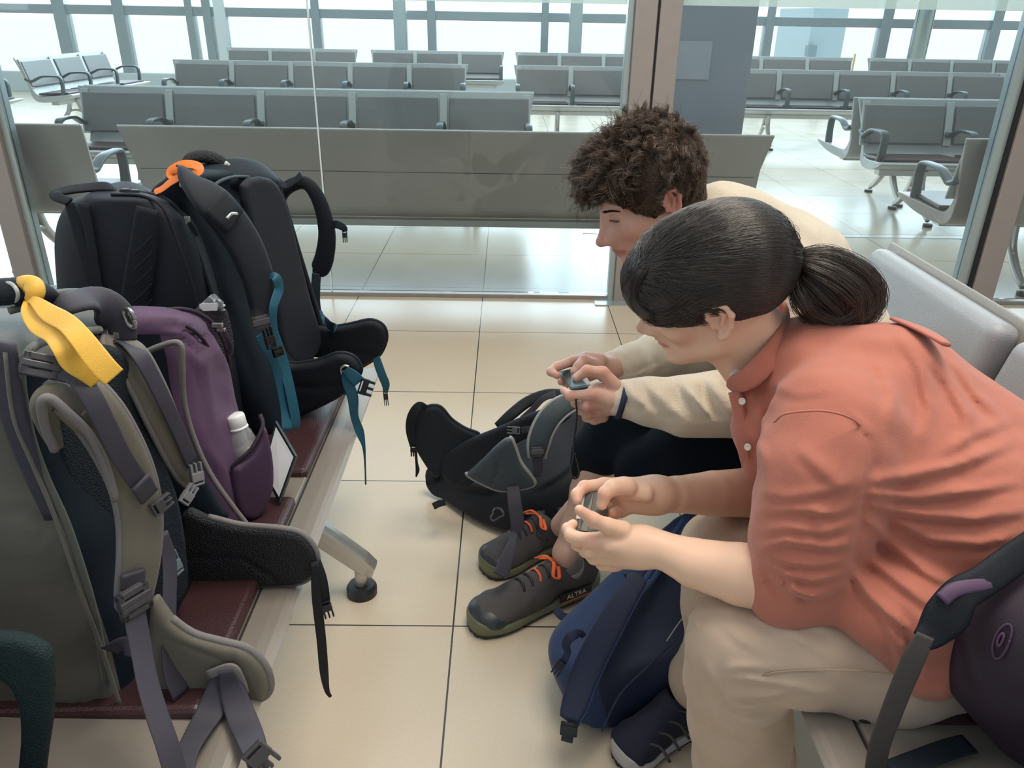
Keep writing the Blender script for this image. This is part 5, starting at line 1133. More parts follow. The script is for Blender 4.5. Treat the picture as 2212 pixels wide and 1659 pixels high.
curls(HM, 620, 34, 3, MAN, M_HAIR1B)
def undercoat(ob, n, L, Fr, m, parent, seed=2, K=6, rad=0.0004, sel=None):
    """short hairs lying on the scalp"""
    r = np.random.default_rng(seed); V = np.array([v.co[:] for v in ob.data.vertices]); V = V[(V-Fr.O) @ np.array([0, -1, 0.2]) > -0.05]
    if sel is not None: V = V[sel((V-Fr.O) @ Fr.R/Fr.k)]
    P = V[r.integers(0, len(V), n)]+r.normal(size=(n, 3))*0.002; D_ = -Fr.Up*0.8-Fr.F*0.25+r.normal(size=(n, 3))*0.35; D_ /= np.linalg.norm(D_, axis=1)[:, None]
    t = np.linspace(0, 1, K)[None, :, None]; c = r.normal(size=(n, 1, 3))*0.004
    Q = P[:, None]+D_[:, None]*t*(L*r.uniform(0.6, 1.3, (n, 1, 1)))+c*t*t; Q = SM.push(Q, 0.0006, 0.0035, 2)
    return hair('short_hair', Q, np.linspace(rad, rad*0.3, K), m, parent)
undercoat(hm, 16000, 0.014, HM, M_HAIR1B, MAN)
# cream fleece
M_FLEECE = mat('cream_fleece', (0.74, 0.65, 0.52), 0.95, bump=0.8, bscale=520, sheen=0.6, var=0.05, vscale=30)
M_NAVTRIM = mat('navy_trim', (0.012, 0.020, 0.065), 0.7, bump=0.3, bscale=700)
q = Sdf(0.005)
q.chain([(0.80, 1.72, 0.56), (0.73, 1.70, 0.72), (0.62, 1.67, 0.88), (0.50, 1.64, 0.965)], [0.15, 0.155, 0.135, 0.105], 0.05)
q.chain([(0.78, 1.58, 0.60), (0.60, 1.52, 0.86), (0.53, 1.52, 0.91)], [0.12, 0.10, 0.075], 0.05); q.chain([(0.78, 1.86, 0.60), (0.62, 1.80, 0.86), (0.53, 1.79, 0.91)], [0.12, 0.10, 0.075], 0.05)
nb = U(1552, 470, 1.63); q.cone(tuple(nb), tuple(U(1620, 520, 1.64)), 0.072, 0.095, 0.04)
q.cone(HM(0.03, 0, -0.14), tuple(nb), 0.04, 0.05, 0.03, 's')
# near sleeve: shoulder, elbow resting on the thigh, forearm to the cuff
sl = [(0.535, 1.50, 0.90), (0.565, 1.47, 0.80), tuple(U(1640, 872, 1.44)), tuple(U(1560, 872, 1.435)), tuple(U(1480, 876, 1.44)), tuple(U(1400, 868, 1.45)), tuple(U(1348, 864, 1.455))]
q.chain(sl, [0.075, 0.066, 0.066, 0.062, 0.055, 0.046, 0.041], 0.03)
sf_ = [(0.53, 1.79, 0.90), (0.52, 1.80, 0.78), tuple(U(1500, 780, 1.76)), tuple(U(1420, 778, 1.72)), tuple(U(1360, 790, 1.68)), tuple(U(1318, 797, 1.645))]
q.chain(sf_, [0.075, 0.066, 0.064, 0.058, 0.048, 0.036], 0.03)
NZ = (1.2, 1.56); FZ = (1.56, 1.9)
for p, w, h in (([(1352, 822), (1362, 850), (1385, 885)], 12, 0.009), ([(1375, 820), (1392, 850), (1420, 890)], 12, -0.008), ([(1408, 832), (1425, 860), (1455, 900)], 13, 0.006), ([(1440, 836), (1455, 860), (1490, 900)], 12, -0.007),
                ([(1478, 822), (1492, 850), (1530, 900)], 14, 0.012), ([(1505, 828), (1520, 860), (1560, 915)], 10, -0.010), ([(1535, 812), (1545, 845), (1590, 905)], 13, 0.011), ([(1560, 810), (1572, 840), (1600, 880)], 9, -0.009)): q.field(fold(p, w, h, 0.8, NZ))
for p, w, h in (([(1352, 765), (1372, 800), (1376, 835)], 12, -0.006), ([(1395, 745), (1415, 790), (1420, 830)], 14, 0.006), ([(1322, 812), (1370, 806), (1450, 770)], 4, -0.004), ([(1375, 740), (1395, 765), (1410, 790)], 8, -0.006)): q.field(fold(p, w, h, 0.6, FZ))
q.field(lambda P: 0.0035*vnoise(P, 38, 6)+0.0012*vnoise(P, 120, 8))
q.mesh('fleece', M_FLEECE, MAN, smooth_it=1)
def cuff(name, c0, c1, r, m, parent):
    c0 = Vector(c0); c1 = Vector(c1); V, F, _ = sweep_data([tuple(c0), tuple(c1)], r, r, (0, -1, 0.3), 1, 28, 2); return MB().add(V, F).build(name, m, parent, smooth=True, world=True)
cuff('cuff', U(1350, 865, 1.455), U(1338, 862, 1.457), 0.0425, M_NAVTRIM, MAN)
cuff('cuff', U(1322, 798, 1.647), U(1309, 795, 1.642), 0.036, M_NAVTRIM, MAN)
# black shorts
M_SHORT = mat('black_shorts', (0.004, 0.008, 0.016), 0.9, bump=0.3, bscale=500, spec=0.2)
q = Sdf(0.006)
q.chain([(0.80, 1.72, 0.56), (0.72, 1.71, 0.56)], [0.15, 0.13], 0.05)
q.chain([(0.76, 1.60, 0.56), tuple(U(1600, 960, 1.53)), tuple(U(1470, 985, 1.545)), tuple(U(1388, 1010, 1.57))], [0.105, 0.088, 0.080, 0.070], 0.03)
q.chain([(0.76, 1.84, 0.56), (0.50, 1.78, 0.56), tuple(U(1330, 935, 1.69)), tuple(U(1303, 965, 1.67))], [0.105, 0.090, 0.078, 0.066], 0.03)
q.cone(tuple(U(1300, 970, 1.67)), tuple(U(1288, 1000, 1.685)), 0.066, 0.062, 0.02)
q.field(crease(U(1270, 900, 1.6), U(1310, 990, 1.6), 0.012, -0.006)); q.field(crease(U(1420, 930, 1.45), U(1370, 1030, 1.47), 0.012, -0.006)); q.field(lambda P: 0.004*vnoise(P, 34, 9))
q.mesh('shorts', M_SHORT, MAN, smooth_it=1)
# sock
M_SOCK = mat('grey_sock', (0.20, 0.185, 0.19), 0.9, bump=0.5, bscale=500); M_SOCKL = mat('pale_sock_band', (0.36, 0.35, 0.35), 0.9)
sk = sweep('sock', [tuple(U(1224, 1208, 1.635)), (0.178, 1.638, 0.112), (0.190, 1.648, 0.070)], [0.0345, 0.0350, 0.038], [0.036, 0.039, 0.044], M_SOCK, MAN, nrm=(-0.3, -1, 0.2), seg=20)
sweep('band', [(0.180, 1.640, 0.106), (0.184, 1.643, 0.092)], 0.0365, 0.0415, M_SOCKL, sk, nrm=(-0.3, -1, 0.2), seg=20)
# shoes
M_UPPER = mat('shoe_grey_mesh', (0.085, 0.078, 0.082), 0.8, bump=0.6, bscale=700, var=0.15); M_TOE = mat('shoe_toe_rubber', (0.030, 0.036, 0.046), 0.4)
M_MIDS = mat('shoe_olive_midsole', (0.150, 0.160, 0.095), 0.55, var=0.12, vscale=25); M_OUTS = mat('shoe_black_outsole', (0.018, 0.020, 0.024), 0.6)
M_LACE = mat('orange_lace', (0.80, 0.13, 0.03), 0.55)
def shoe(parent, toe, heel, h=0.10, wd=0.052, mats=None, laces=True, name='shoe', up=None):
    """running shoe from toe to heel on the floor"""
    mu, mt, mm, mo = mats or (M_UPPER, M_TOE, M_MIDS, M_OUTS)
    toe = Vector(toe); heel = Vector(heel); L = (heel-toe).length; ax = (heel-toe).normalized(); side = Vector((0, 0, 1)).cross(ax).normalized(); R = np.array([list(ax), list(side), [0, 0, 1]]).T; upv = Vector((0, 0, 1))
    P = lambda a, s_, z: tuple(toe+ax*(a*L)+side*s_+upv*z)
    q = Sdf(0.0035)
    q.ell(P(0.20, 0.004, 0.042), (0.20*L, wd*0.98, 0.034), R, 0.02); q.ell(P(0.42, 0, 0.052), (0.24*L, wd*0.88, 0.044), R, 0.03)
    q.cone(P(0.45, 0, 0.072), P(0.66, 0, 0.092), 0.030, 0.034, 0.03); q.ell(P(0.80, 0, 0.058), (0.20*L, wd*0.76, 0.052), R, 0.03)
    q.cone(P(0.70, 0, 0.085), P(0.93, 0, 0.095), 0.034, 0.024, 0.03); q.cone(P(0.80, 0, 0.135), P(0.80, 0, 0.085), 0.030, 0.024, 0.01, 's')
    q.field(lambda X: 0.0015*vnoise(X, 90, 4))
    root = q.mesh(name, mu, parent, clipz=0.018)
    cl = []
    def outline(z, k):
        pts = []
        for a, w in ((0.0, 0.0), (0.012, 0.5), (0.06, 0.84), (0.15, 1.02), (0.26, 1.05), (0.40, 0.92), (0.55, 0.82), (0.72, 0.80), (0.87, 0.76), (0.97, 0.52), (1.0, 0.0)): pts.append((a, w))
        full = [(a, w) for a, w in pts]+[(a, -w*0.92) for a, w in pts[-2:0:-1]]
        W_ = ccat([P(-0.012+a*1.03, w*wd*k, z) for a, w in full], 4); return W_
    mb = MB(); rings = []
    for z, k in ((0.010, 0.96), (0.013, 1.02), (0.023, 1.03), (0.030, 0.99), (0.032, 0.93)): rings.append(outline(z, k))
    rr = [r_ for r_ in rings]
    for i, r_ in enumerate(rr):                                   # midsole curls up at toe and heel
        t = ((r_-np.array(toe)) @ np.array(ax))/L; r_[:, 2] += 0.018*np.clip(0.14-t, 0, 1)/0.14*(i > 0)+0.016*np.clip(t-0.85, 0, 1)/0.15*(i > 0)
    V = np.vstack(rr); n_ = len(rr[0]); F = [(i*n_+j, i*n_+(j+1) % n_, (i+1)*n_+(j+1) % n_, (i+1)*n_+j) for i in range(len(rr)-1) for j in range(n_)]+[tuple(range(n_-1, -1, -1)), tuple((len(rr)-1)*n_+j for j in range(n_))]
    MB().add(V, F).build('midsole', mm, root, smooth=True, world=False)
    o0, o1, o2 = outline(0.0, 0.90), outline(0.006, 0.97), outline(0.013, 0.97)
    for j in range(len(o0)):
        if (j//2) % 2: o0[j] = o0[j]+(np.array(toe)+np.array(ax)*L*0.5-o0[j])*0.03; o0[j][2] = 0.002
    V = np.vstack([o0, o1, o2]); F = [(i*n_+j, i*n_+(j+1) % n_, (i+1)*n_+(j+1) % n_, (i+1)*n_+j) for i in range(2) for j in range(n_)]+[tuple(range(n_-1, -1, -1)), tuple(2*n_+j for j in range(n_))]
    MB().add(V, F).build('outsole', mo, root, world=False)
    q = Sdf(0.0035); q.ell(P(0.135, 0.004, 0.038), (0.145*L, wd*1.02, 0.033), R, 0.01); q.ell(P(0.42, 0.004, 0.075), (0.25*L, wd*1.6, 0.046), R, 0.02, 's'); q.mesh('toe_cap', mt, root, clipz=0.020, world=False)
    if laces:
        for k in range(5):
            a = 0.36+0.065*k; z = 0.101+0.026*(a-0.3)/0.35*1.0
            sweep('lace', [P(a, -0.026, z-0.013), P(a+0.01, -0.012, z-0.001), P(a+0.012, 0.012, z-0.001), P(a, 0.026, z-0.013)], 0.0035, 0.0022, M_LACE if laces == 'all' or k in (2, 4) else M_OUTS, root, nrm=(0, 0, 1), world=False)
        for s_ in (-1, 1):
            sweep('lace_loop', [P(0.63, 0, 0.128), P(0.60, s_*0.02, 0.136), P(0.56, s_*0.042, 0.122), P(0.60, s_*0.045, 0.112), P(0.64, s_*0.018, 0.124)], 0.005, 0.0018, M_LACE, root, nrm=(0, 0, 1), world=False)
    return root
for o_, (t_, h_) in enumerate([((0.082-0.165, 1.515, 0), (0.255, 1.690, 0)), ((-0.045, 1.735, 0), (0.190, 1.885, 0))]):
    shoe(MAN, (t_[0]+ (0.012 if o_ == 0 else 0), t_[1]-0.012, 0), h_, wd=0.060)
_t, _h = Vector((-0.071, 1.503, 0)), Vector((0.255, 1.690, 0)); _ax = (_h-_t).normalized(); _sd = Vector((0, 0, 1)).cross(_ax).normalized(); _L = (_h-_t).length
_sh = [o for o in MAN.children if o.name.startswith('shoe')][0]
_R = Matrix((_ax, Vector((0, 0, 1)), -_sd)).transposed(); _p = _t+_ax*_L*0.60-_sd*0.0535+Vector((0, 0, 0.034))
MB().box(_t+_ax*_L*0.74-_sd*0.0500+Vector((0, 0, 0.044)), (0.050, 0.013, 0.003), _R).build('side_patch', M_PLBLK, _sh, bevel=0.002)
_f = bpy.data.curves.new('lettering_curve', 'FONT'); _f.body = 'ALTRA'; _f.size = 0.020; _f.extrude = 0.0006; _fo = bpy.data.objects.new('lettering_curve', _f); C.objects.link(_fo)
bpy.context.view_layer.update(); _me = bpy.data.meshes.new_from_object(_fo.evaluated_get(bpy.context.evaluated_depsgraph_get())); bpy.data.objects.remove(_fo)
_me.transform(Matrix.Translation(_t+_ax*_L*0.66-_sd*0.0534+Vector((0, 0, 0.038))) @ _R.to_4x4()); link('lettering', _me, mat('white_print', (0.62, 0.62, 0.62), 0.5), _sh, smooth=False)
sweep('side_stripe', [tuple(_t+_ax*_L*a-_sd*0.052+Vector((0, 0, 0.030))) for a in (0.62, 0.75, 0.88)], 0.002, 0.0015, M_LACE, _sh, nrm=(0.5, -0.86, 0), world=False)
# phone in his hands with a wrist cord
PH = tag(empty('handheld_console', tuple(U(1235, 818, 1.53))), 'small dark slab-shaped handheld gripped by the curly-haired person, wrist cord dangling', 'handheld')
def handset(parent, q4, th, mh, ms, band=None):
    q_ = [U(*p) for p in q4]; n_ = (q_[1]-q_[0]).cross(q_[3]-q_[0]).normalized()
    if n_.dot(Vector((0, 0, H))-q_[0]) < 0: n_ = -n_
    slab('housing', q_, n_, -th, 0.0, 1.0, mh, parent); slab('screen', q_, n_, 0.0001, 0.0009, 0.90, ms, parent); return q_, n_
handset(PH, [(1206, 801, 1.60), (1236, 796, 1.585), (1270, 834, 1.490), (1232, 840, 1.495)], 0.009, mat('blue_grey_metal', (0.085, 0.115, 0.14), 0.3, metal=0.4), mat('dark_screen', (0.05, 0.075, 0.09), 0.12, spec=0.8))
_q = [U(1258, 820, 1.515), U(1268, 815, 1.513), U(1276, 829, 1.498), U(1268, 833, 1.497)]; slab('grip', _q, Vector((0, -0.4, 0.9)), -0.006, 0.001, 1.0, mat('light_grey_plastic', (0.50, 0.51, 0.52), 0.4), PH)
tube('wrist_cord', u3((1244, 862, 1.44), (1246, 900, 1.44), (1240, 950, 1.44), (1239, 985, 1.44), (1234, 1010, 1.44), (1236, 1028, 1.44), (1243, 1034, 1.44), (1250, 1026, 1.44), (1250, 1008, 1.44), (1244, 988, 1.44), (1241, 980, 1.44)), 0.0022, M_PLBLK, PH)

# ---------------------------------------------------------------- the woman
WOM = tag(empty('person', (0.78, 1.0, 0.47)), 'seated person with a dark ponytail, salmon shirt and beige trousers', 'person')
HW = Frame((0, 0, 0), math.radians(15), math.radians(21), math.radians(16), 1.0); HW.O = np.array(U(1555, 690, 1.12))-HW(-0.004, 0.080, 0.008)
obs = []
q = Sdf(0.0022); head_sdf(q, HW, False); ear_sdf(q, HW, 1, 1.18); ear_sdf(q, HW, -1, 1.18)
nb = U(1665, 780, 1.22)
q.cone(HW(-0.020, 0, -0.01), tuple(nb), 0.052, 0.060, 0.03); q.cone(HW(0.015, 0, -0.05), tuple(U(1640, 810, 1.21)), 0.040, 0.052, 0.03)
LIP = (0.58, 0.20, 0.19)
sp_ = [((HW(0.112, 0, -0.055), HW(0.101, 0.020, -0.059)), 0.006, LIP, 0.8), ((HW(0.109, 0, -0.066), HW(0.100, 0.018, -0.061)), 0.007, LIP, 0.8), (HW(0.075, 0.05, -0.025), 0.028, (0.72, 0.35, 0.25), 0.35),
       (HW(0.136, 0, -0.026), 0.018, (0.68, 0.32, 0.25), 0.5), (HW(-0.005, 0.085, 0.015), 0.025, (0.72, 0.33, 0.25), 0.45), ((HW(0.0930, 0.021, 0.0020), HW(0.0872, 0.046, -0.0002)), 0.0022, (0.05, 0.035, 0.035), 0.9)]
obs.append(q.mesh('h', None, color=skin_col(SK2, sp_)))
# near forearm and hand
q = Sdf(0.0022)
q.chain(u3((1760, 1268, 0.925), (1690, 1258, 0.925), (1600, 1240, 0.945), (1500, 1216, 0.975), (1430, 1188, 1.0), (1385, 1178, 1.015)), [0.050, 0.049, 0.047, 0.038, 0.029, 0.027], 0.004)
q.rbox(U(1335, 1172, 1.03), (0.030, 0.013, 0.037), np.array(basis((-0.1, -0.95, 0.35), (0.15, 0.3, 1.0))), 0.012, 0.02)
q.cone(U(1390, 1178, 1.015), U(1320, 1152, 1.035), 0.027, 0.016, 0.02); q.cone(U(1390, 1185, 1.015), U(1305, 1190, 1.04), 0.027, 0.018, 0.02); q.cone(U(1370, 1190, 1.02), U(1325, 1212, 1.045), 0.024, 0.016, 0.02)
fing(q, u3((1345, 1146, 1.02), (1312, 1136, 1.015), (1280, 1122, 1.01), (1252, 1102, 1.01)), [0.016, 0.0125, 0.0108, 0.0085])
fing(q, u3((1318, 1165, 1.02), (1275, 1168, 1.02), (1234, 1158, 1.035), (1226, 1142, 1.055), (1238, 1132, 1.07)), [0.015, 0.0118, 0.010, 0.009, 0.008])
fing(q, u3((1310, 1185, 1.025), (1272, 1188, 1.025), (1248, 1176, 1.055), (1252, 1160, 1.085)), [0.015, 0.0118, 0.010, 0.008])
fing(q, u3((1315, 1202, 1.030), (1284, 1204, 1.035), (1264, 1190, 1.065), (1266, 1172, 1.09)), [0.015, 0.0115, 0.010, 0.008])
fing(q, u3((1328, 1216, 1.040), (1302, 1218, 1.050), (1284, 1206, 1.075), (1284, 1190, 1.095)), [0.014, 0.0105, 0.009, 0.0075])
PK = (0.80, 0.36, 0.28)
hs_ = knuckles([U(1250, 1100, 1.0), U(1237, 1130, 1.05), U(1225, 1150, 1.02), U(1275, 1118, 1.0), U(1272, 1165, 1.01)], PK, 0.014, 0.5)+[(U(1253, 1096, 1.000), 0.006, (0.86, 0.58, 0.50), 0.7)]
obs.append(q.mesh('h', None, color=skin_col(SK2, hs_)))
# far forearm and hand
q = Sdf(0.0022)
q.chain(u3((1700, 1062, 1.26), (1620, 1064, 1.24), (1540, 1066, 1.20), (1460, 1068, 1.16), (1410, 1068, 1.14)), [0.050, 0.047, 0.041, 0.032, 0.029], 0.004)
q.rbox(U(1370, 1066, 1.13), (0.030, 0.014, 0.038), np.array(basis((-0.1, -0.8, 0.6), (0.15, 0.6, 0.8))), 0.012, 0.02)
q.cone(U(1415, 1068, 1.14), U(1350, 1052, 1.13), 0.028, 0.017, 0.02); q.cone(U(1415, 1072, 1.14), U(1355, 1088, 1.13), 0.027, 0.018, 0.02)
fing(q, u3((1355, 1052, 1.105), (1322, 1054, 1.090), (1307, 1066, 1.082), (1300, 1090, 1.078)), [0.0165, 0.0130, 0.0112, 0.0095])      # thumb
fing(q, u3((1345, 1048, 1.14), (1305, 1047, 1.14), (1262, 1052, 1.13), (1246, 1068, 1.115), (1247, 1080, 1.105)), [0.014, 0.0118, 0.0105, 0.0095, 0.008])
fing(q, u3((1350, 1065, 1.16), (1312, 1068, 1.165), (1284, 1078, 1.15), (1278, 1092, 1.13)), [0.014, 0.0115, 0.0100, 0.008])
fing(q, u3((1352, 1082, 1.15), (1325, 1092, 1.155), (1300, 1104, 1.14), (1300, 1110, 1.12)), [0.014, 0.0112, 0.0098, 0.008])
fing(q, u3((1362, 1094, 1.14), (1342, 1104, 1.130), (1326, 1110, 1.11), (1322, 1108, 1.095)), [0.013, 0.0105, 0.0092, 0.008])
hs_ = knuckles([U(1247, 1078, 1.095), U(1262, 1050, 1.12), U(1307, 1046, 1.13), U(1305, 1066, 1.07), U(1324, 1110, 1.085)], PK, 0.014, 0.5)+[(U(1296, 1088, 1.068), 0.007, (0.86, 0.60, 0.48), 0.8)]
obs.append(q.mesh('h', None, color=skin_col(SK2, hs_)))
q = Sdf(0.006)                                                     # core inside the clothes
q.chain([(0.82, 1.02, 0.56), (0.70, 1.05, 0.70), (0.52, 1.14, 0.83)], [0.10, 0.085, 0.055], 0.01)
q.chain([tuple(U(1790, 960, 1.0)), tuple(U(1745, 1262, 0.925))], [0.055, 0.045], 0.03); q.chain([(0.50, 1.28, 0.86), tuple(U(1690, 1062, 1.26))], [0.05, 0.045], 0.03)
q.chain([(0.80, 0.93, 0.55), (0.40, 0.92, 0.53), (0.40, 0.95, 0.14)], [0.07, 0.05, 0.04], 0.03); q.chain([(0.80, 1.14, 0.55), (0.45, 1.20, 0.46), (0.425, 1.21, 0.14)], [0.06, 0.034, 0.028], 0.01)
obs.append(q.mesh('h', None, color=skin_col(SK2, [])))
join('body', obs, M_SKIN2, WOM)
M_EARR = mat('silver_stud', (0.85, 0.85, 0.88), 0.12, metal=1.0)
for x, y in ((1556, 715), (1564, 708)):
    e_ = HW(-0.004, 0.082, -0.020) if x == 1556 else HW(-0.013, 0.084, -0.013)
    Sdf(0.0008).ell(e_+HW.S*0.003, (0.0023, 0.0023, 0.0023), None, 0.001).mesh('earring', M_EARR, WOM)
M_HAIR2 = mat('hair_dark', (0.014, 0.011, 0.012), 0.9, spec=0.08, bump=0.6, bscale=260)
M_HAIR2B = mat('hair_dark_strands', (0.030, 0.021, 0.019), 0.30, spec=0.7)
TIE = U(1702, 562, 1.215); TL = (np.array(TIE)-HW.O) @ HW.R/HW.k          # tie point in head coordinates
q = Sdf(0.0035)
q.ell(HW(-0.010, 0, 0.058), (0.112*1.02, 0.088*1.02, 0.094*1.02), HW.R, 0.01); q.ell(HW(0.062, 0, 0.064), (0.080, 0.076, 0.062), HW.rot(-0.5), 0.03); q.ell(HW(-0.055, 0, 0.02), (0.06, 0.068, 0.05), HW.R, 0.03)
q.cone(HW(-0.06, 0.0, 0.06), tuple(TIE), 0.06, 0.022, 0.05)
q.cone(HW(0.030, 0.074, 0.025), HW(0.085, 0.060, 0.020), 0.012, 0.008, 0.03)
q.ell(HW(0.100, 0.00, -0.030), (0.066, 0.12, 0.052), HW.rot(-0.35), 0.012, 's'); q.ell(HW(0.002, 0.090, 0.000), (0.030, 0.04, 0.040), HW.R, 0.010, 's'); q.ell(HW(-0.03, 0.07, -0.040), (0.05, 0.05, 0.032), HW.R, 0.012, 's')
q.field(lambda P: 0.0012*vnoise(P, 90, 3))
q.mesh('hair_scalp', M_HAIR2, WOM, smooth_it=2); SC = q; SC.fields = []
def combed(Fr, n, seed, parent, m):
    r = np.random.default_rng(seed); K = 18; out = []; C0 = np.array([-0.008, 0, 0.056]); E_ = np.array([0.117, 0.0915, 0.0975])
    while len(out) < n:
        d = r.normal(size=3); d /= np.linalg.norm(d)
        if d[2] < -0.30 or (d[0] > 0.52 and d[2] < 0.62) or (d[0] > 0.1 and d[2] < -0.1) or (abs(d[1]) > 0.5 and d[0] > -0.4 and d[2] < -0.12): continue
        root = C0+E_*d*0.985
        if d[0] > 0.4: root = root+np.array([0.010, 0, -0.004])
        t = np.linspace(0, 1, K)[:, None]; tl = TL+r.normal(size=3)*0.006
        P = root*(1-t)+tl*t
        for _ in range(3):                                         # push out to the scalp surface
            qn = (P-C0)/E_; L = np.linalg.norm(qn, axis=1, keepdims=True); lift = 1.0+0.012*r.normal()*0.6
            P = np.where(L < lift, C0+(P-C0)/np.maximum(L, 0.3)*lift, P)
        P = P+0.0012*np.sin(t*7+r.uniform(0, 6.28))*r.normal(size=3)+np.array([0, 0, -0.006])*np.sin(np.pi*t)*(d[2] < 0.3)
        P[-1] = tl; P[0] = root; out.append(P)
    A_ = Fr.O+Fr.k*(np.array(out) @ Fr.R.T); lf = r.uniform(0.0008, 0.0035, (n, 1)); A_[:, :-1] = SC.push(A_[:, :-1], lf, lf+0.0015)
    return hair('hair', A_, np.linspace(0.00034, 0.00028, K), m, parent)
combed(HW, 15000, 5, WOM, M_HAIR2B)
# front strands that fall over the brow and tuck behind the ear, wisps on the nape
r_ = np.random.default_rng(9); out = []
for i in range(5200):
    a = r_.random(); s0 = HW(0.100-0.03*a, 0.035+0.035*a*r_.random(), 0.095-0.015*a); j = r_.normal(size=3)*0.003
    sd = r_.uniform(-0.065, 0.050); lo = r_.random()**1.3
    pts = [HW(0.050+0.03*r_.random(), sd*0.9, 0.125-0.02*abs(sd)/0.05)+j, HW(0.088, sd+0.004, 0.108)+j, HW(0.112, sd+0.010, 0.078-0.01*lo)+j, HW(0.114-0.012*a, max(sd, 0.0)+0.026, 0.044)+j*1.2,
           HW(0.096-0.012*a, 0.058+0.008*a, 0.020+0.030*(1-lo))+j*1.2, HW(0.060, 0.078, 0.022+0.035*(1-lo))+j, HW(0.025, 0.084, 0.048+0.025*(1-lo))+j, HW(-0.02, 0.086, 0.060+0.015*(1-lo))+j]
    out.append(catmull(pts, 3)[:22])
out = SC.push(np.array(out), 0.0012, 0.006, 2)
_V = np.array([v.co[:] for v in bpy.data.objects['hair_scalp.001'].data.vertices]); _Q = (_V-HW.O) @ HW.R/HW.k; _V = _V[(_Q[:, 0] > 0.03) & (_Q[:, 1] > -0.06)]
_P = _V[r_.integers(0, len(_V), 9000)]; _q = (_P-HW.O) @ HW.R/HW.k
_E = np.where((_q[:, 2] < 0.085)[:, None], HW(0.015, 0.088, 0.050)[None], np.array(TIE)[None]); _D = _E-_P-HW.Up*0.03*(_q[:, 2] > 0.06)[:, None]; _D /= np.linalg.norm(_D, axis=1)[:, None]; _D += r_.normal(size=_D.shape)*0.07
_t = np.linspace(0, 1, 12)[None, :, None]; _S = _P[:, None]+_D[:, None]*_t*np.minimum(0.055, np.linalg.norm(_E-_P, axis=1)*0.9)[:, None, None]*r_.uniform(0.5, 1.1, (9000, 1, 1)); _S = SC.push(_S, r_.uniform(0.0006, 0.002, (9000, 1)), 0.0022, 3)
hair('hair_front', _S, np.linspace(0.00036, 0.0002, 12), M_HAIR2B, WOM)
hair('fringe', out, np.linspace(0.00036, 0.00025, 22), M_HAIR2B, WOM)
sweep('hair_tie', [tuple(TIE+Vector((-0.012, 0, 0.004))), tuple(TIE), tuple(TIE+Vector((0.012, 0, -0.003)))], [0.020, 0.022, 0.020], [0.020, 0.022, 0.020], mat('black_elastic', (0.01, 0.01, 0.012), 0.8), WOM, nrm=(0, -1, 0.3))
# ponytail: locks arching over and curling back under
q = Sdf(0.004); q.chain(u3((1712, 566, 1.215), (1750, 582, 1.21), (1800, 602, 1.20), (1840, 630, 1.195)), [0.014, 0.026, 0.038, 0.028], 0.03); q.chain(u3((1770, 645, 1.19), (1805, 650, 1.19)), [0.032, 0.026], 0.03)
PC = q; q.mesh('ponytail_core', M_HAIR2, WOM)
M_HAIR2C = mat('ponytail_strands', (0.055, 0.038, 0.030), 0.32, spec=0.7)
def lock(paths, guides, per, rad, seed, K=20, spread=0.010, name='ponytail'):
    r = np.random.default_rng(seed); out = []
    for g in range(guides):
        w = r.dirichlet(np.ones(len(paths))*0.45); P = sum(w[i]*np.array(paths[i]) for i in range(len(paths)))
        t = np.linspace(0, 1, len(P))[:, None]; P = P+r.normal(size=3)*spread*np.minimum(1, t*2.5)+r.normal(size=3)*0.006*t*t
        G = catmull(P, 5); G = G[np.linspace(0, len(G)-1, K).astype(int)]; cut = r.uniform(0.75, 1.0); tt = np.linspace(0, 1, K)[:, None]
        for j in range(per):
            o = r.normal(size=3)*0.0035; e = r.normal(size=3)*0.005
            out.append(G+o*np.minimum(1, tt*3)+e*0.6*tt**2+0.001*np.sin(8*tt+r.uniform(0, 6))*r.normal(size=3))
    out = np.array(out); out[:, 2:] = PC.push(out[:, 2:], 0.001, None, 2)
    return hair(name, out, np.linspace(rad, rad*0.45, K), M_HAIR2C, WOM)
PT = [u3((1703, 560, 1.215), (1745, 545, 1.20), (1800, 548, 1.19), (1860, 580, 1.18), (1895, 625, 1.18), (1885, 665, 1.175), (1840, 680, 1.17), (1795, 672, 1.17)),
      u3((1703, 566, 1.215), (1735, 575, 1.17), (1770, 590, 1.15), (1815, 615, 1.14), (1845, 650, 1.14), (1830, 682, 1.145), (1790, 692, 1.15), (1750, 680, 1.15)),
      u3((1703, 570, 1.215), (1718, 600, 1.175), (1722, 630, 1.16), (1735, 660, 1.15), (1765, 685, 1.15), (1805, 698, 1.15), (1850, 690, 1.16), (1880, 660, 1.165)),
      u3((1703, 563, 1.215), (1740, 560, 1.25), (1790, 570, 1.27), (1840, 600, 1.26), (1865, 640, 1.25), (1855, 672, 1.23), (1810, 685, 1.2), (1770, 680, 1.18))]
lock(PT, 300, 34, 0.00042, 4, spread=0.007)
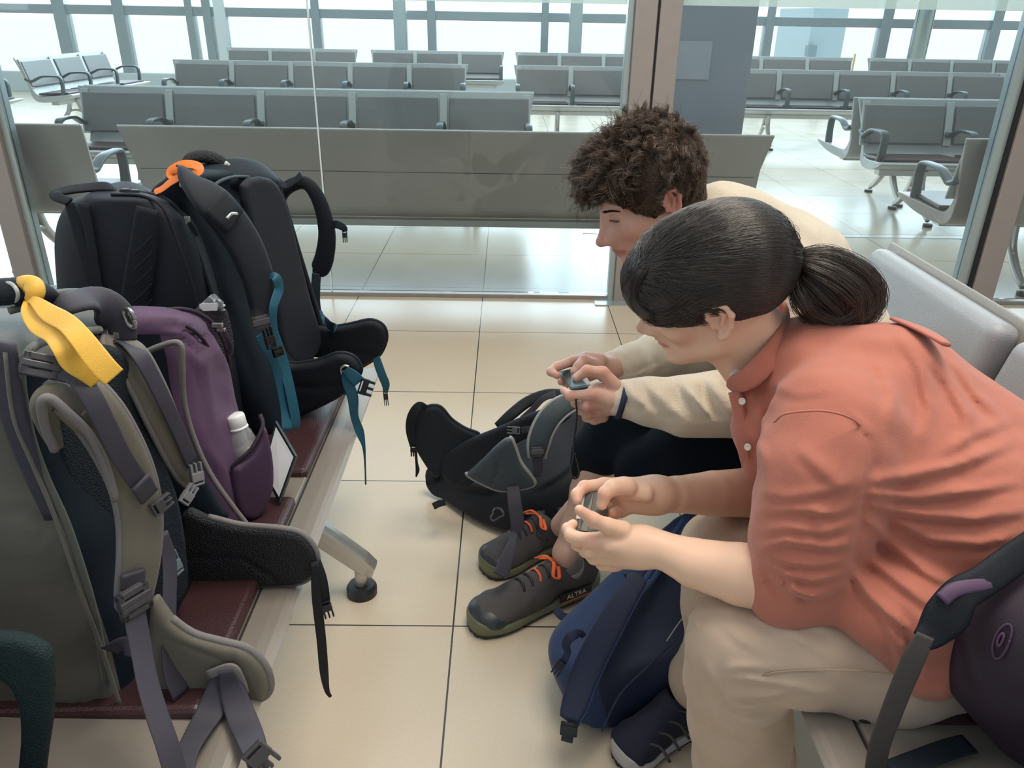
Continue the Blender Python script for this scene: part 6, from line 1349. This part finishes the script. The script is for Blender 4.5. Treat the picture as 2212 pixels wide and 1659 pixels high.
# salmon shirt
M_SHIRT = mat('salmon_linen', (0.50, 0.165, 0.115), 0.85, bump=0.35, bscale=900, var=0.07, vscale=40, sheen=0.25)
q = Sdf(0.0048)
q.chain([(0.86, 1.02, 0.58), (0.80, 1.02, 0.655), (0.70, 1.05, 0.765), (0.59, 1.10, 0.860), (0.49, 1.16, 0.875)], [0.165, 0.160, 0.140, 0.112, 0.082], 0.05)
q.chain([(0.84, 0.92, 0.58), (0.73, 0.94, 0.72), tuple(U(1800, 905, 1.02))], [0.13, 0.115, 0.085], 0.05)
q.chain([(0.80, 1.14, 0.58), (0.67, 1.20, 0.71), (0.50, 1.26, 0.81)], [0.13, 0.11, 0.08], 0.05)
q.cone((0.56, 1.10, 0.78), (0.50, 1.17, 0.80), 0.10, 0.075, 0.05); q.chain([(0.60, 1.08, 0.72), (0.56, 1.12, 0.62), (0.58, 1.08, 0.56)], [0.10, 0.085, 0.07], 0.05)
q.cone(tuple(U(1690, 772, 1.205)), tuple(U(1750, 780, 1.18)), 0.056, 0.08, 0.03); q.chain(u3((1625, 862, 1.15), (1632, 930, 1.13), (1645, 1000, 1.12)), [0.026, 0.034, 0.036], 0.03)
q.cone((0.60, 0.99, 0.72), (0.60, 1.0, 0.58), 0.10, 0.085, 0.05)
# near sleeve
q.chain([tuple(U(1800, 930, 0.995)), tuple(U(1775, 1010, 0.965)), tuple(U(1752, 1120, 0.94)), tuple(U(1735, 1200, 0.93)), tuple(U(1712, 1262, 0.925))], [0.088, 0.086, 0.078, 0.072, 0.066], 0.03)
q.cone(tuple(U(1735, 1225, 0.93)), tuple(U(1690, 1258, 0.925)), 0.066, 0.058, 0.02)
# far sleeve
q.chain([(0.49, 1.28, 0.84), (0.52, 1.29, 0.72), tuple(U(1700, 1062, 1.26))], [0.075, 0.066, 0.056], 0.03)
# hem over the hip
q.chain([tuple(U(1905, 1330, 0.87)), tuple(U(1990, 1420, 0.84))], [0.055, 0.045], 0.06); q.chain([tuple(U(1980, 1330, 0.84)), tuple(U(2010, 1430, 0.83))], [0.06, 0.04], 0.05)
# neck opening
q.cone(HW(0.03, 0, -0.12), tuple(U(1650, 790, 1.20)), 0.05, 0.052, 0.012, 's')
R_ = lambda a, b, w, h: q.field(crease(U(*a), U(*b), w, h))
# folds: from the armpit across the back, down the side, round the elbow
FD = lambda p, w, h, a=0.7: q.field(fold(p, w, h, a))
FD([(1862, 1040), (1960, 1030), (2080, 1000), (2200, 950)], 14, 0.010); FD([(1862, 1062), (1980, 1075), (2100, 1060), (2212, 1040)], 13, 0.012); FD([(1870, 1085), (1980, 1110), (2110, 1120), (2230, 1100)], 13, 0.012); FD([(1900, 1100), (2010, 1165), (2120, 1175), (2230, 1150)], 12, 0.011)
FD([(1862, 1110), (1930, 1175), (2010, 1240), (2080, 1270)], 15, 0.009, 0.5); FD([(1860, 1190), (1930, 1245), (2000, 1300), (2060, 1320)], 14, 0.009, 0.5); FD([(1832, 1215), (1880, 1290), (1950, 1350), (2000, 1400)], 12, 0.009)
FD([(1900, 1290), (1930, 1380), (1960, 1470)], 11, 0.008); FD([(1950, 1300), (1965, 1390), (1985, 1470)], 11, -0.008); FD([(1990, 1330), (2000, 1400), (1995, 1480)], 9, 0.008)
FD([(1930, 700), (1990, 790), (2010, 880), (1990, 960)], 16, 0.007); FD([(1975, 720), (2050, 820), (2090, 900), (2080, 980)], 16, 0.007); FD([(1890, 760), (1930, 850), (1920, 940)], 16, 0.005); FD([(2040, 745), (2110, 850), (2160, 900)], 14, 0.007)
FD([(1880, 935), (1890, 1000), (1872, 1060), (1862, 1130), (1845, 1200), (1835, 1262)], 12, -0.007, 0.2)      # groove between sleeve and body
FD([(1628, 1062), (1700, 1075), (1790, 1060), (1850, 1040)], 12, 0.006); FD([(1632, 1105), (1720, 1100), (1800, 1110), (1850, 1090)], 11, 0.007); FD([(1640, 1150), (1700, 1140), (1780, 1150), (1845, 1130)], 11, 0.008)
FD([(1632, 1188), (1700, 1168), (1790, 1182), (1840, 1175)], 11, 0.010); FD([(1640, 1190), (1700, 1215), (1760, 1222), (1830, 1210)], 9, 0.009); FD([(1650, 1215), (1700, 1240), (1760, 1255), (1825, 1238)], 9, 0.009); FD([(1660, 1235), (1705, 1275), (1760, 1290), (1815, 1268)], 9, 0.009); FD([(1690, 1230), (1712, 1262), (1716, 1310)], 8, 0.008); FD([(1640, 1230), (1665, 1262), (1690, 1310)], 8, -0.006)
FD([(1625, 930), (1650, 990), (1655, 1060)], 14, 0.005); FD([(1720, 960), (1780, 1020), (1830, 1060)], 16, 0.005); FD([(1630, 860), (1640, 900), (1650, 950)], 12, 0.006); FD([(1740, 1080), (1770, 1110), (1790, 1170)], 12, 0.004)
FD([(1640, 820), (1720, 850), (1800, 840)], 14, 0.003); FD([(1830, 880), (1860, 915), (1888, 945)], 9, 0.005); FD([(2000, 1000), (2100, 940), (2200, 900)], 14, 0.005)
q.field(lambda P: 0.0030*vnoise(P, 30, 12)+0.0016*vnoise(P, 75, 15))
sh = q.mesh('shirt', M_SHIRT, WOM, smooth_it=3)
# rolled sleeve cuff, collar, yoke seam, buttons
V, F, _ = sweep_data(u3((1718, 1268, 0.925), (1690, 1262, 0.925), (1660, 1254, 0.928)), [0.066, 0.066, 0.060], [0.066, 0.066, 0.060], (0, -1, 0.3), 4, 28); MB().add(V, F).build('rolled_cuff', M_SHIRT, WOM, smooth=True, world=True)
col_path = u3((1584, 842, 1.15), (1592, 830, 1.13), (1625, 812, 1.12), (1660, 775, 1.13), (1690, 730, 1.16), (1702, 690, 1.21), (1690, 665, 1.27), (1660, 680, 1.30), (1620, 740, 1.29))
sweep('collar', col_path, [0.012, 0.016, 0.018, 0.018, 0.018, 0.018, 0.018, 0.016, 0.014], 0.004, M_SHIRT, WOM, nrm=[(-0.4, -0.8, 0.3), (-0.3, -0.9, 0.3), (-0.2, -0.9, 0.4), (0.0, -0.9, 0.4), (0.5, -0.7, 0.3), (1, -0.1, 0.3), (0.6, 0.7, 0.3), (-0.2, 0.9, 0.3), (-0.4, 0.9, 0.3)], e=4)
sweep('placket', u3((1588, 845, 1.145), (1600, 900, 1.125), (1606, 960, 1.11), (1618, 1010, 1.11)), 0.012, 0.006, M_SHIRT, WOM, nrm=(-0.8, -0.6, 0.1), e=4)
tube('yoke_seam', u3((1672, 912, .925), (1700, 893, .915), (1780, 888, .908), (1840, 905, .912), (1880, 940, .925)), 0.0016, M_SHIRT, WOM)
M_BUT = mat('pearl_button', (0.78, 0.70, 0.64), 0.25)
for x, y, Y in ((1603, 867, 1.115), (1615, 966, 1.09)):
    c = U(x, y, Y); lathe('button', [(0.0005, -0.0015), (0.0055, -0.0012), (0.006, 0.0), (0.0052, 0.0014), (0.0038, 0.0008), (0.0005, 0.0006)], c, (-0.6, -0.75, 0.25), M_BUT, WOM, seg=18)
sweep('back_tab', u3((1935, 690, 1.13), (1975, 705, 1.09), (2015, 725, 1.05), (2045, 745, 1.02)), [0.012, 0.018, 0.016, 0.008], 0.003, M_SHIRT, WOM, nrm=(0.3, -0.5, 0.8), e=4)
sweep('undershirt', u3((1586, 800, 1.17), (1598, 812, 1.165), (1608, 800, 1.17)), 0.012, 0.006, mat('white_cotton', (0.75, 0.72, 0.74), 0.8), WOM, nrm=(-0.3, -0.9, 0.3))
# beige trousers
M_TROU = mat('beige_cotton', (0.57, 0.43, 0.335), 0.85, bump=0.35, bscale=700, var=0.05, vscale=20, sheen=0.2)
q = Sdf(0.005)
q.chain([(0.84, 1.0, 0.56), (0.76, 1.02, 0.56)], [0.14, 0.13], 0.05)
q.chain([(0.82, 0.92, 0.57), tuple(U(1900, 1420, 0.905)), tuple(U(1720, 1395, 0.915)), tuple(U(1600, 1385, 0.93))], [0.100, 0.098, 0.086, 0.078], 0.03)
q.chain([tuple(U(1590, 1390, 0.935)), tuple(U(1592, 1470, 0.945)), tuple(U(1598, 1560, 0.955)), tuple(U(1606, 1640, 0.965)), tuple(U(1608, 1740, 0.97))], [0.074, 0.078, 0.082, 0.084, 0.084], 0.03)
q.chain([(0.80, 1.14, 0.56), tuple(U(1680, 1200, 1.20)), tuple(U(1555, 1185, 1.22))], [0.100, 0.082, 0.070], 0.03)
q.chain([tuple(U(1552, 1190, 1.22)), tuple(U(1556, 1300, 1.20)), tuple(U(1560, 1420, 1.19)), (0.42, 1.2, 0.16)], [0.070, 0.070, 0.072, 0.070], 0.03)
FD = lambda p, w, h, a=0.7: q.field(fold(p, w, h, a))
FD([(1560, 1500), (1640, 1508), (1720, 1492)], 10, 0.007, 0.4); FD([(1555, 1462), (1620, 1466), (1700, 1480), (1800, 1505)], 10, 0.006, 0.4); FD([(1560, 1450), (1600, 1440), (1690, 1445)], 10, 0.006); FD([(1560, 1500), (1600, 1530), (1680, 1530)], 9, 0.008); FD([(1600, 1560), (1650, 1560), (1700, 1530)], 9, 0.007)
FD([(1530, 1520), (1560, 1570), (1600, 1600)], 10, 0.006); FD([(1520, 1430), (1545, 1480), (1560, 1530)], 10, 0.005); FD([(1620, 1330), (1680, 1350), (1760, 1400), (1820, 1440)], 12, 0.004); FD([(1700, 1320), (1780, 1360), (1860, 1410)], 12, 0.004); FD([(1560, 1340), (1600, 1380), (1640, 1400)], 14, 0.003)
FD([(1486, 1230), (1500, 1270), (1520, 1300)], 9, 0.006); FD([(1488, 1330), (1500, 1345), (1510, 1360)], 6, 0.006); FD([(1580, 1150), (1620, 1200), (1640, 1230)], 5, -0.003, 0.2)
q.field(lambda P: 0.0025*vnoise(P, 32, 21)+0.0010*vnoise(P, 100, 22))
q.mesh('trousers', M_TROU, WOM, smooth_it=1)
V, F, _ = sweep_data(u3((1606, 1618, 0.962), (1608, 1650, 0.965), (1609, 1700, 0.968)), [0.086, 0.0885, 0.0885], [0.086, 0.0885, 0.0885], (0, -1, 0.3), 3, 30); MB().add(V, F).build('rolled_hem', M_TROU, WOM, smooth=True, world=True)
tube('side_seam', u3((2060, 1490, .80), (1900, 1452, .815), (1700, 1450, .835), (1620, 1470, .855), (1580, 1500, .87), (1565, 1560, .872)), 0.0014, mat('seam_beige', (0.42, 0.31, 0.23), 0.9), WOM)
M_NSH = mat('navy_shoe_knit', (0.012, 0.013, 0.036), 0.8, bump=0.4, bscale=700); M_WST = mat('white_striped_sole', (0.55, 0.53, 0.55), 0.6, bump=1.0, bscale=90)
ns = shoe(WOM, tuple(Uz(1336, 1655, 0.0)), (0.42, 1.22, 0), wd=0.048, mats=(M_NSH, M_NSH, M_WST, M_OUTS), laces=False)
shoe(WOM, (0.25, 0.96, 0), (0.49, 0.98, 0), wd=0.048, mats=(M_NSH, M_NSH, M_WST, M_OUTS), laces=False)
for k in range(4):
    sweep('lace', [tuple(Vector((0.30+0.022*k, 1.10+0.028*k*0.7, 0.088+0.009*k))), tuple(Vector((0.32+0.022*k, 1.085+0.028*k*0.7, 0.094+0.009*k))), tuple(Vector((0.335+0.022*k, 1.06+0.028*k*0.7, 0.084+0.009*k)))], 0.0035, 0.002, M_OUTS, ns, nrm=(0, 0, 1), world=False)
# handheld in her hands
GR = tag(empty('handheld_console', tuple(U(1285, 1100, 1.07))), 'small grey and black handheld held in both hands by the salmon-shirted person', 'handheld')
qg, ng = handset(GR, [(1258, 1064, 1.125), (1316, 1062, 1.120), (1304, 1152, 1.055), (1243, 1147, 1.060)], 0.012, mat('dark_grey_plastic_b', (0.055, 0.052, 0.052), 0.35), mat('console_face', (0.075, 0.068, 0.065), 0.3))
L_ = lambda a, b, t: a+(b-a)*t
slab('black_band', [L_(qg[0], qg[1], 0.16), L_(qg[0], qg[1], 0.44), L_(qg[3], qg[2], 0.44), L_(qg[3], qg[2], 0.16)], ng, 0.0010, 0.0022, 1.0, M_PLBLK, GR)
slab('pale_edge', [L_(qg[0], qg[1], -0.06), L_(qg[0], qg[1], 0.12), L_(L_(qg[3], qg[2], 0.12), L_(qg[0], qg[1], 0.12), 0.3), L_(L_(qg[3], qg[2], -0.06), L_(qg[0], qg[1], -0.06), 0.3)], ng, 0.0008, 0.0018, 1.0, bpy.data.materials['light_grey_plastic'], GR)
# ================================================================ bags on the floor
# ---- black trekking pack lying with its harness up
G1 = tag(empty('trekking_backpack', (0.0, 1.95, 0)), 'black trekking backpack with grey-edged hip belts lying on the floor beside the running shoes', 'backpack')
ups = [(938, 1003, .13), (985, 962, .17), (1055, 930, .22), (1125, 893, .27), (1195, 866, .31), (1262, 862, .34)]
lows = [(952, 1078), (1020, 1128), (1105, 1166), (1185, 1182), (1250, 1170), (1330, 1140)]
lv = []
for (a, b, h), (c, d) in zip(ups, lows):
    FT = Uz(a, b, h); NB = Uz(c, d, 0.012); NT = Vector((NB.x-0.02, NB.y+0.06, h*0.66)); FB = Vector((FT.x, FT.y+0.02, 0.012))
    lv.append((NB, NT, FT, FB))
def bag_lower(Vv): return (-0.006*np.exp(-((Vv[..., 2]-0.05)/0.03)**2)*0).astype(np.float32)
loft4('body', [(l[0], l[1], l[2], l[3]) for l in lv], F_BLK, G1, e=4.5, dome=(0.04, 0.05), n=7, noise=(0.004, 16, 31),
      fields=(fold([(925, 1020), (990, 1045), (1060, 1055), (1120, 1030)], 11, 0.014, 1.0), fold([(1000, 1075), (1040, 1105), (1090, 1120)], 9, 0.008), fold([(1150, 1060), (1200, 1030), (1260, 980)], 8, 0.008), fold([(1130, 1100), (1180, 1110), (1230, 1100)], 8, 0.007), fold([(1200, 930), (1230, 920), (1260, 890)], 6, 0.006), fold([(960, 1040), (985, 1060), (1000, 1090)], 9, 0.007), fold([(1090, 1060), (1060, 1080), (1030, 1090)], 8, 0.007), fold([(1180, 990), (1240, 960), (1290, 930)], 6, 0.005), ripples(0.003, 46, (1, 0.3, 0.5), 7)))
# harness panel
pad('back_cushion', [(960, 985), (1010, 950), (1070, 925), (1140, 895), (1215, 872), (1240, 890), (1200, 925), (1130, 950), (1080, 985), (1040, 1030), (1000, 1050), (955, 1025)], 1.90, 0.012, 0.012, F_FINE, G1, tx=-0.15, res=0.004)
pad('hip_belt', [(945, 1030), (905, 975), (892, 935), (898, 905), (920, 880), (950, 878), (975, 905), (1005, 925), (1034, 937), (1020, 950), (985, 975), (965, 1000)], 1.935, 0.012, 0.011, F_FINE, G1, res=0.003, pipe=(F_BLK, 0.005, 0, 9),
    bend=lambda x, y: 0.0*x)
pad('hip_belt', [(1010, 1025), (1018, 1015), (1045, 990), (1075, 960), (1100, 945), (1112, 965), (1125, 1000), (1152, 1035), (1150, 1048), (1120, 1056), (1080, 1058), (1045, 1045)], 1.760, 0.014, 0.012, F_SLBLUE, G1, res=0.0028,
    fields=(fold([(1055, 985), (1075, 1000), (1076, 1020), (1062, 1042)], 4, -0.004, 0.0),), pipe=(F_PIPEL, 0.0062, 4, 12.6))
SPf = px([(1250, 862, 1.86), (1215, 878, 1.83), (1190, 900, 1.81), (1172, 930, 1.795), (1163, 960, 1.785), (1160, 990, 1.78)], 1.8)
wsf = [0.020, 0.026, 0.028, 0.028, 0.027, 0.020]
sf2 = sweep('shoulder_strap', SPf, wsf, [0.008]*6, F_SLBLUE, G1, nrm=(0.1, -0.8, 0.6), e=3, dome=0.05)
piping('piping', SPf, wsf, 0.008, 0.005, F_PIPEL, sf2, nrm=(0.1, -0.8, 0.6), sides=(-1, 1))
buckle('ladder_buckle', U(1161, 976, 1.765), (0.1, -0.9, 0.4), (0, 0, 1), 0.017, 0.013, M_PLAST, G1, bars=2)
strap('webbing', px([(1161, 985, 1.77), (1162, 1010, 1.765), (1158, 1030, 1.765)], 1.77), [0.014, 0.014, 0.010], F_SLATE, G1, nrm=(0.1, -1, 0.2))
strap('webbing', px([(1108, 1050, 1.745), (1112, 1090, 1.715), (1118, 1130, 1.695), (1112, 1150, 1.685)], 1.72), [0.017, 0.018, 0.018, 0.013], F_SLATE, G1, nrm=(0.1, -1, 0.3))
strap('webbing', px([(1112, 1148, 1.67), (1104, 1180, 1.62), (1092, 1215, 1.58), (1080, 1245, 1.55)], 1.6), [0.007, 0.013, 0.019, 0.020], F_SLATE, G1, nrm=(0.3, -0.8, 0.5))
clip('sternum_clip', U(1112, 930, 1.80), (0, -0.8, 0.5), (-1, 0, 0.05), 0.010, 0.016, M_PLAST, G1); strap('sternum_webbing', px([(1125, 930, 1.80), (1140, 928, 1.80), (1160, 928, 1.80)], 1.8), 0.009, F_BLK, G1, nrm=(0, -0.8, 0.6))
sweep('far_strap', px([(1075, 922, 1.99), (1105, 895, 2.0), (1140, 868, 2.02), (1180, 852, 2.02), (1215, 850, 2.0)], 2.0), [0.014, 0.017, 0.017, 0.016, 0.013], 0.008, F_BLK, G1, nrm=(0, -0.6, 0.8), e=3)
strap('far_webbing', px([(1128, 905, 1.98), (1150, 885, 1.98), (1172, 862, 1.98), (1200, 850, 1.98)], 1.98), 0.009, F_SLATE, G1, nrm=(0, -0.8, 0.6))
strap('belt_webbing', px([(920, 882, 1.92), (905, 878, 1.915), (890, 900, 1.91), (886, 930, 1.91), (892, 965, 1.905)], 1.91), [0.010, 0.013, 0.014, 0.013, 0.009], F_BLK, G1, nrm=(-0.2, -0.9, 0.3))
clip('belt_clip', U(893, 972, 1.90), (-0.2, -0.9, 0.3), (0.1, 0, -1), 0.008, 0.014, M_PLBLK, G1)
strap('belt_tail', px([(898, 975, 1.90), (900, 1000, 1.90), (902, 1015, 1.90), (899, 1030, 1.90)], 1.9), [0.004, 0.004, 0.006, 0.002], F_BLK, G1, nrm=(-0.2, -0.9, 0.3))
strap('compression_strap', px([(962, 1085, 1.90), (948, 1088, 1.89), (936, 1094, 1.88)], 1.9), [0.009, 0.010, 0.010], F_BLK, G1, nrm=(0.3, -0.7, 0.6))
tube('gear_loop', px([(1066, 1108, 1.68), (1060, 1118, 1.67), (1066, 1125, 1.668), (1078, 1118, 1.668), (1088, 1112, 1.67), (1082, 1100, 1.68), (1070, 1098, 1.69), (1064, 1106, 1.68)], 1.68), 0.0028, M_PLAST, G1)
tube('cord_loop', px([(1160, 1150, 1.66), (1166, 1160, 1.645), (1182, 1166, 1.63), (1176, 1154, 1.64), (1164, 1146, 1.66)], 1.65), 0.0024, F_BLK, G1)

# ---- navy daypack standing on the floor between the legs
G2 = tag(empty('daypack', (0.27, 1.25, 0)), 'navy blue daypack slumped on the floor against the beige trousers', 'backpack')
lv = []
for l, r_, Y, th in (((1232, 1585), (1492, 1548), None, 0.15), ((1188, 1470), (1530, 1440), 1.215, 0.17), ((1182, 1385), (1560, 1345), 1.285, 0.17), ((1262, 1290), (1580, 1250), 1.345, 0.15), ((1365, 1190), (1600, 1150), 1.40, 0.13), ((1440, 1125), (1600, 1100), 1.44, 0.10)):
    a = Uz(*l, 0.02) if Y is None else U(*l, Y); b = Uz(*r_, 0.02) if Y is None else U(*r_, Y); d = Vector((0.05, th, -0.10 if Y is not None else 0.0))
    a2, b2 = a+d, b+d; a2.z = max(a2.z, 0.02); b2.z = max(b2.z, 0.02); lv.append((b, b2, a2, a))
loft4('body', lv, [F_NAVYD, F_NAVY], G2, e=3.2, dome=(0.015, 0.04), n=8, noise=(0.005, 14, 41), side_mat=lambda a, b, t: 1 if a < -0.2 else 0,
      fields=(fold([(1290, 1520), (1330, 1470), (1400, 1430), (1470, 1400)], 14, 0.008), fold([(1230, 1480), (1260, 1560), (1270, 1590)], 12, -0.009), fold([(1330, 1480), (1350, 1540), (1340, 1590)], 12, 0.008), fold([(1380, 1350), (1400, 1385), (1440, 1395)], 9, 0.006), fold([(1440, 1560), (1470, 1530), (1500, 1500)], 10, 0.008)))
stp = px([(1385, 1240, 1.31), (1352, 1290, 1.275), (1320, 1345, 1.245), (1285, 1410, 1.215), (1258, 1470, 1.185), (1240, 1525, 1.150), (1228, 1560, 1.125)], 1.2)
sweep('shoulder_strap', stp, [0.020, 0.025, 0.028, 0.030, 0.030, 0.027, 0.020], [0.006]*7, F_NAVYD, G2, nrm=(-0.35, -0.75, 0.5), e=3, dome=0.04)
piping('strap_edge', stp, [0.020, 0.025, 0.028, 0.030, 0.030, 0.027, 0.020], 0.006, 0.0022, F_NAVY, G2, nrm=(-0.35, -0.75, 0.5), sides=(-1,))
buckle('ladder_buckle', U(1229, 1575, 1.105), (-0.2, -0.85, 0.45), (0, 0.1, 1), 0.017, 0.013, M_PLBLK, G2, bars=2)
strap('webbing', px([(1228, 1570, 1.11), (1226, 1590, 1.10), (1224, 1602, 1.10)], 1.1), 0.012, F_NAVYD, G2, nrm=(-0.2, -0.9, 0.4))
strap('sternum_webbing', px([(1262, 1374, 1.215), (1250, 1368, 1.21), (1232, 1376, 1.20), (1222, 1392, 1.20), (1226, 1410, 1.195), (1216, 1430, 1.19)], 1.2), [0.006, 0.009, 0.010, 0.009, 0.007, 0.008], F_NAVYD, G2, nrm=(-0.3, -0.8, 0.5))
clip('sternum_clip', U(1208, 1440, 1.185), (-0.3, -0.8, 0.5), (-0.4, 0, -1), 0.009, 0.014, M_PLBLK, G2)
for off in (0, 14):
    sweep('zip_ridge', px([(1480+off*0.5, 1118, 1.405), (1440+off, 1180, 1.375), (1400+off, 1245, 1.335), (1365+off, 1290, 1.300)], 1.3), [0.006, 0.007, 0.007, 0.004], 0.006, F_NAVY, G2, nrm=(-0.2, -0.8, 0.5), e=2.5)
tube('zip_cord', px([(1348, 1238, 1.335), (1358, 1258, 1.325), (1364, 1270, 1.32), (1372, 1272, 1.32), (1366, 1260, 1.325)], 1.32), 0.0024, M_PLBLK, G2)
tube('pocket_seam', px([(1440, 1385, 1.225), (1460, 1355, 1.235), (1482, 1325, 1.245)], 1.24), 0.0014, mat('pale_thread', (0.35, 0.35, 0.38), 0.7), G2)
tube('panel_seam', px([(1300, 1580, 1.12), (1340, 1500, 1.165), (1400, 1440, 1.195), (1450, 1390, 1.215)], 1.2), 0.0022, F_NAVYD, G2)
strap('side_tab', px([(1200, 1316, 1.40), (1216, 1332, 1.38), (1236, 1336, 1.36)], 1.4), 0.010, F_NAVYD, G2, nrm=(-0.2, -0.8, 0.6))

# ---- purple bag on the right bench
G3 = tag(empty('daypack', (0.66, 0.72, 0.48)), 'dark purple bag with black straps on the right bench, cut off by the frame', 'backpack')
q = Sdf(0.0045)
q.chain([tuple(U(2158, 1345, .79)), tuple(U(2195, 1440, .78)), tuple(U(2245, 1540, .77))], [0.054, 0.078, 0.066], 0.04); q.chain([tuple(U(2290, 1370, .77)), tuple(U(2340, 1500, .76))], [0.095, 0.11], 0.05)
q.field(fold([(2080, 1340), (2095, 1430), (2110, 1500)], 12, 0.004)); q.field(lambda P: 0.004*vnoise(P, 22, 51))
q.mesh('body', F_PURPD, G3, smooth_it=1)
th_ = np.linspace(0, 2*PI, 40, endpoint=False)
def ring_on(cx_, cy_, a, b, r, name):
    P_ = q.push(np.array([tuple(U(cx_+a*math.cos(t)-0.15*b*math.sin(t), cy_+b*math.sin(t), 0.70)) for t in th_]), 0.0002, 0.0006, 14)
    tube(name, [tuple(p) for p in P_]+[tuple(P_[0])], r, F_PURPM, G3, n=2)
ring_on(2116, 1396, 38, 62, 0.0014, 'grommet_patch'); ring_on(2112, 1398, 13, 22, 0.0018, 'grommet')
sweep('top_strap', px([(2240, 1170, 0.80), (2180, 1215, 0.79), (2120, 1258, 0.775), (2075, 1285, 0.765), (2045, 1330, 0.755), (2015, 1365, 0.75), (1992, 1385, 0.745)], 0.8), [0.018, 0.020, 0.020, 0.022, 0.026, 0.020, 0.014], 0.007, F_BLK, G3, nrm=(-0.3, -0.8, 0.5), e=3)
strap('webbing', px([(2000, 1372, 0.742), (1975, 1420, 0.735), (1945, 1490, 0.73), (1922, 1550, 0.73), (1900, 1610, 0.735), (1888, 1680, 0.74)], 0.74), [0.011, 0.014, 0.014, 0.014, 0.014, 0.014], mat('grey_webbing', (0.060, 0.056, 0.055), 0.6, bump=0.3, bscale=900), G3, nrm=(-0.2, -1, 0.3))
sweep('lid_edge', px([(2035, 1295, 0.76), (2060, 1275, 0.765), (2100, 1265, 0.77), (2150, 1258, 0.775)], 0.77), 0.009, 0.006, F_PURP, G3, nrm=(0, -0.7, 0.7), e=3)
strap('hanging_strap', [tuple(Uz(1925, 1665, 0.478)), tuple(Uz(1990, 1640, 0.479)), tuple(Uz(2050, 1618, 0.480)), tuple(Uz(2095, 1606, 0.481))], 0.016, F_BLUEBLK, G3, nrm=(0, 0, 1))
